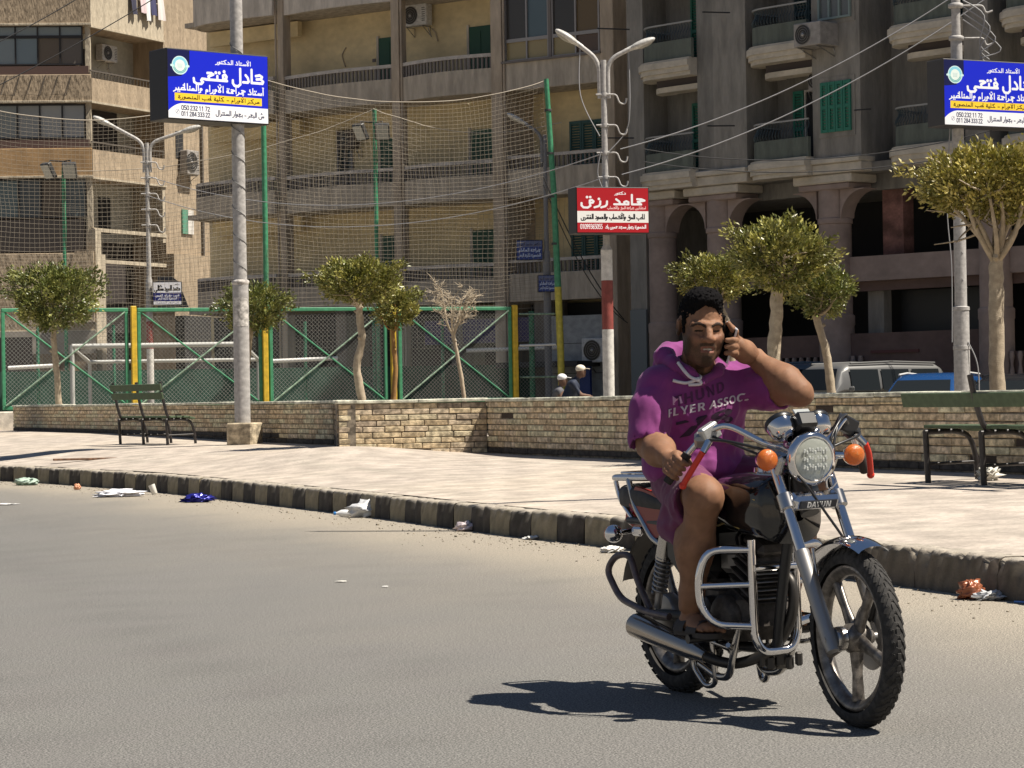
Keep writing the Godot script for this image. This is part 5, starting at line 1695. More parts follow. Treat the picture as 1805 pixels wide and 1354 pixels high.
# ---------- trees ----------
func tree(label: String, trunk: Array, radii: Array, c: Vector3, r: Vector3, leaves: int, leaf: float, sd: int, bark: Material, green: Array, bare := false, limbs := 7, tufts := 0) -> void:
	rng.seed = sd
	var base: Vector3 = trunk[0]
	var t := thing("street_tree", label, "tree", base, 0.0, "clipped young trees in the planter")
	var pts := []
	for p in trunk: pts.append(p - base)
	var cc := c - base
	var m := MB.new()
	var smooth_pts := curve(pts, 5)
	var rad := []
	for i in smooth_pts.size():
		var f := float(i) / (smooth_pts.size() - 1) * (radii.size() - 1)
		var k := mini(int(f), radii.size() - 2)
		rad.append(lerpf(radii[k], radii[k + 1], f - k) * rr(0.94, 1.07))
	for i in smooth_pts.size(): smooth_pts[i] += V(rr(-1, 1), 0, rr(-1, 1)) * rad[i] * 0.10
	m.tube(smooth_pts, rad, 10)
	# stubs of cut branches
	for k in 3:
		var i := rng.randi_range(smooth_pts.size() / 2, smooth_pts.size() - 2)
		var a := rr(0, TAU)
		m.tube([smooth_pts[i], smooth_pts[i] + V(cos(a), 0.5, sin(a)) * rad[i] * 1.7], [rad[i] * 0.5, rad[i] * 0.42], 6)
	obj("trunk", m, bark, t)
	var top: Vector3 = pts[pts.size() - 1]
	var r_end: float = radii[radii.size() - 1]
	var tips := []
	var br := MB.new()
	for k in limbs:
		var a := TAU * (k + rr(-0.3, 0.3)) / limbs
		var start: Vector3 = top.lerp(pts[pts.size() - 2], rr(0.0, 0.5))
		var end := cc + V(cos(a) * r.x * rr(0.4, 0.75), r.y * rr(-0.35, 0.45), sin(a) * r.z * rr(0.4, 0.75))
		var mid := start.lerp(end, 0.5) + V(0, -0.06, 0) + V(rr(-1, 1), rr(-1, 1), rr(-1, 1)) * r.x * 0.10
		var limb := curve([start, mid, end], 4)
		var rl := []
		for i in limb.size(): rl.append(lerpf(r_end * 0.62, r_end * 0.2, float(i) / (limb.size() - 1)))
		br.tube(limb, rl, 6)
		for j in (9 if bare else 4):
			var s: Vector3 = limb[rng.randi_range(3, limb.size() - 1)]
			var d := V(rr(-1, 1), rr(-0.3, 1), rr(-1, 1)).normalized()
			var e := s + d * r.x * rr(0.3, 0.6)
			if bare: e = s + (V(cos(a + rr(-1.2, 1.2)), rr(0.1, 1.0), sin(a + rr(-1.2, 1.2)))).normalized() * r.x * rr(0.35, 0.75)
			var q := s.lerp(e, 0.5) + V(rr(-1, 1), rr(-1, 1), rr(-1, 1)) * 0.03
			br.tube([s, q, e], [r_end * 0.22, r_end * 0.15, r_end * 0.08], 4)
			tips.append(e)
			if bare:
				for w in 7:
					var s2: Vector3 = q.lerp(e, rng.randf())
					var e2 := s2 + V(rr(-1, 1), rr(-0.2, 1), rr(-1, 1)).normalized() * r.x * rr(0.12, 0.34)
					br.tube([s2, s2.lerp(e2, 0.5) + V(rr(-1, 1), rr(-1, 1), rr(-1, 1)) * 0.012, e2], [0.0045, 0.0038, 0.003], 3)
	obj("branches", br, bark, t)
	if bare: return
	# leaf clumps: twig ends spread through the crown, crowded towards its outside
	var clumps := []
	var n := int(leaves * 2.3 / 26.0)
	for k in n:
		var d := V(rng.randfn(), rng.randfn(), rng.randfn()).normalized()
		var f := pow(rng.randf(), 0.30)
		var p := cc + V(d.x * r.x, d.y * r.y, d.z * r.z) * f * rr(0.80, 1.0)
		clumps.append([p, V(d.x, d.y + 0.5, d.z).normalized(), rr(0.8, 1.25)])
	for k in tufts * 2:
		# long shoots that stick out of the clipped outline
		var a := rr(0, TAU)
		var d := V(cos(a), rr(-0.1, 0.9), sin(a) * 0.7).normalized()
		for j in 3: clumps.append([cc + V(d.x * r.x, d.y * r.y, d.z * r.z) * (0.95 + 0.14 * j), d, 0.8])
	var lv := MB.new()
	lv.use_c = true
	for cl in clumps:
		var tone: float = cl[2]
		var young := rng.randf() < 0.3
		for k in 26:
			var p: Vector3 = cl[0] + V(rng.randfn(), rng.randfn(), rng.randfn()) * leaf * 0.66
			var d: Vector3 = (cl[1] + V(rr(-1, 1), rr(-0.8, 1), rr(-1, 1)) * 0.9).normalized()
			var sd2 := d.cross(V(rr(-1, 1), rr(-1, 1), rr(-1, 1)))
			if sd2.length() < 0.05: continue
			sd2 = sd2.normalized()
			var up := sd2.cross(d)
			var s := leaf * rr(0.7, 1.25)
			var g: Color = green[1 if young else 0].lerp(green[2], rng.randf() * 0.35) * (tone * rr(0.9, 1.5))
			g.a = 1.0
			lv.col = g
			var l := p + d * s * 0.45 + sd2 * s * 0.24 + up * s * 0.10
			var q := p + d * s * 0.45 - sd2 * s * 0.24 + up * s * 0.10
			var e := p + d * s
			var n1 := (l - p).cross(e - p).normalized()
			if n1.dot(up) < 0: n1 = -n1
			var n2 := (q - p).cross(e - p).normalized()
			if n2.dot(up) < 0: n2 = -n2
			lv.tn(p, l, e, n1, n1, n1)
			lv.tn(p, q, e, n2, n2, n2)
	var lm := mat(1, 1, 1, 0.36)
	lm.vertex_color_use_as_albedo = true
	lm.backlight_enabled = true
	lm.backlight = lin(0.12, 0.13, 0.03)
	lm.cull_mode = BaseMaterial3D.CULL_DISABLED
	obj("crown", lv, lm, t).set_meta("kind", "stuff")

func build_trees() -> void:
	var bark := grained(0.40, 0.335, 0.245, 0.2, 2.2, 0.9, T_soft, T_bump, 0.7)
	var bark2 := grained(0.36, 0.30, 0.21, 0.2, 2.2, 0.9, T_soft, T_bump, 0.7)
	var rust := grained(0.30, 0.17, 0.06, 0.2, 2.2, 0.9)
	var g1 := [Color(0.12, 0.135, 0.03), Color(0.30, 0.29, 0.08), Color(0.34, 0.28, 0.11)]
	var g2 := [Color(0.085, 0.11, 0.028), Color(0.22, 0.235, 0.07), Color(0.28, 0.25, 0.09)]
	var g3 := [Color(0.17, 0.165, 0.035), Color(0.36, 0.32, 0.09), Color(0.42, 0.31, 0.12)]
	tree("round dark green clipped tree before the left fence panel", [V(-9.767, 1.0, -55), V(-9.804, 1.777, -55), V(-9.854, 2.511, -55), V(-9.846, 3.0, -55)], [0.078, 0.067, 0.061, 0.049], V(-9.81, 3.43, -55), V(0.95, 0.76, 0.9), 4200, 0.085, 101, bark, g2, false, 7, 9)
	tree("small dark green tree half hidden behind the left grey pole", [V(-5.279, 0.98, -50), V(-5.176, 1.88, -50), V(-5.1, 2.435, -50), V(-5.05, 2.823, -50)], [0.056, 0.056, 0.044, 0.033], V(-5.04, 2.93, -50), V(0.62, 0.50, 0.6), 2300, 0.075, 102, bark2, g2, false, 6, 6)
	tree("flat-topped yellowish tree with a crooked trunk behind the sunlit bay", [V(-2.155, 1.0, -37), V(-2.223, 1.417, -37), V(-2.244, 1.664, -37), V(-2.164, 1.992, -37), V(-2.192, 2.321, -37), V(-2.196, 2.568, -37)], [0.064, 0.058, 0.058, 0.053, 0.053, 0.041], V(-2.2, 2.85, -37), V(0.64, 0.33, 0.55), 3000, 0.066, 103, bark, g1, false, 8, 4)
	tree("small low tree with rusty trunk against the yellow fence post", [V(-1.829, 1.0, -39), V(-1.778, 1.509, -39), V(-1.797, 1.943, -39), V(-1.826, 2.29, -39)], [0.043, 0.039, 0.035, 0.026], V(-1.77, 2.52, -39), V(0.36, 0.30, 0.34), 1300, 0.06, 104, rust, g1, false, 5, 3)
	tree("bare leafless tree with a fan of grey twigs behind the bay", [V(-0.665, 1.0, -36), V(-0.714, 1.426, -36), V(-0.787, 1.867, -36), V(-0.832, 2.068, -36)], [0.032, 0.029, 0.026, 0.024], V(-0.76, 2.52, -36), V(0.42, 0.26, 0.36), 0, 0.06, 105, bark, g1, true, 7)
	tree("tree whose forked trunk rises just behind the rider's head", [V(2.851, 0.95, -33), V(2.846, 1.528, -33), V(2.837, 1.895, -33), V(2.754, 2.153, -33), V(2.654, 2.338, -33)], [0.062, 0.055, 0.051, 0.044, 0.037], V(2.66, 2.63, -33), V(0.50, 0.30, 0.45), 2300, 0.058, 106, bark, g1, false, 7, 5)
	tree("tall green tree with stout pale trunk above the rider's raised arm", [V(2.854, 0.95, -28), V(2.869, 1.463, -28), V(2.907, 1.898, -28), V(2.925, 2.209, -28), V(2.941, 2.396, -28)], [0.082, 0.075, 0.072, 0.068, 0.05], V(2.95, 2.64, -28), V(0.52, 0.44, 0.48), 3600, 0.058, 107, bark, g1, false, 8, 5)
	tree("leaning tree with a slanting trunk in front of the silver minibus", [V(3.904, 0.95, -31), V(3.867, 1.21, -31), V(3.819, 1.624, -31), V(3.729, 1.97, -31), V(3.69, 2.143, -31)], [0.062, 0.055, 0.048, 0.045, 0.038], V(3.79, 2.36, -31), V(0.39, 0.33, 0.36), 2100, 0.056, 108, bark, g2, false, 7, 3)
	tree("big yellow-green tree with bare twisting limbs at the right edge", [V(4.843, 0.95, -25.5), V(4.845, 1.398, -25.5), V(4.853, 1.852, -25.5), V(4.854, 2.249, -25.5), V(4.864, 2.475, -25.5)], [0.083, 0.076, 0.074, 0.074, 0.06], V(4.85, 3.20, -25.5), V(0.78, 0.40, 0.66), 5200, 0.062, 109, bark, g3, false, 13, 4)
	rng.seed = 4242

# ---------- benches ----------
func bench(label: String, where: Vector3, e: Vector3, frames: int, gap: float, back_planks: Array, posts: Array, seat_h: float) -> void:
	# local x along the bench towards the camera's right, local z the way the sitter looks
	var t := thing("park_bench", label, "bench", where, 0.0, "iron and plank benches on the pavement")
	t.transform = Transform3D(Basis(e, Vector3.UP, e.cross(Vector3.UP)), where)
	var iron := grained(0.028, 0.024, 0.024, 0.3, 3.0, 0.45)
	var wood := grained(0.070, 0.105, 0.055, 0.2, 2.5, 0.75)
	var ln := gap * (frames - 1)
	for k in frames:
		var x := gap * k
		var fr := MB.new()
		fr.tube(rounded([V(x, 0, 0.02), V(x, seat_h - 0.05, 0.0)], 0.02), 0.026, 8)
		fr.tube(rounded([V(x, seat_h - 0.06, -0.01), V(x, seat_h - 0.05, 0.30), V(x, seat_h - 0.09, 0.44), V(x, seat_h - 0.25, 0.50), V(x, 0.0, 0.52)], 0.10, 5), 0.024, 8)
		fr.tube([V(x, 0.16, 0.0), V(x, 0.17, 0.51)], 0.014, 6)
		if posts[k] > 0.0:
			fr.tube(rounded([V(x, seat_h - 0.055, 0.10), V(x, seat_h + 0.0, 0.02), V(x, seat_h + posts[k] * 0.45, -0.05), V(x, seat_h + posts[k], -0.10)], 0.10, 5), 0.026, 8)
		obj("iron_frame", fr, iron, t)
	for z in [0.08, 0.20, 0.32, 0.43]:
		var p := MB.new()
		p.box(V(ln * 0.5, seat_h - 0.012 - (0.02 if z > 0.4 else 0.0), z), V(ln + 0.16, 0.03, 0.095), Basis(Vector3.RIGHT, 0.25 if z > 0.4 else 0.0), 0.005)
		obj("seat_plank", p, wood, t)
	for q in back_planks:
		var p := MB.new()
		p.box(V(ln * 0.5 + q[2], seat_h + q[0], -0.02 - q[0] * 0.2), V(ln + q[3], q[1], 0.03), Basis(Vector3.RIGHT, -0.2) * Basis(Vector3.BACK, q[4]), 0.005)
		obj("back_plank", p, wood, t)

func build_benches() -> void:
	var a := V(-5.59, 0, -41.2)
	bench("dark iron bench with two green back planks beside the concrete pole foot", V(a.x, gh(a.x, a.z), a.z), V(-0.552, 0, -0.834), 3, 0.90, [[0.33, 0.11, 0.0, 0.12, 0.0], [0.47, 0.11, 0.0, 0.12, 0.0]], [0.56, 0.56, 0.56], 0.47)
	var b := V(4.18, 0, -20.19)
	bench("broken bench with one slipped green back plank before the right wall", V(b.x, gh(b.x, b.z), b.z), V(-0.391, 0, -0.920), 3, 0.85, [[0.215, 0.12, 0.0, 0.50, 0.0]], [0.42, 0.42, 0.0], 0.49)
	var p := V(5.95, 0, -20.3)
	var t := thing("lamp_post", "tall grey post standing beyond the right edge of the view", "post", p)
	var m := MB.new()
	m.tube([V(0, 0, 0), V(0, 14.0, 0)], [0.12, 0.06], 12)
	obj("shaft", m, M.pole_paint, t)
	var f := MB.new()
	f.box(V(0, 0.2, 0), V(0.5, 0.4, 0.5), Basis(), 0.03)
	obj("foot", f, M.concrete, t)

# ---------- vehicles ----------
func loft(st: Array) -> MB:
	# st: [z, half width, bottom, top, narrowing of the top]
	var rows := []
	for s in st:
		var r := []
		for j in 24:
			var a := TAU * j / 24.0
			var x := signf(cos(a)) * pow(absf(cos(a)), 0.38)
			var y := signf(sin(a)) * pow(absf(sin(a)), 0.38)
			r.append(V(x * s[1] * (1.0 - s[4] * (y * 0.5 + 0.5)), (s[2] + s[3]) * 0.5 + y * (s[3] - s[2]) * 0.5, s[0]))
		rows.append(r)
	var m := MB.new()
	m.grid(rows, true)
	for e in [0, rows.size() - 1]:
		var z := V(0, 0, -1) if (e == 0) == (st[0][0] < st[st.size() - 1][0]) else V(0, 0, 1)
		for j in range(1, 23): m.tn(rows[e][0], rows[e][j], rows[e][j + 1], z, z, z)
	return m

func vehicle(called: String, label: String, cat: String, where: Vector3, turn: float, ln: float, w: float, h: float, belt: float, nose: float, tail: float, paint: Material, rackc: Material) -> void:
	var t := thing(called, label, cat, where, turn, "vehicles parked before the arcade")
	var hl := ln * 0.5
	var hw := w * 0.5
	var pane := mat(0.015, 0.018, 0.02, 0.15)
	pane.metallic_specular = 0.25
	obj("body", loft([[-hl, hw * 0.86, 0.38, belt - 0.10, 0.05], [-hl + 0.10, hw * 0.96, 0.28, belt - 0.02, 0.04], [-hl + 0.5, hw, 0.22, belt, 0.03], [hl - nose - 0.2, hw, 0.22, belt, 0.03], [hl - 0.35, hw * 0.97, 0.22, belt - 0.16 * minf(nose, 1.0), 0.05], [hl - 0.06, hw * 0.90, 0.28, belt - 0.26 * minf(nose, 1.0), 0.06], [hl, hw * 0.82, 0.36, belt - 0.36 * minf(nose, 1.0), 0.06]]), paint, t)
	var z0 := -hl + tail
	var z1 := hl - nose
	var rake := 0.55 if nose > 0.6 else 0.30
	obj("roof", loft([[z0 - 0.05, hw * 0.90, belt - 0.03, belt + 0.05, 0.05], [z0 + 0.12, hw * 0.93, belt - 0.04, h - 0.12, 0.18], [z0 + 0.30, hw * 0.94, belt - 0.04, h - 0.03, 0.19], [(z0 + z1) * 0.5, hw * 0.945, belt - 0.04, h, 0.19], [z1 - rake - 0.15, hw * 0.94, belt - 0.04, h - 0.03, 0.19], [z1 - rake + 0.08, hw * 0.93, belt - 0.04, h - 0.13, 0.17], [z1 + 0.05, hw * 0.90, belt - 0.04, belt + 0.06, 0.04]]), paint, t)
	var hgt := h - belt
	for s in [-1.0, 1.0]:
		var n := 3
		for k in n:
			var a := lerpf(z0 + 0.28, z1 - rake - 0.05, (k + 0.03) / n)
			var b := lerpf(z0 + 0.28, z1 - rake - 0.05, (k + 0.93) / n)
			var y0 := belt + 0.04
			var y1 := h - 0.17
			var x0 := hw * 0.935 * (1.0 - 0.19 * (y0 - belt) / hgt) + 0.012
			var x1 := hw * 0.945 * (1.0 - 0.19 * (y1 - belt) / hgt) + 0.012
			var g := MB.new()
			g.face(V(s * x0, y0, a), V(s * x0, y0, b), V(s * x1, y1, b), V(s * x1, y1, a), V(s, 0, 0))
			obj("side_window", g, pane, t)
		var wl := MB.new()
		for z in [-hl + 0.75, hl - 0.80]:
			wl.lathe([Vector2(0.0, -0.1), Vector2(0.28, -0.1), Vector2(0.31, -0.06), Vector2(0.31, 0.06), Vector2(0.28, 0.1), Vector2(0.0, 0.1)], Transform3D(AXLE, V(s * (hw - 0.08), 0.31, z)), 20)
		obj("wheel", wl, M.rubber, t)
		var mr := MB.new()
		mr.box(V(s * (hw + 0.09), belt + 0.08, z1 - 0.25), V(0.16, 0.12, 0.07), Basis(), 0.03)
		obj("wing_mirror", mr, paint, t)
		var rl := MB.new()
		rl.tube([V(s * hw * 0.74, h - 0.035, z0 + 0.35), V(s * hw * 0.75, h + 0.0, (z0 + z1) * 0.5), V(s * hw * 0.74, h - 0.035, z1 - rake - 0.2)], 0.022, 6)
		obj("roof_rail", rl, rackc, t)
	var ws := MB.new()
	var yb := belt + 0.06
	var yt := h - 0.15
	ws.face(V(-hw * 0.80, yb, z1 + 0.075), V(hw * 0.80, yb, z1 + 0.075), V(hw * 0.66, yt, z1 - rake + 0.12), V(-hw * 0.66, yt, z1 - rake + 0.12), V(0, 0.5, 1))
	obj("windscreen", ws, pane, t)
	var rw := MB.new()
	rw.face(V(-hw * 0.78, yb + 0.03, z0 - 0.035), V(hw * 0.78, yb + 0.03, z0 - 0.035), V(hw * 0.68, yt, z0 + 0.075), V(-hw * 0.68, yt, z0 + 0.075), V(0, 0.2, -1))
	obj("rear_window", rw, pane, t)

func build_vehicles() -> void:
	var silver := mat(0.15, 0.15, 0.148, 0.4, 0.3)
	var blue := mat(0.010, 0.05, 0.16, 0.2)
	var slate := mat(0.11, 0.17, 0.24, 0.25, 0.2)
	var dark := mat(0.012, 0.013, 0.016, 0.2)
	var pale := mat(0.55, 0.55, 0.54, 0.4)
	vehicle("parked_minibus", "silver minibus with pale domed roof parked behind the leaning tree", "minibus", V(8.0, 0, -57.5), -0.95, 3.9, 1.70, 1.78, 1.10, 0.35, 0.1, silver, silver)
	vehicle("parked_van", "slate blue van behind the rider's raised elbow", "van", V(6.55, 0, -61.5), -0.95, 4.0, 1.7, 1.84, 1.10, 0.3, 0.1, slate, slate)
	vehicle("parked_car", "bright blue car with pale roof rails left of the right sign pole", "car", V(8.8, 0, -53.5), -0.45, 4.2, 1.72, 1.49, 0.92, 1.1, 0.35, blue, pale)
	vehicle("parked_car", "black car right of the right sign pole", "car", V(10.5, 0, -53.0), -0.6, 4.3, 1.74, 1.44, 0.90, 1.1, 0.4, dark, dark)

# ---------- people in the distance ----------
func bystander(label: String, where: Vector3, hip: Vector3, sh: Vector3, head: Vector3, hands: Array, shirtc: Color, capc: Color, facing: float) -> void:
	var t := thing("person", label, "person", where)
	var m := MB.new()
	m.use_c = true
	var f := Field.new()
	for s in [-1.0, 1.0]:
		f.chain_of([hip + V(0.02, 0, s * 0.09), V(hip.x * 0.5 + 0.05, hip.y * 0.52, s * 0.10), V(0, 0.07, s * 0.10)], [0.085, 0.06, 0.045], 0.04)
		f.cap(V(0, 0.04, s * 0.10), V(0.14, 0.03, s * 0.10), 0.04, 0.03, 0.02)
		var sp := sh + V(0, -0.02, s * 0.17)
		var hd: Vector3 = hands[0 if s < 0 else 1]
		var el := sp.lerp(hd, 0.52) + V(-0.03, -0.10, s * 0.04)
		f.chain_of([sp, el, hd], [0.052, 0.045, 0.032], 0.03)
		for k in 5:
			var o: Vector3 = hd + V(0.0, -0.01, (k - 2) * 0.017)
			f.cap(o, o + V(0.06 - 0.008 * absf(k - 2), -0.03, (k - 2) * 0.006), 0.011, 0.008, 0.006)
	f.ell(hip + V(0, 0.05, 0), V(0.13, 0.14, 0.16), 0.06)
	f.cap(hip + V(0, 0.1, 0), sh - V(0, 0.08, 0), 0.13, 0.14, 0.06)
	f.cap(sh - V(0, 0.03, 0.13), sh - V(0, 0.03, -0.13), 0.075, 0.075, 0.05)
	f.cap(sh, head - V(0.01, 0.06, 0), 0.055, 0.05, 0.03)
	f.ell(head, V(0.095, 0.12, 0.078), 0.02)
	f.ell(head + V(0.08, -0.02, 0), V(0.03, 0.03, 0.014), 0.02)
	f.ell(head + V(0.05, -0.08, 0), V(0.04, 0.04, 0.05), 0.03)
	var hy := hip.y
	var paint := func(p: Vector3, n: Vector3) -> Color:
		if p.y < 0.06: return Color(0.03, 0.025, 0.02)
		if p.y < hy + 0.06 and p.x < 0.4 and absf(p.z) < 0.22 and p.distance_to(hands[0]) > 0.2 and p.distance_to(hands[1]) > 0.2: return Color(0.06, 0.055, 0.06)
		if p.distance_to(head) < 0.145 or p.distance_to(hands[0]) < 0.24 or p.distance_to(hands[1]) < 0.24: return Color(0.15, 0.085, 0.055)
		return shirtc
	f.mesh_into(m, 0.022, paint)
	var sk := mat(1, 1, 1, 0.75)
	sk.vertex_color_use_as_albedo = true
	obj("body", m, sk, t)
	var cp := MB.new()
	cp.ball(head + V(-0.01, 0.055, 0), V(0.106, 0.085, 0.09), Basis(Vector3.BACK, -0.1), 14, 8)
	cp.box(head + V(0.13, 0.055, 0), V(0.11, 0.012, 0.13), Basis(Vector3.BACK, -0.12), 0.005)
	obj("cap", cp, mat(capc.r, capc.g, capc.b, 0.8), t)

func build_bystanders() -> void:
	bystander("person in navy shirt and white cap bending forward beside the leaning pole", V(1.12, 0, -52.0), V(-0.02, 0.92, 0), V(0.12, 1.40, 0), V(0.29, 1.625, 0), [V(0.50, 1.10, -0.1), V(0.46, 1.12, 0.14)], Color(0.018, 0.024, 0.05), Color(0.72, 0.66, 0.54), 0.0)
	bystander("person in a white cap mostly hidden behind the leaning pole", V(0.93, 0, -53.4), V(-0.02, 0.80, 0), V(0.05, 1.25, 0), V(0.13, 1.46, 0), [V(0.22, 1.0, -0.1), V(0.2, 1.0, 0.14)], Color(0.10, 0.10, 0.11), Color(0.75, 0.75, 0.76), 0.0)

# ---------- litter ----------
func crumple(called: String, label: String, cat: String, where: Vector3, s: Vector3, m: Material, sd: int, turn := 0.0, rough := 0.35) -> void:
	var nz := noise(sd, 2.2, 3)
	var rows := []
	for i in 15:
		var r := []
		for j in 20:
			var th := PI * i / 14.0
			var ph := TAU * j / 20.0
			var d := V(sin(th) * cos(ph), cos(th), sin(th) * sin(ph))
			var k := 1.0 + rough * nz.get_noise_3dv(d * 0.9) * 1.8 + rough * 0.5 * nz.get_noise_3dv(d * 2.6 + V(9, 3, 1))
			var p := V(d.x * s.x, d.y * s.y, d.z * s.z) * 0.5 * k
			r.append(V(p.x, maxf(p.y + s.y * 0.42, 0.004), p.z))
		rows.append(r)
	var b := MB.new()
	b.grid(rows, true)
	var o := obj(called, b, m)
	o.position = where
	o.rotation.y = turn
	tag(o, label, cat)

func build_litter() -> void:
	var film := mat(0.66, 0.67, 0.68, 0.25)
	film.backlight_enabled = true
	film.backlight = lin(0.3, 0.3, 0.3)
	var green := mat(0.45, 0.56, 0.47, 0.3)
	green.backlight_enabled = true
	green.backlight = lin(0.2, 0.25, 0.2)
	crumple("plastic_bag", "pale green plastic bag crumpled against the kerb at far left", "plastic bag", V(-6.88, 0, -36.1), V(0.34, 0.11, 0.25), green, 201)
	crumple("plastic_sheet", "flattened white plastic sheet lying along the striped kerb", "plastic sheet", V(-4.80, 0, -31.1), V(0.55, 0.085, 0.30), mat(0.80, 0.80, 0.84, 0.4), 202, 0.3, 0.5)
	crumple("crisp_packet", "dark blue shiny crisp packet by the kerb", "packet", V(-3.58, 0, -29.0), V(0.34, 0.10, 0.20), mat(0.02, 0.022, 0.22, 0.25, 0.4), 203, 0.4, 0.45)
	crumple("paper_scrap", "small orange and white scrap in the left gutter", "paper", V(-5.78, 0, -33.8), V(0.09, 0.09, 0.07), mat(0.6, 0.28, 0.16, 0.6), 204)
	var cup := MB.new()
	cup.lathe([Vector2(0.0, 0.0), Vector2(0.035, 0.0), Vector2(0.042, 0.12), Vector2(0.038, 0.12), Vector2(0.03, 0.01)], Transform3D(Basis(Vector3.BACK, 0.35), V(-4.45, 0.01, -31.65)), 14)
	tag(obj("paper_cup", cup, mat(0.7, 0.68, 0.62, 0.6)), "small pale paper cup tilted against the kerb between sheet and packet", "cup")
	crumple("plastic_bag", "large clear plastic bag shining by the kerb in the middle", "plastic bag", V(-1.40, 0, -24.75), V(0.40, 0.17, 0.28), film, 205, 0.5, 0.3)
	var bo := thing("water_bottle", "crushed clear bottle with blue cap beside the big clear bag", "bottle", V(-1.62, 0.035, -24.9), 0.3)
	var bb := MB.new()
	bb.lathe([Vector2(0.0, 0.0), Vector2(0.034, 0.0), Vector2(0.036, 0.03), Vector2(0.030, 0.08), Vector2(0.036, 0.13), Vector2(0.033, 0.17), Vector2(0.014, 0.21), Vector2(0.013, 0.225)], Transform3D(Basis(Vector3.BACK, PI / 2), V(0.1, 0, 0)), 14)
	obj("bottle_body", bb, film, bo)
	var bc := MB.new()
	bc.lathe([Vector2(0.016, 0.222), Vector2(0.016, 0.245), Vector2(0.0, 0.246)], Transform3D(Basis(Vector3.BACK, PI / 2), V(0.1, 0, 0)), 12)
	obj("cap", bc, mat(0.04, 0.22, 0.55, 0.4), bo)
	crumple("plastic_bag", "small pinkish white crumpled bag in the gutter left of the motorcycle", "plastic bag", V(-0.42, 0, -21.85), V(0.18, 0.085, 0.15), mat(0.72, 0.62, 0.63, 0.35), 206)
	crumple("paper_scrap", "white torn scrap on the gutter nearer the motorcycle", "paper", V(0.16, 0, -20.4), V(0.16, 0.03, 0.10), mat(0.75, 0.74, 0.72, 0.7), 207, 0.2, 0.5)
	crumple("paper_scrap", "folded white paper just left of the motorcycle's rear light", "paper", V(0.70, 0, -18.55), V(0.16, 0.05, 0.14), mat(0.74, 0.72, 0.68, 0.7), 208, 0.7, 0.5)
	crumple("snack_bag", "crumpled red and gold snack bag in the gutter at right", "packet", V(2.48, 0, -13.92), V(0.135, 0.115, 0.12), mat(0.26, 0.085, 0.04, 0.3, 0.2), 209, 0.2, 0.4)
	crumple("plastic_film", "clear film trailing from the red and gold snack bag", "plastic film", V(2.58, 0, -13.85), V(0.17, 0.05, 0.13), film, 210, 0.4, 0.6)
	crumple("paper_scrap", "white scrap on the pavement under the right brick wall", "paper", V(1.12, gh(1.12, -24.9), -24.9), V(0.12, 0.07, 0.10), mat(0.78, 0.75, 0.7, 0.7), 211)
	crumple("paper_scrap", "white paper by the right bench's foot", "paper", V(4.02, gh(4.02, -21.6), -21.6), V(0.20, 0.12, 0.16), mat(0.6, 0.58, 0.52, 0.7), 212, 0.3, 0.6)
	crumple("paper_scrap", "thin white scrap alone on the asphalt at the left edge", "paper", V(-5.83, 0.004, -29.2), V(0.30, 0.012, 0.22), mat(0.72, 0.71, 0.69, 0.6), 213, 0.5, 0.5)
	crumple("paper_scrap", "tiny pale fleck on the asphalt in the middle", "paper", V(-1.09, 0.003, -16.0), V(0.07, 0.008, 0.05), mat(0.7, 0.68, 0.62, 0.6), 214)
	crumple("paper_scrap", "tiny white fleck right of the other asphalt fleck", "paper", V(-0.79, 0.003, -15.5), V(0.035, 0.008, 0.03), mat(0.8, 0.79, 0.76, 0.6), 215)
	var st := MB.new()
	st.tube([V(2.66, 0.008, -13.62), V(2.80, 0.008, -13.5)], 0.006, 6)
	tag(obj("drinking_straw", st, mat(0.10, 0.25, 0.60, 0.4)), "blue drinking straw in the gutter at the right edge", "straw")
	var pl := MB.new()
	var pq := V(-6.3, 0, -37.9)
	pl.box(V(0, 0, 0), V(1.05, 0.03, 0.16), Basis(), 0.006)
	var po := obj("weathered_plank", pl, grained(0.16, 0.09, 0.055, 0.4, 2.0, 0.9, T_hard))
	po.position = V(pq.x, gh(pq.x, pq.z) + 0.02, pq.z)
	po.rotation.y = 0.18
	tag(po, "weathered brown plank lying on the pavement at left", "plank")

# ---------- the motorcycle ----------
# its own axes: x to the rider's left, y up, z forward; the origin under the rear axle
const BIKE_AT := Vector3(0.64, 0.0, -9.86)

func bike_basis() -> Basis:
	return Basis(Vector3.UP, deg_to_rad(25.0)) * Basis(Vector3.BACK, deg_to_rad(1.5))

const AXLE := Basis(Vector3(0, 0, -1), Vector3(1, 0, 0), Vector3(0, -1, 0))   # local y becomes x

func mir(p: Array) -> Array:
	var out := []
	for q in p: out.append(V(-q.x, q.y, q.z))
	return out

func tb(called: String, m: Material, p: Node, pts: Array, r, rad := 0.04, sides := 10) -> MeshInstance3D:
	var b := MB.new()
	b.tube(rounded(pts, rad), r, sides) if not (r is Array) else b.tube(pts, r, sides)
	return obj(called, b, m, p)

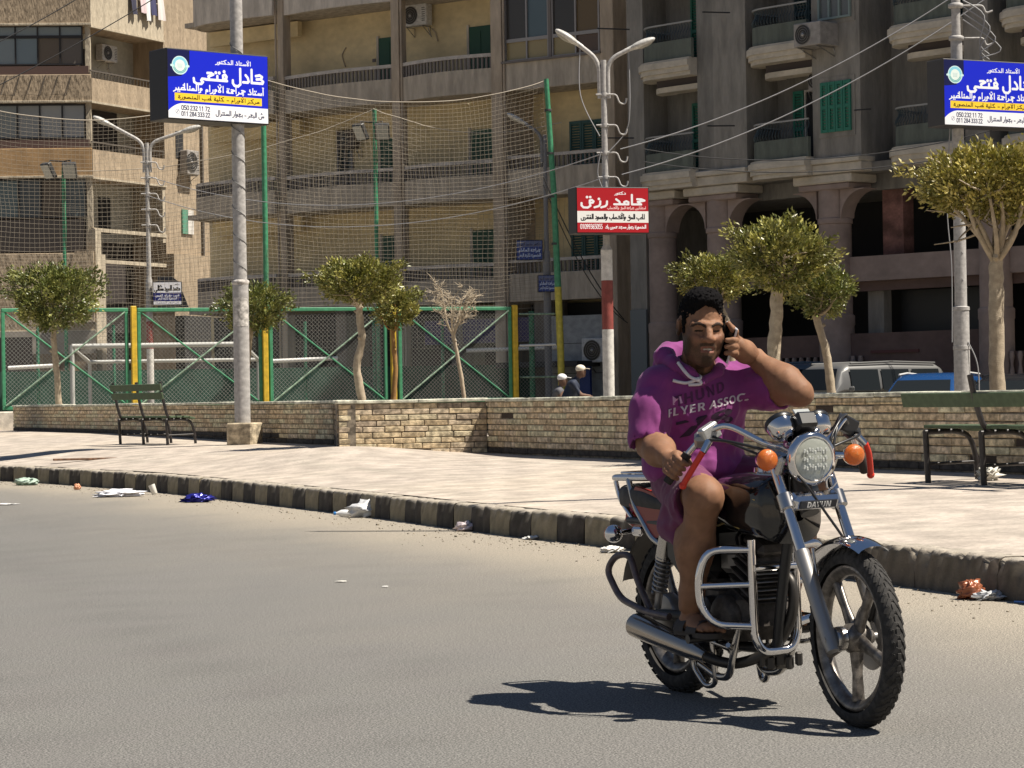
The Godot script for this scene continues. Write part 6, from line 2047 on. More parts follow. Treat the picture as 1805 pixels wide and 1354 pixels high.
func bike_wheel(p: Node, c: Vector3, r: float, w: float, steer: float, front: bool) -> void:
	var wb := Basis(Vector3.UP, steer)
	var xf := Transform3D(wb * AXLE, c)
	var prof := []
	for i in 17:
		var a := -0.62 * PI + 1.24 * PI * i / 16.0
		prof.append(Vector2(r - w * 0.5 + cos(a) * w * 0.5 * (1.0 if absf(a) > 0.5 else 1.0), sin(a) * w * 0.5))
	var t := MB.new()
	t.lathe(prof, xf, 56)
	var tyre := obj("tyre", t, M.rubber, p)
	var tr := MB.new()
	var n := 46
	for i in n:
		for k in (5 if front else 4):
			var f: float = k - (2.0 if front else 1.5)
			var a := TAU * (i + 0.5 * (k % 2)) / n
			var la: float = f * (0.36 if front else 0.48)
			var rad := r - w * 0.5 + cos(la) * w * 0.5
			var d := V(cos(a), 0, sin(a))
			var pos := xf * (d * rad + V(0, sin(la) * w * 0.5, 0))
			var out := (xf.basis * (d * cos(la) + V(0, sin(la), 0))).normalized()
			var tang := (xf.basis * V(-sin(a), 0, cos(a))).normalized()
			var bs := Basis(out.cross(tang), out, tang) * Basis(Vector3.UP, 0.5 * signf(f))
			tr.box(pos + out * (0.0008 if front else 0.003), V(w * (0.19 if front else 0.21), 0.0030 if front else 0.007, TAU * r / n * (0.80 if front else 0.62)), bs, 0.0018)
	obj("tread", tr, M.rubber, tyre).set_meta("kind", "stuff")
	var rm := r - w * 0.92
	var alloy := grained(0.20, 0.18, 0.16, 0.3, 5.0, 0.38)
	alloy.metallic = 0.7
	var rim := MB.new()
	var h := w * 0.34
	rim.lathe([Vector2(rm + 0.012, -h), Vector2(rm + 0.004, -h - 0.006), Vector2(rm - 0.006, -h), Vector2(rm - 0.022, -h * 0.55), Vector2(rm - 0.026, 0), Vector2(rm - 0.022, h * 0.55), Vector2(rm - 0.006, h), Vector2(rm + 0.004, h + 0.006), Vector2(rm + 0.012, h)], xf, 48)
	obj("rim", rim, alloy, p)
	for i in 5:
		var a := TAU * (i / 5.0) + (PI * 0.5 if front else 0.2)
		var s := MB.new()
		var d := V(cos(a), 0, sin(a))
		var e := V(-sin(a), 0, cos(a))
		var q0 := xf * (d * 0.032)
		var q1 := xf * (d * (rm - 0.022))
		s.tube([q0, q0.lerp(q1, 0.5), q1], [0.030, 0.021, 0.026], 8, true, false, Vector2(1.0, 0.62))
		obj("spoke", s, alloy, p)
	var hub := MB.new()
	hub.lathe([Vector2(0.0, -0.062), Vector2(0.022, -0.062), Vector2(0.03, -0.05), Vector2(0.05, -0.03), Vector2(0.05, 0.03), Vector2(0.03, 0.05), Vector2(0.022, 0.062), Vector2(0, 0.062)], xf, 20)
	obj("hub", hub, alloy, p)
	if front:
		var disc := MB.new()
		disc.lathe([Vector2(0.06, 0.052), Vector2(0.115, 0.052), Vector2(0.115, 0.056), Vector2(0.06, 0.056)], xf, 36)
		obj("brake_disc", disc, M.steel, p)
		var cal := MB.new()
		cal.box(xf * V(-0.02, 0.055, -0.10), V(0.04, 0.09, 0.06), Basis(Vector3.RIGHT, 0.5), 0.008)
		obj("brake_caliper", cal, M.black, p)
		var sp := MB.new()
		sp.lathe([Vector2(0.0, -0.085), Vector2(0.040, -0.085), Vector2(0.043, -0.07), Vector2(0.043, -0.05)], xf, 20)
		obj("speedometer_drive", sp, M.chrome_worn, p)
	else:
		var dr := MB.new()
		dr.lathe([Vector2(0.0, -0.07), Vector2(0.075, -0.07), Vector2(0.085, -0.055), Vector2(0.085, -0.03)], xf, 24)
		obj("brake_drum", dr, M.steel, p)

func build_motorcycle() -> void:
	var t := thing("motorcycle", "black and chrome motorcycle with red levers ridden along the road", "motorcycle", BIKE_AT)
	t.transform = Transform3D(bike_basis(), BIKE_AT)
	var fw := Node3D.new()
	fw.name = "front_wheel"
	t.add_child(fw)
	bike_wheel(fw, V(0, 0.305, 1.25), 0.305, 0.073, -0.09, true)
	var rw := Node3D.new()
	rw.name = "rear_wheel"
	t.add_child(rw)
	bike_wheel(rw, V(0, 0.30, 0), 0.30, 0.094, 0.0, false)
	var glass := mat(0.86, 0.87, 0.85, 0.12)
	# fork
	for s in [-1.0, 1.0]:
		var x: float = s * 0.105
		var fk := MB.new()
		fk.tube([V(x, 0.268, 1.268), V(x, 0.30, 1.25), V(x, 0.50, 1.141), V(x, 0.585, 1.095), V(x, 0.60, 1.087)], [0.022, 0.027, 0.027, 0.029, 0.026], 14)
		obj("fork_slider", fk, M.steel, t)
		tb("fork_tube", M.chrome, t, [V(x, 0.59, 1.092), V(x, 0.94, 0.905)], 0.0185, 0.01, 14)
		var cl := MB.new()
		cl.tube([V(x, 0.742, 1.012), V(x, 0.79, 0.986)], 0.030, 14)
		obj("fork_clamp", cl, M.chrome_worn, t)
		tb("headlight_ear", M.chrome_worn, t, [V(x, 0.86, 0.95), V(x * 1.02, 0.915, 0.985)], 0.016, 0.01, 8)
		tb("fender_stay", M.chrome_worn, t, [V(x * 0.75, 0.61, 1.12), V(x * 0.8, 0.45, 1.16), V(x, 0.31, 1.235)], 0.006, 0.02, 6)
	tb("front_axle", M.steel, t, [V(-0.13, 0.305, 1.25), V(0.13, 0.305, 1.25)], 0.013)
	var tri := MB.new()
	tri.box(V(0, 0.768, 1.012), V(0.19, 0.055, 0.06), Basis(Vector3.RIGHT, 0.45), 0.014)
	var lower := obj("name_plate_clamp", tri, M.chrome, t)
	var npl := MB.new()
	var nb := Basis(Vector3.RIGHT, 0.45)
	npl.box(V(0, 0.768, 1.012) + nb * V(0, 0.002, 0.032), V(0.15, 0.032, 0.005), nb, 0.004)
	obj("name_plate", npl, mat(0.02, 0.022, 0.03, 0.3), lower)
	var tm := TextMesh.new()
	var sf := SystemFont.new()
	sf.font_names = PackedStringArray(["Droid Sans"])
	sf.font_weight = 700
	tm.font = sf
	tm.text = "DAYUN"
	tm.font_size = 32
	tm.pixel_size = 0.0009
	tm.depth = 0.0015
	var tmo := obj("lettering", tm, M.white, lower)
	tmo.transform = Transform3D(nb, V(0, 0.768, 1.012) + nb * V(0, 0.002, 0.036))
	var up := MB.new()
	up.box(V(0, 0.935, 0.905), V(0.25, 0.03, 0.06), Basis(Vector3.RIGHT, 0.45), 0.012)
	obj("upper_clamp", up, M.chrome_worn, t)
	tb("steering_stem", M.dark_steel, t, [V(0, 0.94, 0.87), V(0, 0.72, 0.985)], 0.035)
	# front fender: an arched strip
	var rows := []
	for i in 15:
		var a := deg_to_rad(lerpf(24.0, -52.0, i / 14.0))
		var r := []
		for j in 9:
			var q := deg_to_rad(lerpf(-78.0, 78.0, j / 8.0))
			var rad := 0.318 + 0.032 * cos(q)
			r.append(V(sin(q) * 0.062, 0.305 + cos(a) * rad, 1.25 + sin(a) * rad))
		rows.append(r)
	var fe := MB.new()
	fe.grid(rows)
	obj("front_fender", fe, M.chrome, t)
	# headlight
	var hx := Transform3D(Basis(Vector3.RIGHT, PI / 2 + 0.06), V(0.004, 0.914, 0.985))
	var hs := MB.new()
	hs.lathe([Vector2(0.0, -0.13), Vector2(0.035, -0.128), Vector2(0.062, -0.11), Vector2(0.08, -0.07), Vector2(0.088, -0.02), Vector2(0.094, 0.0), Vector2(0.097, 0.012), Vector2(0.092, 0.028), Vector2(0.078, 0.034), Vector2(0.072, 0.028)], hx, 36)
	var head := obj("headlight_shell", hs, M.chrome, t)
	var hr := MB.new()
	hr.lathe([Vector2(0.076, 0.026), Vector2(0.040, 0.010), Vector2(0, -0.01)], hx, 30)
	obj("reflector", hr, mat(0.55, 0.56, 0.54, 0.2, 1.0), head)
	var hl := MB.new()
	hl.lathe([Vector2(0.075, 0.031), Vector2(0.06, 0.037), Vector2(0.03, 0.042), Vector2(0, 0.044)], hx, 30)
	var lensm := StandardMaterial3D.new()
	lensm.albedo_color = Color(0.80, 0.82, 0.78, 0.42)
	lensm.transparency = BaseMaterial3D.TRANSPARENCY_ALPHA
	lensm.roughness = 0.3
	obj("headlight_lens", hl, lensm, head)
	var fl := MB.new()
	for k in 9:
		for j in 3:
			var a := -0.6 + 1.2 * (k / 8.0)
			fl.box(hx * V((k - 4) * 0.011, 0.042, -0.03 + j * 0.028 + 0.006 * sin(k * 2.0)), V(0.008, 0.013, 0.003), hx.basis * Basis(Vector3.RIGHT, -PI / 2) * Basis(Vector3.BACK, 0.3 * (k % 3 - 1)), 0.001)
	obj("lens_pattern", fl, mat(0.45, 0.47, 0.45, 0.2), head).set_meta("kind", "stuff")
	tb("cable_ring", M.chrome, t, curve([V(0.05, 0.80, 1.03), V(0.075, 0.825, 1.04), V(0.07, 0.85, 1.03), V(0.045, 0.84, 1.03), V(0.045, 0.81, 1.03)], 4), 0.004, 0.005, 5)
	# gauges and the box between
	for x in [-0.07, 0.075]:
		var gx := Transform3D(Basis(Vector3.RIGHT, -0.75), V(x, 1.03, 0.925))
		var g := MB.new()
		g.lathe([Vector2(0.0, -0.05), Vector2(0.03, -0.048), Vector2(0.046, -0.03), Vector2(0.052, 0.0), Vector2(0.052, 0.02), Vector2(0.047, 0.026), Vector2(0.0, 0.024)], gx, 26)
		var gg := obj("gauge_cup", g, M.chrome, t)
		var gr := MB.new()
		gr.lathe([Vector2(0.053, 0.004), Vector2(0.056, 0.012), Vector2(0.053, 0.022)], gx, 26)
		obj("gauge_band", gr, M.black, gg)
	var gb := MB.new()
	gb.box(V(0.004, 1.035, 0.95), V(0.08, 0.06, 0.09), Basis(Vector3.RIGHT, -0.5), 0.01)
	obj("gauge_housing", gb, M.black, t)
	var gp := MB.new()
	gp.box(V(0.004, 1.062, 0.966), V(0.066, 0.006, 0.075), Basis(Vector3.RIGHT, -0.55) * Basis(Vector3.RIGHT, 1.25), 0.002)
	obj("housing_plate", gp, mat(0.50, 0.52, 0.50, 0.25, 0.8), t)
	# turn signals
	var amber := StandardMaterial3D.new()
	amber.albedo_color = lin(0.62, 0.15, 0.003)
	amber.roughness = 0.12
	amber.normal_enabled = true
	amber.normal_texture = T_bump
	amber.normal_scale = 1.5
	amber.uv1_triplanar = true
	amber.uv1_scale = Vector3.ONE * 9.0
	amber.clearcoat_enabled = true
	amber.backlight_enabled = true
	amber.backlight = lin(0.5, 0.10, 0.0)
	for s in [-1.0, 1.0]:
		var c := V(s * 0.178, 0.918, 1.0)
		tb("signal_stalk", M.chrome, t, [V(s * 0.105, 0.918, 0.96), c - V(s * 0.02, 0, 0.01)], [0.016, 0.010])
		var ix := Transform3D(Basis(Vector3.RIGHT, PI / 2), c)
		var sh := MB.new()
		sh.lathe([Vector2(0.0, -0.045), Vector2(0.02, -0.042), Vector2(0.034, -0.02), Vector2(0.038, 0.0)], ix, 20)
		var sg := obj("turn_signal", sh, M.chrome, t)
		var ln := MB.new()
		ln.lathe([Vector2(0.038, -0.001), Vector2(0.0385, 0.006), Vector2(0.034, 0.020), Vector2(0.020, 0.029), Vector2(0, 0.032)], ix, 22)
		obj("amber_lens", ln, amber, sg)
		var c2 := V(s * 0.15, 0.608, -0.235)
		tb("signal_stalk", M.chrome, t, [V(s * 0.03, 0.62, -0.22), c2], 0.010)
		var rs := MB.new()
		rs.ball(c2 + V(s * 0.005, 0, 0.006), V(0.036, 0.036, 0.034), Basis(), 16, 10)
		var rg := obj("rear_turn_signal", rs, M.chrome, t)
		var rl := MB.new()
		rl.ball(c2 - V(0, 0, 0.022), V(0.032, 0.032, 0.026), Basis(), 14, 8)
		obj("amber_lens", rl, amber, rg)
	# handlebar
	# the bar is turned a little: its left end stands further forward
	var hp := func(p: Vector3) -> Vector3: return p + V(0.085, 0, 0.075) * clampf((p.x - 0.05) / 0.27, 0.0, 1.0)
	var hb := [V(-0.345, 0.852, 0.598), V(-0.292, 0.945, 0.652), V(-0.252, 1.003, 0.705), V(-0.222, 1.033, 0.752), V(-0.19, 1.03, 0.80), V(-0.115, 0.972, 0.885), V(-0.05, 0.957, 0.905)]
	var whole := hb.duplicate()
	for i in range(hb.size() - 1, -1, -1): whole.append(hp.call(V(-hb[i].x, hb[i].y, hb[i].z)))
	tb("handlebar", M.chrome, t, curve(whole, 4), 0.0115, 0.02, 12)
	var leather := mat(0.02, 0.016, 0.014, 0.7)
	for s in [-1.0, 1.0]:
		var g := MB.new()
		g.tube([hp.call(V(s * 0.295, 0.94, 0.649)), hp.call(V(s * 0.352, 0.84, 0.591))], 0.0175, 12)
		obj("grip", g, leather, t)
		var sw := MB.new()
		sw.box(hp.call(V(s * 0.262, 0.99, 0.70)), V(0.055, 0.05, 0.05), look(V(s * 0.35, 0.75, 0.5)), 0.01)
		obj("switch_block", sw, M.steel if s < 0 else M.black, t)
		var mb := MB.new()
		mb.box(hp.call(V(s * 0.243, 1.014, 0.722)), V(0.074, 0.060, 0.036), Basis(Vector3.UP, 0.1) * Basis(Vector3.BACK, s * -0.45), 0.006)
		obj("master_cylinder" if s < 0 else "lever_mount", mb, mat(0.55, 0.55, 0.53, 0.35, 0.7) if s < 0 else M.black, t)
		tb("lever_root", M.chrome, t, [hp.call(V(s * 0.255, 0.985, 0.735)), hp.call(V(s * 0.283, 0.945, 0.737))], [0.016, 0.012])
		var lv := MB.new()
		lv.tube(curve([hp.call(V(s * 0.283, 0.947, 0.738)), hp.call(V(s * 0.302, 0.905, 0.715)), hp.call(V(s * 0.328, 0.833, 0.668))], 5), 0.0115, 10)
		lv.ball(hp.call(V(s * 0.329, 0.829, 0.666)), V(0.0145, 0.0145, 0.0145))
		obj("red_lever" , lv, mat(0.62, 0.03, 0.012, 0.4), t)
		tb("control_cable", M.black, t, curve([hp.call(V(s * 0.26, 0.99, 0.73)), hp.call(V(s * 0.22, 0.98, 0.84)), V(s * 0.12, 0.94, 0.93), V(s * 0.05, 0.88, 0.93), V(s * 0.03, 0.72, 0.9)], 6), 0.0055, 0.02, 6)
	tb("brake_hose", M.black, t, curve([V(-0.24, 1.0, 0.74), V(-0.17, 0.95, 0.86), V(-0.07, 0.87, 1.0), V(0.02, 0.72, 1.06), V(0.085, 0.58, 1.11), V(0.09, 0.42, 1.17)], 6), 0.005, 0.02, 6)
	tb("control_cable", M.black, t, curve([V(0.25, 1.0, 0.74), V(0.28, 1.05, 0.80), V(0.20, 1.05, 0.90), V(0.12, 0.98, 0.95), V(0.10, 0.90, 0.96)], 6), 0.006, 0.02, 6)
	tb("control_cable", M.black, t, curve([V(0.26, 1.0, 0.74), V(0.24, 1.06, 0.83), V(0.16, 1.02, 0.93), V(0.11, 0.93, 0.97)], 6), 0.005, 0.02, 6)
	# tank: rounded sections along z
	rows = []
	for i in 15:
		var f := i / 14.0
		var z := lerpf(0.43, 0.90, f)
		var swell := sin(PI * clampf(0.10 + 0.82 * f, 0, 1))
		var hw := 0.075 + 0.062 * pow(swell, 0.7) + 0.01 * f
		var top := 0.805 + 0.058 * pow(sin(PI * clampf(0.16 + 0.6 * f, 0, 1)), 0.8)
		var bot := 0.66 - 0.055 * f
		var endk := smoothstep(0.0, 0.07, f) * smoothstep(1.0, 0.93, f)
		var r := []
		for j in 24:
			var a := TAU * j / 24.0
			var cx := signf(cos(a)) * pow(absf(cos(a)), 0.62)
			var cy := signf(sin(a)) * pow(absf(sin(a)), 0.62)
			r.append(V(cx * hw * (0.25 + 0.75 * endk), (top + bot) * 0.5 + cy * (top - bot) * 0.5 * (0.3 + 0.7 * endk), z))
		rows.append(r)
	var tk := MB.new()
	tk.grid(rows, true)
	var tank := obj("fuel_tank", tk, M.black_gloss, t)
	for s in [-1.0, 1.0]:
		var st := []
		for q in [[0.50, 0.815], [0.475, 0.78], [0.47, 0.70], [0.52, 0.668], [0.60, 0.68], [0.70, 0.665]]:
			st.append(V(s * (0.128 - 0.03 * absf(q[0] - 0.66) * 3.0), q[1], q[0]))
		tb("gold_stripe", mat(0.50, 0.36, 0.12, 0.4), tank, curve(st, 4), 0.004, 0.01, 5)
		var rp := MB.new()
		rp.box(V(s * 0.092, 0.74, 0.455), V(0.02, 0.09, 0.06), Basis(), 0.008)
		obj("red_trim", rp, M.red, tank)
		tb("gold_stripe", mat(0.50, 0.36, 0.12, 0.4), tank, curve([V(s * 0.125, 0.80, 0.56), V(s * 0.136, 0.79, 0.68), V(s * 0.125, 0.77, 0.82)], 5), 0.003, 0.01, 5)
	var cap := MB.new()
	cap.lathe([Vector2(0.035, 0.0), Vector2(0.033, 0.015), Vector2(0.0, 0.018)], Transform3D(Basis(), V(0, 0.862, 0.67)), 18)
	obj("fuel_cap", cap, M.chrome, tank)
	# seat
	rows = []
	for i in 16:
		var f := i / 15.0
		var z := lerpf(-0.30, 0.46, f)
		var hw := lerpf(0.11, 0.085, f) + 0.03 * sin(PI * f)
		var top := 0.80 - 0.045 * smoothstep(0.25, 0.6, f)
		var bot := 0.70
		var e := smoothstep(0.0, 0.06, f) * smoothstep(1.0, 0.95, f)
		var r := []
		for j in 20:
			var a := TAU * j / 20.0
			r.append(V(signf(cos(a)) * pow(absf(cos(a)), 0.5) * hw * (0.4 + 0.6 * e), (top + bot) * 0.5 + signf(sin(a)) * pow(absf(sin(a)), 0.5) * (top - bot) * 0.5 * (0.4 + 0.6 * e), z))
		rows.append(r)
	var se := MB.new()
	se.grid(rows, true)
	obj("seat", se, grained(0.022, 0.020, 0.020, 0.3, 4.0, 0.6), t)
	# tail: red side covers, rear mudguard, tail lamp, rack
	for s in [-1.0, 1.0]:
		var rc := MB.new()
		rc.prism(PackedVector2Array([Vector2(-0.16, 0.72), Vector2(-0.10, 0.795), Vector2(0.14, 0.76), Vector2(0.20, 0.68), Vector2(0.12, 0.61), Vector2(0.04, 0.60), Vector2(-0.06, 0.66)]), 0.03, Transform3D(Basis(V(0, 0, 1), V(0, 1, 0), V(-1, 0, 0)), V(s * 0.105 + 0.015, 0, 0)), true)
		obj("red_side_cover", rc, mat(0.24, 0.018, 0.014, 0.3), t)
		var sc := MB.new()
		sc.prism(PackedVector2Array([Vector2(0.18, 0.66), Vector2(0.42, 0.67), Vector2(0.44, 0.52), Vector2(0.28, 0.47), Vector2(0.18, 0.54)]), 0.03, Transform3D(Basis(V(0, 0, 1), V(0, 1, 0), V(-1, 0, 0)), V(s * 0.125 + 0.015, 0, 0)), true)
		obj("side_panel", sc, M.black, t)
	rows = []
	for i in 13:
		var a := deg_to_rad(lerpf(50.0, -72.0, i / 12.0))
		var r := []
		for j in 7:
			var q := deg_to_rad(lerpf(-80.0, 80.0, j / 6.0))
			var rad := 0.34 + 0.03 * cos(q)
			r.append(V(sin(q) * 0.075, 0.30 + cos(a) * rad, sin(a) * rad))
		rows.append(r)
	var rf := MB.new()
	rf.grid(rows)
	obj("rear_mudguard", rf, M.dark_steel, t)
	var tl := MB.new()
	tl.box(V(0, 0.665, -0.285), V(0.12, 0.07, 0.07), Basis(Vector3.RIGHT, 0.3), 0.015)
	obj("tail_lamp", tl, mat(0.4, 0.02, 0.015, 0.2), t)
	var rk := MB.new()
	rk.tube(rounded([V(-0.10, 0.83, 0.02), V(-0.10, 0.822, -0.34), V(0.10, 0.822, -0.34), V(0.10, 0.83, 0.02)], 0.05), 0.013, 10)
	for z in [-0.08, -0.16, -0.24]: rk.tube([V(-0.10, 0.826, z), V(0.10, 0.826, z)], 0.009, 8)
	var rack := obj("rear_rack", rk, M.chrome, t)
	for s in [-1.0, 1.0]:
		tb("rack_leg", M.chrome, rack, [V(s * 0.10, 0.81, -0.30), V(s * 0.095, 0.74, -0.28), V(s * 0.10, 0.66, -0.16)], 0.010)
		tb("rack_leg", M.chrome_worn, rack, [V(s * 0.105, 0.82, -0.18), V(s * 0.115, 0.72, -0.12), V(s * 0.12, 0.60, 0.02), V(s * 0.12, 0.57, 0.12)], 0.012)
	var rp := MB.new()
	rp.box(V(0, 0.842, -0.16), V(0.17, 0.010, 0.26), Basis(), 0.004)
	obj("rack_plate", rp, M.chrome, rack)
	var bx1 := MB.new()
	bx1.box(V(-0.118, 0.62, -0.10), V(0.02, 0.035, 0.07), Basis(), 0.008)
	obj("chrome_badge", bx1, M.chrome, t)
	# guard tube beside the rear wheel
	for s in [-1.0, 1.0]:
		tb("side_guard", grained(0.10, 0.075, 0.075, 0.3, 4.0, 0.3), t, [V(s * 0.145, 0.33, 0.03), V(s * 0.155, 0.44, -0.05), V(s * 0.155, 0.535, -0.10), V(s * 0.185, 0.53, -0.16), V(s * 0.20, 0.47, -0.215), V(s * 0.195, 0.365, -0.12), V(s * 0.18, 0.325, 0.06), V(s * 0.165, 0.315, 0.22)], 0.0135, 0.05, 10)
	for s in [-1.0, 1.0]:
		# shocks: chrome cover, spring, rod
		var a := V(s * 0.125, 0.62, 0.15)
		var b := V(s * 0.125, 0.335, 0.055)
		var d := (b - a).normalized()
		tb("shock_cover", M.chrome_worn, t, [a, a + d * 0.10], [0.028, 0.032], 0.01, 14)
		tb("shock_rod", M.steel, t, [a, b], 0.014)
		var sp := MB.new()
		var pts := []
		var fr := along(a + d * 0.09, b)
		for i in 121:
			var g := TAU * 8.0 * i / 120.0
			pts.append(fr * V(cos(g) * 0.027, 0.15 * i / 120.0, sin(g) * 0.027))
		sp.tube(pts, 0.0055, 6)
		obj("shock_spring", sp, M.steel, t)
		tb("swing_arm", M.dark_steel, t, [V(s * 0.085, 0.30, -0.03), V(s * 0.095, 0.32, 0.42)], 0.022)
	var ch := MB.new()
	ch.box(V(0.10, 0.345, 0.2), V(0.03, 0.07, 0.46), Basis(), 0.015)
	obj("chain_case", ch, M.dark_steel, t)
	# exhaust
	tb("exhaust_header", M.dark_steel, t, curve([V(0.03, 0.50, 0.70), V(0.045, 0.46, 0.765), V(0.04, 0.34, 0.765), V(0.0, 0.22, 0.69), V(-0.09, 0.165, 0.58), V(-0.145, 0.183, 0.45)], 6), 0.020, 0.02, 12)
	var mu := MB.new()
	mu.tube([V(-0.145, 0.183, 0.46), V(-0.147, 0.20, 0.36), V(-0.15, 0.225, 0.18), V(-0.153, 0.252, 0.0), V(-0.155, 0.262, -0.07)], [0.022, 0.036, 0.043, 0.047, 0.047], 18)
	var muff := obj("muffler", mu, mat(0.42, 0.37, 0.32, 0.2, 1.0), t)
	var mh := MB.new()
	mh.tube([V(-0.155, 0.262, -0.0705), V(-0.155, 0.263, -0.08)], 0.018, 12)
	obj("muffler_outlet", mh, M.void_dark, muff)
	# engine
	var engine := grained(0.075, 0.065, 0.057, 0.4, 4.0, 0.55)
	engine.metallic = 0.4
	var ek := MB.new()
	ek.box(V(0, 0.335, 0.50), V(0.20, 0.20, 0.34), Basis(Vector3.RIGHT, -0.1), 0.05)
	ek.box(V(0, 0.40, 0.40), V(0.17, 0.12, 0.20), Basis(), 0.04)
	var eng := obj("crankcase", ek, engine, t)
	for s in [-1.0, 1.0]:
		var cv := MB.new()
		cv.lathe([Vector2(0.085, 0.0), Vector2(0.083, 0.025), Vector2(0.068, 0.042), Vector2(0.03, 0.048), Vector2(0.0, 0.048)], Transform3D(Basis(V(0, 0, 1), V(s, 0, 0), V(0, s, 0)) , V(s * 0.095, 0.335, 0.55)), 22)
		cv.lathe([Vector2(0.06, 0.0), Vector2(0.058, 0.03), Vector2(0.0, 0.036)], Transform3D(Basis(V(0, 0, 1), V(s, 0, 0), V(0, s, 0)), V(s * 0.095, 0.345, 0.42)), 20)
		obj("engine_cover", cv, engine, eng)
	var cb := Basis(Vector3.RIGHT, 0.42)
	for i in 10:
		var f := MB.new()
		f.box(V(0, 0.42, 0.60) + cb * V(0, i * 0.017, 0), V(0.17 - 0.02 * (i % 2), 0.006, 0.17), cb, 0.0025)
		obj("cooling_fin", f, M.steel if i % 2 else engine, eng)
	var cy := MB.new()
	cy.box(V(0, 0.42, 0.60) + cb * V(0, 0.08, 0), V(0.115, 0.19, 0.12), cb, 0.02)
	cy.box(V(0, 0.42, 0.60) + cb * V(0, 0.195, 0), V(0.14, 0.05, 0.14), cb, 0.02)
	obj("cylinder", cy, engine, eng)
	tb("spark_lead", M.black, eng, curve([V(-0.07, 0.55, 0.68), V(-0.11, 0.57, 0.68), V(-0.09, 0.63, 0.62), V(-0.03, 0.65, 0.6)], 5), 0.006, 0.01, 6)
	var ca := MB.new()
	ca.box(V(-0.02, 0.53, 0.47), V(0.08, 0.09, 0.09), Basis(), 0.02)
	obj("carburettor", ca, M.steel, eng)
	# frame
	var frm := mat(0.015, 0.015, 0.016, 0.4)
	tb("frame_tube", frm, t, [V(0, 0.86, 0.86), V(0, 0.70, 0.60), V(0, 0.68, 0.1)], 0.022)
	tb("frame_tube", frm, t, [V(0, 0.80, 0.89), V(0.0, 0.50, 0.79), V(0.0, 0.22, 0.72), V(0, 0.21, 0.4)], 0.020)
	for s in [-1.0, 1.0]:
		tb("frame_tube", frm, t, [V(s * 0.08, 0.70, 0.42), V(s * 0.095, 0.45, 0.33), V(s * 0.095, 0.25, 0.36), V(s * 0.06, 0.21, 0.5)], 0.016)
		tb("frame_tube", frm, t, [V(s * 0.08, 0.69, 0.40), V(s * 0.11, 0.66, 0.12), V(s * 0.10, 0.66, -0.2)], 0.015)
	# crash guard in front of the engine
	var cg: Material = M.chrome
	tb("crash_guard_upright", cg, t, [V(-0.09, 0.622, 0.72), V(-0.09, 0.27, 0.72), V(-0.06, 0.218, 0.725), V(0.06, 0.218, 0.725), V(0.09, 0.27, 0.72), V(0.09, 0.622, 0.72)], 0.0165, 0.06, 12)
	tb("crash_guard_bar", cg, t, [V(-0.09, 0.52, 0.735), V(0.09, 0.52, 0.735)], 0.013)
	for s in [-1.0, 1.0]:
		tb("crash_guard_loop", cg, t, [V(s * 0.095, 0.588, 0.715), V(s * 0.235, 0.592, 0.655), V(s * 0.262, 0.50, 0.63), V(s * 0.258, 0.39, 0.63), V(s * 0.215, 0.322, 0.66), V(s * 0.095, 0.312, 0.715)], 0.0155, 0.07, 12)
		tb("crash_guard_bar", cg, t, [V(s * 0.095, 0.462, 0.715), V(s * 0.262, 0.462, 0.632)], 0.0125)
		tb("foot_peg", M.black, t, [V(s * 0.10, 0.262, 0.52), V(s * 0.255, 0.262, 0.52)], 0.017)
		tb("peg_frame", M.chrome_worn, t, [V(s * 0.12, 0.31, 0.66), V(s * 0.125, 0.20, 0.62), V(s * 0.11, 0.115, 0.56), V(s * 0.10, 0.105, 0.46), V(s * 0.12, 0.15, 0.36)], 0.014, 0.04, 8)
		tb("peg_frame", M.chrome_worn, t, [V(s * 0.15, 0.26, 0.36), V(s * 0.14, 0.14, 0.34), V(s * 0.12, 0.065, 0.40), V(s * 0.11, 0.08, 0.46), V(s * 0.12, 0.24, 0.46)], 0.011, 0.03, 8)
		tb("brake_pedal" if s < 0 else "gear_pedal", M.chrome_worn, t, [V(s * 0.13, 0.24, 0.48), V(s * 0.15, 0.23, 0.66), V(s * 0.19, 0.25, 0.70)], 0.009)
	var st := MB.new()
	st.box(V(0.06, 0.165, 0.62), V(0.07, 0.05, 0.09), Basis(), 0.01)
	for k in 5: st.box(V(-0.03 + 0.03 * k, 0.18 - 0.012 * (k % 2), 0.66 + 0.015 * k), V(0.025, 0.05, 0.03), Basis(Vector3.UP, k * 0.7), 0.006)
	obj("sump_bolts", st, M.dark_steel, t)
	tb("kick_stand", M.dark_steel, t, [V(0.10, 0.22, 0.42), V(0.14, 0.16, 0.18), V(0.16, 0.15, 0.10)], 0.012)
	var ba := MB.new()
	ba.box(V(0, 0.56, 0.30), V(0.15, 0.20, 0.22), Basis(), 0.03)
	obj("air_box", ba, M.black, t)

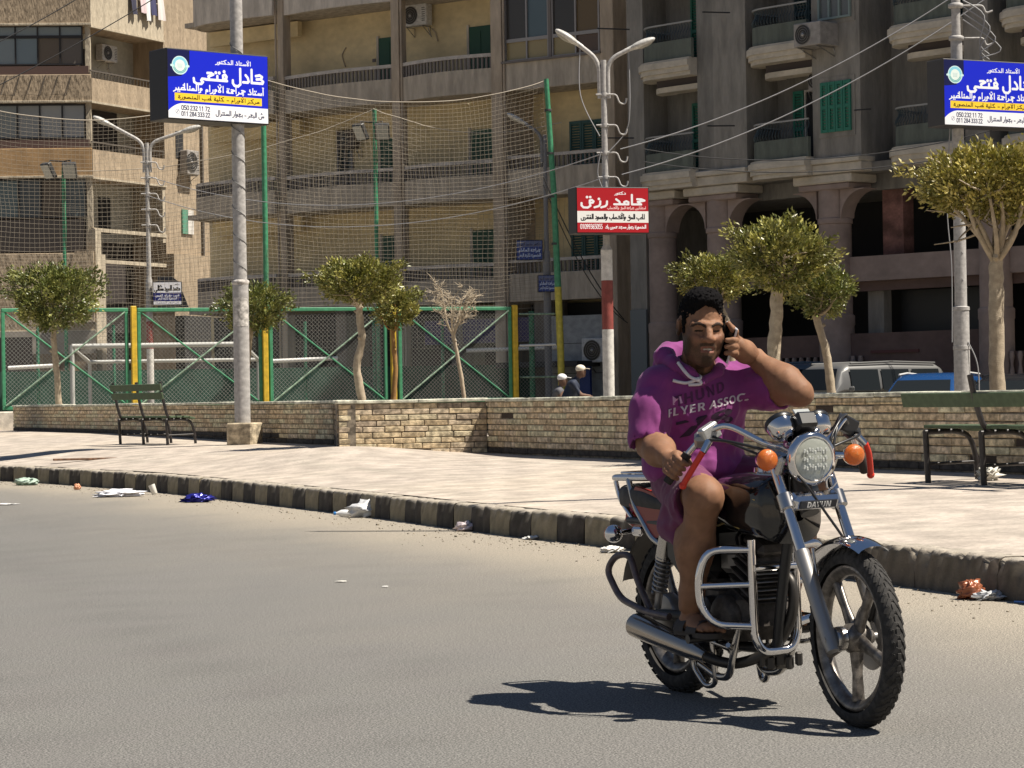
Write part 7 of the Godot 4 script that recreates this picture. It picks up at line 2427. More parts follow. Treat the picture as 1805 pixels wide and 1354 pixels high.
# ---------- bodies ----------
class Field:
	# tapered capsules and ellipsoids joined with a smooth minimum, meshed as surface nets
	var A := PackedVector3Array()
	var D := PackedVector3Array()
	var L := PackedFloat32Array()
	var RA := PackedFloat32Array()
	var RB := PackedFloat32Array()
	var E := []        # ellipsoid: inverse basis or null
	var S := PackedFloat32Array()   # 1 adds, -1 cuts
	var K := PackedFloat32Array()
	var nz: FastNoiseLite = null
	var amp := 0.0
	var stretch := Vector3.ONE
	func cap(a: Vector3, b: Vector3, ra: float, rb: float, k := 0.03, s := 1.0) -> void:
		A.append(a); D.append(b - a); L.append(maxf((b - a).length_squared(), 1e-9)); RA.append(ra); RB.append(rb); E.append(null); S.append(s); K.append(k)
	func ell(c: Vector3, r: Vector3, k := 0.03, b := Basis(), s := 1.0) -> void:
		A.append(c); D.append(r); L.append(1.0); RA.append(maxf(r.x, maxf(r.y, r.z))); RB.append(0.0); E.append(b.inverse()); S.append(s); K.append(k)
	func chain_of(p: Array, r: Array, k := 0.012) -> void:
		for i in p.size() - 1: cap(p[i], p[i + 1], r[i], r[i + 1], k)
	func one(i: int, p: Vector3) -> float:
		if E[i] == null:
			var q := p - A[i]
			var t := clampf(q.dot(D[i]) / L[i], 0.0, 1.0)
			return (q - D[i] * t).length() - RA[i] - (RB[i] - RA[i]) * t
		var q: Vector3 = E[i] * (p - A[i])
		var r: Vector3 = D[i]
		var k0 := (q / r).length()
		var k1 := (q / (r * r)).length()
		return k0 * (k0 - 1.0) / maxf(k1, 1e-6)
	func dist(p: Vector3, list: PackedInt32Array) -> float:
		var d := 1e3
		for i in list:
			var e: float
			if E[i] == null:
				var q := p - A[i]
				e = (q - D[i] * clampf(q.dot(D[i]) / L[i], 0.0, 1.0)).length() - RA[i] - (RB[i] - RA[i]) * clampf(q.dot(D[i]) / L[i], 0.0, 1.0)
			else:
				e = one(i, p)
			var k := K[i]
			if S[i] > 0.0:
				var h := maxf(k - absf(d - e), 0.0) / k
				d = minf(d, e) - h * h * k * 0.25
			else:
				var h := maxf(k - absf(d + e), 0.0) / k
				d = maxf(d, -e) + h * h * k * 0.25
		if amp != 0.0 and absf(d) < 0.05: d += amp * nz.get_noise_3dv(p * stretch)
		return d
	func at(p: Vector3) -> float:
		return dist(p, PackedInt32Array(range(A.size())))
	func mesh_into(m: MB, cell: float, paint = null) -> void:
		var lo := Vector3.ONE * 1e9
		var hi := -lo
		for i in A.size():
			if S[i] < 0: continue
			for q in ([A[i], A[i] + D[i]] if E[i] == null else [A[i]]):
				var r := maxf(RA[i], RB[i]) + 0.03
				lo = lo.min(q - Vector3.ONE * r); hi = hi.max(q + Vector3.ONE * r)
		var nb := 6
		var bs := cell * nb
		var cnt := Vector3i(((hi - lo) / bs).ceil())
		var half := bs * 0.8661
		var val := {}
		var vert := {}
		var pos := PackedVector3Array()
		var cells := []
		for bx in cnt.x:
			for by in cnt.y:
				for bz in cnt.z:
					var c := lo + (Vector3(bx, by, bz) + Vector3.ONE * 0.5) * bs
					var list := PackedInt32Array()
					var near := 1e9
					for i in A.size():
						var e := one(i, c)
						if e < half * 1.3 + K[i] + 0.03: list.append(i)
						if S[i] > 0: near = minf(near, e)
					if near > half * 1.25 + 0.03: continue
					var dc := dist(c, list)
					if dc < -half * 1.6 - absf(amp): continue
					var loc := PackedFloat32Array()
					loc.resize((nb + 1) * (nb + 1) * (nb + 1))
					var w := 0
					for i in nb + 1:
						for j in nb + 1:
							for k in nb + 1:
								var gx := bx * nb + i; var gy := by * nb + j; var gz := bz * nb + k
								var key := gx + gy * 2048 + gz * 4194304
								var edge: bool = i == 0 or j == 0 or k == 0 or i == nb or j == nb or k == nb
								if edge and val.has(key): loc[w] = val[key]
								else:
									loc[w] = dist(lo + Vector3(gx, gy, gz) * cell, list)
									val[key] = loc[w]
								w += 1
					var s1 := nb + 1
					for i in nb:
						for j in nb:
							for k in nb:
								var o := (i * s1 + j) * s1 + k
								var v0 := loc[o]; var v1 := loc[o + 1]; var v2 := loc[o + s1]; var v3 := loc[o + s1 + 1]
								var o2 := o + s1 * s1
								var v4 := loc[o2]; var v5 := loc[o2 + 1]; var v6 := loc[o2 + s1]; var v7 := loc[o2 + s1 + 1]
								var neg := int(v0 < 0) + int(v1 < 0) + int(v2 < 0) + int(v3 < 0) + int(v4 < 0) + int(v5 < 0) + int(v6 < 0) + int(v7 < 0)
								if neg == 0 or neg == 8: continue
								var sum := Vector3.ZERO
								var n := 0
								var vs := [v0, v1, v2, v3, v4, v5, v6, v7]
								for e in [[0, 1], [2, 3], [4, 5], [6, 7], [0, 2], [1, 3], [4, 6], [5, 7], [0, 4], [1, 5], [2, 6], [3, 7]]:
									var a: float = vs[e[0]]; var b: float = vs[e[1]]
									if (a < 0) != (b < 0):
										var t := a / (a - b)
										var pa := Vector3((e[0] >> 2) & 1, (e[0] >> 1) & 1, e[0] & 1)
										var pb := Vector3((e[1] >> 2) & 1, (e[1] >> 1) & 1, e[1] & 1)
										sum += pa.lerp(pb, t); n += 1
								var gx := bx * nb + i; var gy := by * nb + j; var gz := bz * nb + k
								var key := gx + gy * 2048 + gz * 4194304
								vert[key] = pos.size()
								pos.append(lo + (Vector3(gx, gy, gz) + sum / n) * cell)
								cells.append(key)
		var nrm := PackedVector3Array()
		nrm.resize(pos.size())
		var quads := []
		for key in cells:
			var v0: float = val[key]
			for ax in [[1, 2048, 4194304], [2048, 4194304, 1], [4194304, 1, 2048]]:
				var other = val.get(key + ax[0])
				if other == null or (v0 < 0) == (other < 0): continue
				var a = vert.get(key); var b = vert.get(key - ax[1]); var c = vert.get(key - ax[1] - ax[2]); var d = vert.get(key - ax[2])
				if a == null or b == null or c == null or d == null: continue
				var q := [a, b, c, d] if v0 < 0 else [a, d, c, b]
				var fn := (pos[q[2]] - pos[q[0]]).cross(pos[q[3]] - pos[q[1]])
				for i in q: nrm[i] += fn
				quads.append(q)
		var cols := PackedColorArray()
		for i in pos.size():
			nrm[i] = nrm[i].normalized()
			if paint != null: cols.append((paint as Callable).call(pos[i], nrm[i]))
		for q in quads:
			for tr in [[q[0], q[1], q[2]], [q[0], q[2], q[3]]]:
				var s := m.v.size()
				var keep := m.use_c
				m.use_c = false
				m.tn(pos[tr[0]], pos[tr[1]], pos[tr[2]], nrm[tr[0]], nrm[tr[1]], nrm[tr[2]])
				m.use_c = keep
				if keep:
					var fl: bool = m.v[s + 1] != pos[tr[1]]
					for e in ([0, 2, 1] if fl else [0, 1, 2]): m.c.append(cols[tr[e]] if paint != null else m.col)

func build_rider() -> void:
	var t := thing("person", "man in a purple hooded T-shirt and shorts riding a motorcycle while phoning", "person", BIKE_AT)
	t.transform = Transform3D(bike_basis(), BIKE_AT)
	var skin := mat(1, 1, 1, 0.62)
	skin.metallic_specular = 0.35
	skin.vertex_color_use_as_albedo = true
	skin.subsurf_scatter_enabled = true
	skin.subsurf_scatter_strength = 0.03
	skin.normal_enabled = true
	skin.normal_texture = T_bump
	skin.normal_scale = 0.22
	skin.uv1_triplanar = true
	skin.uv1_scale = Vector3.ONE * 9.0
	var tone := Color(0.245, 0.128, 0.075)
	var body := MB.new()
	body.use_c = true
	var nb := noise(91, 60.0, 2)
	var plain := func(p: Vector3, n: Vector3) -> Color:
		var k := 1.0 + 0.20 * nb.get_noise_3dv(p * 0.25) + 0.12 * nb.get_noise_3dv(p * 2.0)
		# darker knees, elbows and shins
		var c := tone * k
		c.a = 1.0
		return c
	# trunk, arms and legs
	var f := Field.new()
	f.ell(V(-0.038, 1.09, 0.285), V(0.165, 0.155, 0.10), 0.06, Basis(Vector3.RIGHT, 0.3))
	f.ell(V(-0.035, 0.95, 0.215), V(0.17, 0.15, 0.12), 0.06)
	f.ell(V(-0.01, 0.83, 0.21), V(0.16, 0.09, 0.14), 0.06)
	f.cap(V(-0.055, 1.20, 0.31), V(-0.066, 1.31, 0.345), 0.066, 0.058, 0.05)
	f.cap(V(-0.20, 1.175, 0.285), V(0.12, 1.175, 0.295), 0.050, 0.050, 0.05)
	f.chain_of([V(-0.235, 1.185, 0.29), V(-0.275, 0.995, 0.345), V(-0.285, 0.968, 0.365)], [0.050, 0.052, 0.050], 0.03)
	f.chain_of([V(-0.285, 0.968, 0.365), V(-0.302, 0.948, 0.45), V(-0.322, 0.926, 0.55)], [0.052, 0.056, 0.033], 0.03)
	f.chain_of([V(0.145, 1.18, 0.30), V(0.19, 1.15, 0.46), V(0.212, 1.142, 0.585)], [0.062, 0.058, 0.048], 0.03)
	f.chain_of([V(0.214, 1.142, 0.585), V(0.190, 1.185, 0.53), V(0.128, 1.272, 0.425)], [0.050, 0.058, 0.034], 0.03)
	for s in [-1.0, 1.0]:
		f.cap(V(s * 0.10, 0.82, 0.24), V(s * 0.215, 0.785, 0.60), 0.095, 0.068, 0.04)
		f.ell(V(s * 0.221, 0.783, 0.625), V(0.066, 0.066, 0.062), 0.04)
		f.chain_of([V(s * 0.219, 0.76, 0.61), V(s * 0.213, 0.60, 0.535), V(s * 0.204, 0.42, 0.475), V(s * 0.20, 0.355, 0.455)], [0.058, 0.066, 0.043, 0.036], 0.03)
		f.ell(V(s * 0.214, 0.60, 0.505), V(0.062, 0.115, 0.062), 0.03)
	# elbow points, wrist bones, kneecaps and shin ridges
	for q in [[V(-0.300, 0.962, 0.345), 0.026], [V(0.226, 1.128, 0.602), 0.030], [V(-0.335, 0.940, 0.535), 0.014], [V(0.142, 1.290, 0.425), 0.015]]: f.ell(q[0], Vector3.ONE * q[1], 0.03)
	for s in [-1.0, 1.0]:
		f.ell(V(s * 0.222, 0.782, 0.668), V(0.034, 0.040, 0.028), 0.025)
		f.cap(V(s * 0.216, 0.70, 0.612), V(s * 0.203, 0.42, 0.508), 0.016, 0.012, 0.03)
		f.ell(V(s * 0.232, 0.375, 0.462), Vector3.ONE * 0.018, 0.02)
	f.nz = noise(90, 1.0, 2)
	f.amp = 0.0035
	f.stretch = V(22, 13, 22)
	f.mesh_into(body, 0.0115, plain)
	# feet with five toes each
	for s in [-1.0, 1.0]:
		var ft := Field.new()
		var side := V(s, 0, 0)
		ft.cap(V(s * 0.20, 0.375, 0.458), V(s * 0.20, 0.325, 0.445), 0.034, 0.036, 0.02)
		ft.cap(V(s * 0.20, 0.315, 0.42), V(s * 0.202, 0.315, 0.50), 0.031, 0.033, 0.02)
		ft.ell(V(s * 0.203, 0.305, 0.545), V(0.043, 0.024, 0.075), 0.03)
		for k in 5:
			var x: float = 0.172 + 0.0165 * k
			var z := 0.612 - 0.0075 * k - (0.0 if k else -0.004)
			ft.chain_of([V(s * x, 0.302, 0.585 - 0.006 * k), V(s * (x - 0.001), 0.302, z), V(s * (x - 0.001), 0.296, z + 0.02)], [0.0105 - 0.0006 * k, 0.0098 - 0.0007 * k + (0.003 if k == 0 else 0.0), 0.008 - 0.0006 * k + (0.003 if k == 0 else 0.0)], 0.006)
		ft.mesh_into(body, 0.005, plain)
	# right hand closed on the grip
	var ga := V(-0.057, -0.10, -0.058).normalized()
	var gc := V(-0.3235, 0.892, 0.6205)
	var wrist := V(-0.322, 0.926, 0.55)
	var back := wrist - gc
	back = (back - ga * back.dot(ga)).normalized()
	var over := ga.cross(back)
	if over.y < 0: over = -over
	var h := Field.new()
	h.cap(wrist, gc + back * 0.036 + over * 0.006, 0.031, 0.030, 0.02)
	h.cap(gc + back * 0.031 - ga * 0.030 + over * 0.012, gc + back * 0.028 + ga * 0.032 + over * 0.010, 0.020, 0.018, 0.02)
	for k in 4:
		var o := gc + ga * (-0.033 + 0.021 * k)
		var R := 0.0275
		var p := []
		for g in [0.45, 1.2, 1.95, 2.7, 3.45]:
			p.append(o + (back * cos(g) + over * sin(g)) * R)
		h.chain_of(p, [0.0112, 0.0108, 0.0098, 0.0094, 0.0085], 0.006)
	h.chain_of([gc + back * 0.03 - ga * 0.034, gc - ga * 0.046 + back * 0.012 - over * 0.016, gc - ga * 0.038 - back * 0.012 - over * 0.026], [0.014, 0.0115, 0.0095], 0.01)
	h.mesh_into(body, 0.0035, plain)
	# left hand holding the phone to the ear
	var l := Field.new()
	var w2 := V(0.128, 1.272, 0.425)
	l.cap(w2, V(0.088, 1.297, 0.436), 0.034, 0.032, 0.02)
	l.ell(V(0.044, 1.316, 0.450), V(0.036, 0.056, 0.046), 0.025, Basis(Vector3.BACK, 0.75))
	l.ell(V(0.082, 1.298, 0.440), V(0.038, 0.042, 0.036), 0.025)
	for k in 4:
		var kn := V(0.020 - 0.004 * k, 1.354 - 0.021 * k, 0.476 + 0.003 * k)
		var mid := V(-0.008 - 0.002 * k, 1.364 - 0.0225 * k, 0.514 - 0.004 * absf(k - 1.5))
		var tip := V(-0.034, 1.366 - 0.0235 * k, 0.510 - 0.004 * k)
		if k == 0:
			mid = V(0.000, 1.384, 0.494)
			tip = V(-0.014, 1.404, 0.490)
		l.chain_of([V(0.046, 1.334 - 0.013 * k, 0.456), kn, kn.lerp(mid, 0.6) + V(0.005, 0.002, 0.004), mid, tip], [0.0145, 0.0130, 0.0115, 0.0110, 0.0092], 0.007)
	l.chain_of([V(0.066, 1.300, 0.434), V(0.040, 1.322, 0.412), V(0.020, 1.352, 0.408)], [0.017, 0.0135, 0.0105], 0.01)
	l.mesh_into(body, 0.0035, plain)
	# head
	var hb := Basis(Vector3.UP, deg_to_rad(-14.0)) * Basis(Vector3.RIGHT, deg_to_rad(7.0)) * Basis(Vector3.BACK, deg_to_rad(-3.0))
	var hc := V(-0.086, 1.392, 0.415)
	var H := func(p: Vector3) -> Vector3: return hc + hb * p
	var hf := Field.new()
	hf.ell(H.call(V(0, 0.035, -0.018)), V(0.079, 0.098, 0.098), 0.03, hb)
	hf.ell(H.call(V(0, -0.040, 0.020)), V(0.066, 0.086, 0.070), 0.03, hb)
	hf.ell(H.call(V(0, -0.086, 0.032)), V(0.045, 0.044, 0.055), 0.03, hb)
	hf.cap(H.call(V(0, -0.112, 0.066)), H.call(V(0, -0.104, 0.066)), 0.024, 0.024, 0.03)
	for s in [-1.0, 1.0]:
		hf.ell(H.call(V(s * 0.040, -0.030, 0.058)), V(0.028, 0.026, 0.026), 0.03, hb)
		hf.ell(H.call(V(s * 0.041, -0.066, 0.020)), V(0.022, 0.034, 0.036), 0.03, hb)
		hf.cap(H.call(V(s * 0.012, 0.019, 0.087)), H.call(V(s * 0.052, 0.021, 0.068)), 0.0125, 0.010, 0.014)
		# ear
		hf.ell(H.call(V(s * 0.085, 0.002, -0.012)), V(0.011, 0.034, 0.021), 0.010, hb * Basis(Vector3.UP, s * 0.35))
		hf.ell(H.call(V(s * 0.094, 0.004, -0.006)), V(0.006, 0.018, 0.010), 0.008, hb, -1.0)
	hf.cap(H.call(V(0, -0.08, -0.03)), V(-0.066, 1.25, 0.335), 0.054, 0.060, 0.03)
	for s in [-1.0, 1.0]:
		hf.ell(H.call(V(s * 0.033, -0.003, 0.095)), V(0.024, 0.017, 0.026), 0.012, hb, -1.0)
	hf.chain_of([H.call(V(0, 0.014, 0.084)), H.call(V(0, -0.006, 0.099)), H.call(V(0, -0.028, 0.112))], [0.0105, 0.012, 0.0175], 0.012)
	for s in [-1.0, 1.0]: hf.ell(H.call(V(s * 0.0175, -0.033, 0.096)), V(0.0115, 0.0095, 0.013), 0.008, hb)
	# lids nearly shut against the sun
	for s in [-1.0, 1.0]:
		hf.cap(H.call(V(s * 0.021, 0.0045, 0.0765)), H.call(V(s * 0.045, 0.0045, 0.069)), 0.0075, 0.007, 0.006)
		hf.cap(H.call(V(s * 0.021, -0.0105, 0.0755)), H.call(V(s * 0.045, -0.0095, 0.068)), 0.0065, 0.006, 0.006)
	hf.cap(H.call(V(-0.021, -0.062, 0.082)), H.call(V(0.021, -0.062, 0.082)), 0.0085, 0.0085, 0.012)
	hf.cap(H.call(V(-0.017, -0.079, 0.080)), H.call(V(0.017, -0.079, 0.080)), 0.0095, 0.0095, 0.012)
	hf.cap(H.call(V(-0.020, -0.0705, 0.094)), H.call(V(0.020, -0.0705, 0.094)), 0.0060, 0.0060, 0.004, -1.0)
	var inv := hb.inverse()
	var face := func(p: Vector3, n: Vector3) -> Color:
		var q: Vector3 = inv * (p - hc)
		var k := 1.0 + 0.16 * nb.get_noise_3dv(q * 0.5) + 0.10 * nb.get_noise_3dv(q * 4.0)
		var c := tone * k
		c = c.lerp(Color(0.25, 0.10, 0.066), 0.35 * smoothstep(0.035, 0.0, Vector2(absf(q.x) - 0.045, q.y + 0.03).length()) + 0.3 * smoothstep(0.022, 0.0, Vector2(q.x, q.y + 0.03).length()))
		if q.z > -0.02:
			# stubble, moustache and a tuft on the chin; teeth between parted lips
			var ax: float = absf(q.x)
			var jaw: float = smoothstep(-0.030, -0.070, q.y - 0.9 * maxf(0.0, ax - 0.045) + 0.5 * maxf(0.0, 0.03 - ax)) * smoothstep(-0.165, -0.125, q.y)
			var cheek: float = smoothstep(0.050, 0.066, ax) * smoothstep(0.03, 0.0, q.y)
			var lip: float = smoothstep(0.0085, 0.004, absf(q.y + 0.050 + 0.10 * ax)) * smoothstep(0.034, 0.022, ax) * smoothstep(0.055, 0.07, q.z)
			var goat: float = smoothstep(0.024, 0.012, ax) * smoothstep(-0.090, -0.098, q.y)
			var bare: float = smoothstep(0.0125, 0.0085, absf(q.y + 0.0705)) * smoothstep(0.027, 0.021, ax)
			var grain: float = 0.85 + 0.3 * nb.get_noise_3dv(q * 9.0)
			var b: float = clampf((jaw * 0.74 + cheek * 0.5 + lip * 0.8 + goat * 0.7) * grain, 0.0, 0.88) * (1.0 - bare)
			c = c.lerp(Color(0.022, 0.015, 0.011), b)
			if bare > 0.3 and q.z > 0.06: c = c.lerp(Color(0.27, 0.105, 0.08), 0.7)
			if absf(q.y + 0.0700) < 0.0030 and ax < 0.017 and q.z > 0.05: c = Color(0.42, 0.38, 0.32)
			if q.y > -0.0660 and q.y < -0.0640 and ax < 0.020 and q.z > 0.06: c = Color(0.05, 0.02, 0.015)
			# eyebrows, eye slits
			for s in [-1.0, 1.0]:
				var bx: float = q.x * s
				var by: float = q.y - (0.0150 + 0.0095 * smoothstep(0.008, 0.034, bx) - 0.010 * smoothstep(0.040, 0.060, bx))
				if bx > 0.010 and bx < 0.060 and absf(by) < 0.0060: c = c.lerp(Color(0.010, 0.008, 0.006), 0.9)
				if bx > 0.019 and bx < 0.047 and absf(q.y + 0.003) < 0.0030 and q.z > 0.055: c = Color(0.012, 0.008, 0.007)
		c.a = 1.0
		return c
	hf.nz = noise(94, 1.0, 3)
	hf.amp = 0.0016
	hf.stretch = Vector3.ONE * 55.0
	hf.mesh_into(body, 0.0032, face)
	obj("body", body, skin, t)
	# eyes behind the slits
	for s in [-1.0, 1.0]:
		var e := MB.new()
		e.ball(H.call(V(s * 0.033, -0.003, 0.0635)), V(0.0112, 0.0112, 0.0112))
		obj("eye", e, mat(0.05, 0.035, 0.03, 0.2), t)
	# hair: short black curls
	var hr := Field.new()
	hr.nz = noise(93, 1.0, 2)
	hr.amp = 0.008
	hr.stretch = Vector3.ONE * 95.0
	hr.ell(H.call(V(0, 0.050, -0.022)), V(0.0800, 0.096, 0.099), 0.02, hb)
	hr.ell(H.call(V(0, 0.108, 0.020)), V(0.066, 0.040, 0.064), 0.03, hb)
	hr.ell(H.call(V(0, 0.040, 0.120)), V(0.074, 0.068, 0.076), 0.010, hb, -1.0)
	hr.ell(H.call(V(0, -0.105, 0.06)), V(0.14, 0.095, 0.11), 0.012, hb, -1.0)
	for s in [-1.0, 1.0]:
		hr.ell(H.call(V(s * 0.092, 0.0, -0.008)), V(0.026, 0.040, 0.026), 0.01, hb, -1.0)
		hr.cap(H.call(V(s * 0.074, 0.045, 0.022)), H.call(V(s * 0.0735, -0.012, 0.020)), 0.009, 0.006, 0.01)
	var hair := MB.new()
	hr.mesh_into(hair, 0.004)
	var hairm := mat(0.008, 0.0075, 0.008, 0.9)
	hairm.metallic_specular = 0.15
	obj("hair", hair, hairm, t)
	# shirt
	var purple := Color(0.205, 0.030, 0.165)
	var sf := Field.new()
	sf.nz = noise(95, 1.0, 2)
	sf.nz.fractal_type = FastNoiseLite.FRACTAL_RIDGED
	sf.amp = 0.005
	sf.stretch = V(12.0, 5.0, 12.0)
	sf.ell(V(-0.040, 1.095, 0.295), V(0.190, 0.165, 0.125), 0.07, Basis(Vector3.RIGHT, 0.32))
	sf.ell(V(-0.040, 0.95, 0.222), V(0.205, 0.16, 0.150), 0.08)
	sf.ell(V(-0.040, 0.865, 0.245), V(0.208, 0.075, 0.155), 0.06)
	sf.cap(V(-0.20, 1.19, 0.29), V(0.11, 1.19, 0.30), 0.072, 0.072, 0.06)
	sf.cap(V(-0.055, 1.20, 0.30), V(-0.06, 1.245, 0.31), 0.085, 0.072, 0.06)
	sf.chain_of([V(-0.226, 1.180, 0.295), V(-0.264, 1.10, 0.318), V(-0.290, 0.995, 0.343)], [0.066, 0.071, 0.078], 0.04)
	sf.chain_of([V(0.142, 1.185, 0.30), V(0.172, 1.16, 0.40), V(0.192, 1.148, 0.485)], [0.074, 0.077, 0.074], 0.04)
	# folds: soft ridges round the sleeves and drawn across the front
	var ridges := []
	for sl in [[V(-0.226, 1.180, 0.295), V(-0.290, 0.995, 0.343), 0.0715], [V(0.142, 1.185, 0.30), V(0.192, 1.148, 0.485), 0.0765]]:
		var fr := along(sl[0], sl[1])
		var ln: float = sl[0].distance_to(sl[1])
		for i in 11:
			var ph := TAU * i / 11.0 + 0.3 * sin(i * 2.3)
			var t0 := 0.12 + 0.09 * (i % 4)
			var pts := []
			for j in 5:
				var g := ph + j * (0.28 if i % 2 else 0.20)
				pts.append(fr * V(cos(g) * sl[2], ln * (t0 + j * 0.155), sin(g) * sl[2]))
			ridges.append([pts, 0.0050 + 0.0012 * (i % 3)])
	for q in [[-0.19, 1.10, -0.10, 1.02], [-0.20, 1.05, -0.12, 0.97], [-0.21, 0.99, -0.10, 0.93], [-0.17, 0.93, -0.02, 0.915], [0.08, 1.10, 0.02, 1.01], [0.11, 1.04, 0.05, 0.95], [0.12, 0.98, 0.03, 0.92], [-0.20, 1.14, -0.15, 1.07], [-0.14, 0.90, 0.04, 0.885], [-0.05, 0.98, 0.03, 0.955], [0.07, 1.14, 0.05, 1.06], [-0.08, 1.16, -0.06, 1.10]]:
		var pts := []
		for j in 5:
			var p := V(lerpf(q[0], q[2], j / 4.0), lerpf(q[1], q[3], j / 4.0) + 0.008 * sin(j * 0.8), 0.62)
			for i in 24:
				var d := sf.at(p)
				if d < 0.001: break
				p.z -= maxf(d * 0.85, 0.001)
			pts.append(p - V(0, 0, 0.003))
		ridges.append([pts, 0.0065])
	for r in ridges:
		var n: int = r[0].size()
		for j in n - 1: sf.cap(r[0][j], r[0][j + 1], r[1] * (0.35 if j == 0 else 1.0), r[1] * (0.35 if j == n - 2 else 1.0), 0.014)
	# open ends: arms and neck come out of hollows
	sf.cap(V(-0.293, 0.952, 0.358), V(-0.30, 0.88, 0.40), 0.071, 0.11, 0.006, -1.0)
	sf.cap(V(0.203, 1.143, 0.535), V(0.24, 1.12, 0.66), 0.066, 0.10, 0.012, -1.0)
	sf.cap(V(-0.062, 1.275, 0.345), V(-0.066, 1.36, 0.37), 0.074, 0.11, 0.012, -1.0)
	sf.cap(V(-0.080, 1.262, 0.43), V(-0.100, 1.215, 0.465), 0.045, 0.012, 0.012, -1.0)
	var cloth := mat(1, 1, 1, 0.85)
	cloth.vertex_color_use_as_albedo = true
	cloth.rim_enabled = true
	cloth.rim = 0.25
	cloth.rim_tint = 0.7
	cloth.normal_enabled = true
	cloth.normal_texture = T_bump
	cloth.normal_scale = 0.25
	cloth.uv1_triplanar = true
	cloth.uv1_scale = Vector3.ONE * 7.0
	var ncl := noise(97, 8.0, 3)
	var dye := func(p: Vector3, n: Vector3) -> Color:
		var c := purple * (1.0 + 0.12 * ncl.get_noise_3dv(p))
		c.a = 1.0
		return c
	var shirt := MB.new()
	shirt.use_c = true
	sf.mesh_into(shirt, 0.0095, dye)
	var so := obj("hooded_shirt", shirt, cloth, t)
	# hood lying round the neck
	var hd := Field.new()
	hd.nz = noise(98, 1.0, 2)
	hd.amp = 0.006
	hd.stretch = V(24, 14, 24)
	var ring := [V(-0.100, 1.192, 0.422), V(-0.132, 1.226, 0.392), V(-0.165, 1.262, 0.325), V(-0.160, 1.290, 0.250), V(-0.105, 1.298, 0.190), V(-0.04, 1.298, 0.182), V(0.025, 1.285, 0.235), V(0.042, 1.258, 0.325), V(-0.010, 1.226, 0.390), V(-0.100, 1.192, 0.422)]
	hd.chain_of(ring, [0.011, 0.020, 0.027, 0.036, 0.046, 0.046, 0.036, 0.027, 0.020, 0.011], 0.02)
	hd.ell(V(-0.07, 1.225, 0.165), V(0.10, 0.075, 0.045), 0.04)
	var hm := MB.new()
	hm.use_c = true
	hd.mesh_into(hm, 0.008, dye)
	obj("hood", hm, cloth, so)
	# shorts
	var kf := Field.new()
	kf.nz = noise(99, 1.0, 3)
	kf.amp = 0.012
	kf.stretch = V(10, 14, 9)
	kf.ell(V(-0.01, 0.825, 0.21), V(0.185, 0.10, 0.165), 0.06)
	for s in [-1.0, 1.0]:
		kf.cap(V(s * 0.10, 0.815, 0.24), V(s * 0.212, 0.768, 0.555), 0.106, 0.094, 0.05)
		kf.cap(V(s * 0.20, 0.735, 0.40), V(s * 0.215, 0.715, 0.50), 0.060, 0.055, 0.05)
		kf.cap(V(s * 0.222, 0.66, 0.36), V(s * 0.230, 0.635, 0.455), 0.052, 0.046, 0.05)
		kf.cap(V(s * 0.226, 0.760, 0.600), V(s * 0.25, 0.74, 0.72), 0.086, 0.12, 0.012, -1.0)
	var sh := MB.new()
	sh.use_c = true
	var dye2 := func(p: Vector3, n: Vector3) -> Color:
		var c := Color(0.125, 0.020, 0.072) * (1.0 + 0.15 * ncl.get_noise_3dv(p))
		c.a = 1.0
		return c
	kf.mesh_into(sh, 0.010, dye2)
	obj("shorts", sh, cloth, t)
	# a pocket piping line and print on the chest, laid on the cloth
	var onto := func(x: float, y: float, off: float) -> Vector3:
		# walk back along z from the front until the shirt is met
		var p := V(x, y, 0.62)
		var all := PackedInt32Array(range(sf.A.size()))
		for i in 26:
			var d := sf.dist(p, all)
			if d < 0.0006: break
			p.z -= maxf(d * 0.85, 0.0005)
		return p + V(0, 0, off)
	var fnt := SystemFont.new()
	fnt.font_names = PackedStringArray(["Droid Sans"])
	fnt.font_weight = 700
	var prints := [["FLYER ASSOC.", -0.228, 1.066, 0.325, 0.031, mat(0.55, 0.48, 0.53, 0.7)], ["THUND", -0.195, 1.104, 0.19, 0.040, mat(0.075, 0.012, 0.065, 0.8)], ["78", -0.185, 0.985, 0.22, 0.062, mat(0.030, 0.008, 0.030, 0.8)]]
	for q in prints:
		var tm := TextMesh.new()
		tm.font = fnt
		tm.text = q[0]
		tm.font_size = 48
		tm.pixel_size = 0.01
		tm.depth = 0.0
		var arr := tm.surface_get_arrays(0)
		var vv: PackedVector3Array = arr[Mesh.ARRAY_VERTEX]
		var ii: PackedInt32Array = arr[Mesh.ARRAY_INDEX]
		var box := tm.get_aabb()
		var m := MB.new()
		for i in range(0, ii.size(), 3):
			var tri := []
			for k in 3:
				var p := vv[ii[i + k]]
				var u := (p.x - box.position.x) / box.size.x
				var v2 := (p.y - box.position.y) / box.size.y
				tri.append(onto.call(q[1] + u * q[3], q[2] + v2 * q[4] + 0.05 * u, 0.0030))
			if (tri[1] - tri[0]).cross(tri[2] - tri[0]).length() > 1e-9: m.tri(tri[0], tri[1], tri[2], Vector3.BACK)
		obj("lettering", m, q[5], so)
	# a cat-eared patch above the words
	var pm := MB.new()
	var pp := [[-0.202, 1.112], [-0.203, 1.146], [-0.193, 1.134], [-0.182, 1.136], [-0.172, 1.150], [-0.166, 1.118]]
	for i in range(1, pp.size() - 1):
		pm.tri(onto.call(pp[0][0], pp[0][1], 0.003), onto.call(pp[i][0], pp[i][1], 0.003), onto.call(pp[i + 1][0], pp[i + 1][1], 0.003), Vector3.BACK)
	obj("printed_patch", pm, mat(0.60, 0.34, 0.52, 0.8), so)
	# white drawstring, knotted
	var ds := MB.new()
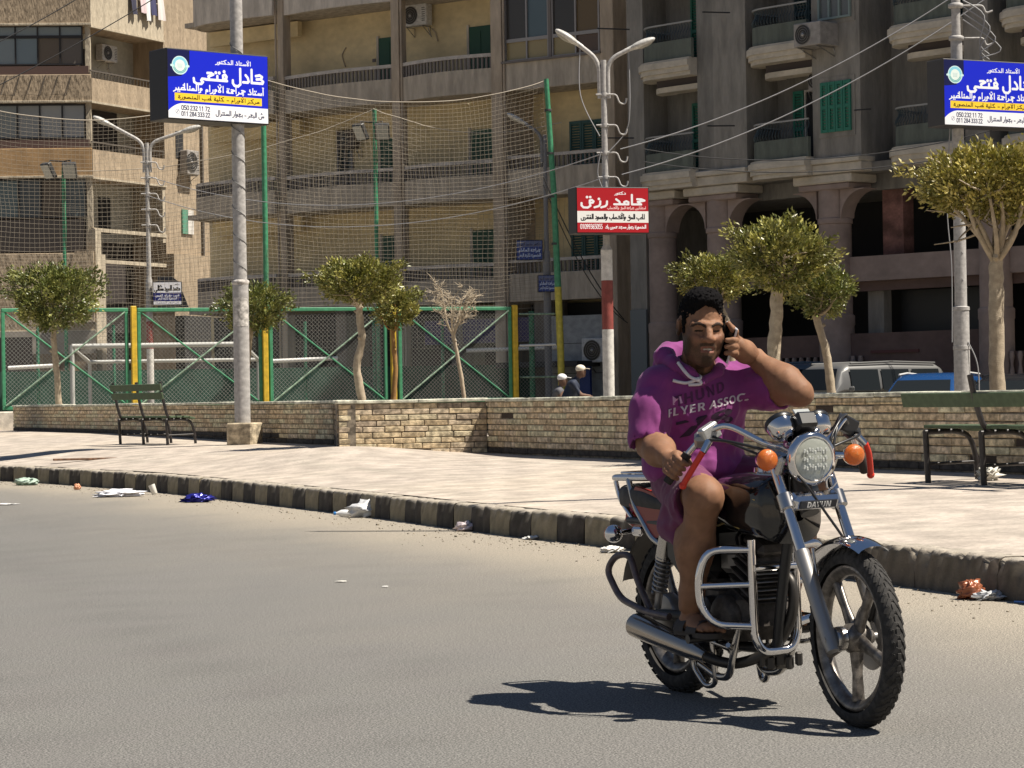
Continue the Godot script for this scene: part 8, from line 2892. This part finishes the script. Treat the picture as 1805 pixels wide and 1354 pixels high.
	var pin := func(x: float, y: float) -> Vector3:
		var p := V(x, y, 0.62)
		for i in 40:
			var d := minf(sf.at(p), hd.at(p))
			if d < 0.0008: break
			p.z -= maxf(d * 0.8, 0.0006)
		return p + V(0, 0, 0.006)
	var s1 := []
	for q in [[-0.165, 1.268], [-0.157, 1.235], [-0.140, 1.212], [-0.120, 1.203], [-0.098, 1.215], [-0.078, 1.236], [-0.052, 1.262]]: s1.append(pin.call(q[0], q[1]))
	ds.tube(curve(s1, 4), 0.0068, 6)
	ds.tube(curve([pin.call(-0.120, 1.203), pin.call(-0.145, 1.192), pin.call(-0.170, 1.195), pin.call(-0.195, 1.203)], 4), 0.0062, 6)
	ds.tube(curve([pin.call(-0.118, 1.202), pin.call(-0.112, 1.186), pin.call(-0.142, 1.184)], 4), 0.006, 6)
	ds.ball(pin.call(-0.120, 1.202), V(0.011, 0.010, 0.009))
	obj("drawstring", ds, mat(0.66, 0.62, 0.64, 0.8), so)
	# sandals
	for s in [-1.0, 1.0]:
		var sole := MB.new()
		var poly := PackedVector2Array([Vector2(-0.036, 0.385), Vector2(-0.040, 0.45), Vector2(-0.038, 0.52), Vector2(-0.048, 0.58), Vector2(-0.040, 0.635), Vector2(-0.012, 0.655), Vector2(0.022, 0.645), Vector2(0.044, 0.60), Vector2(0.046, 0.54), Vector2(0.036, 0.46), Vector2(0.034, 0.39), Vector2(0.0, 0.372)])
		sole.prism(poly, 0.018, Transform3D(Basis(V(1, 0, 0), V(0, 0, 1), V(0, -1, 0)), V(s * 0.203, 0.288, 0)), true)
		var sl := obj("sandal", sole, mat(0.030, 0.024, 0.02, 0.7), t)
		for q in [[0.515, 0.590, 0.034], [0.425, 0.495, 0.044]]:
			var rows := []
			for i in 2:
				var r := []
				for j in 9:
					var a := PI * j / 8.0
					r.append(V(s * 0.203 + cos(a) * 0.049, 0.285 + sin(a) * (q[2] + 0.012), q[0] + (q[1] - q[0]) * i + 0.02 * cos(a)))
				rows.append(r)
			var st := MB.new()
			st.grid(rows)
			obj("strap", st, mat(0.025, 0.02, 0.018, 0.7), sl)
	# the phone is a thing of its own
	var ph := thing("mobile_phone", "slim pale phone held at the motorcycle rider's left ear", "phone", BIKE_AT)
	ph.transform = t.transform
	var pb := MB.new()
	pb.box(V(-0.0015, 1.335, 0.452), V(0.009, 0.145, 0.070), Basis(Vector3.UP, 0.15) * Basis(Vector3.RIGHT, 0.5), 0.003)
	obj("case", pb, mat(0.55, 0.55, 0.58, 0.3), ph)
	var ps := MB.new()
	ps.box(V(-0.0068, 1.335, 0.452), V(0.001, 0.132, 0.062), Basis(Vector3.UP, 0.15) * Basis(Vector3.RIGHT, 0.5))
	obj("screen", ps, mat(0.01, 0.01, 0.012, 0.1), ph)

func _ready() -> void:
	rng.seed = 20240607
	setup_view()
	setup_materials()
	setup_kerb_line()
	build_ground()
	build_kerb()
	build_walls()
	build_buildings()
	build_fence()
	build_poles()
	build_signs()
	build_cables()
	build_trees()
	build_benches()
	build_vehicles()
	build_bystanders()
	build_litter()
	build_motorcycle()
	build_rider()
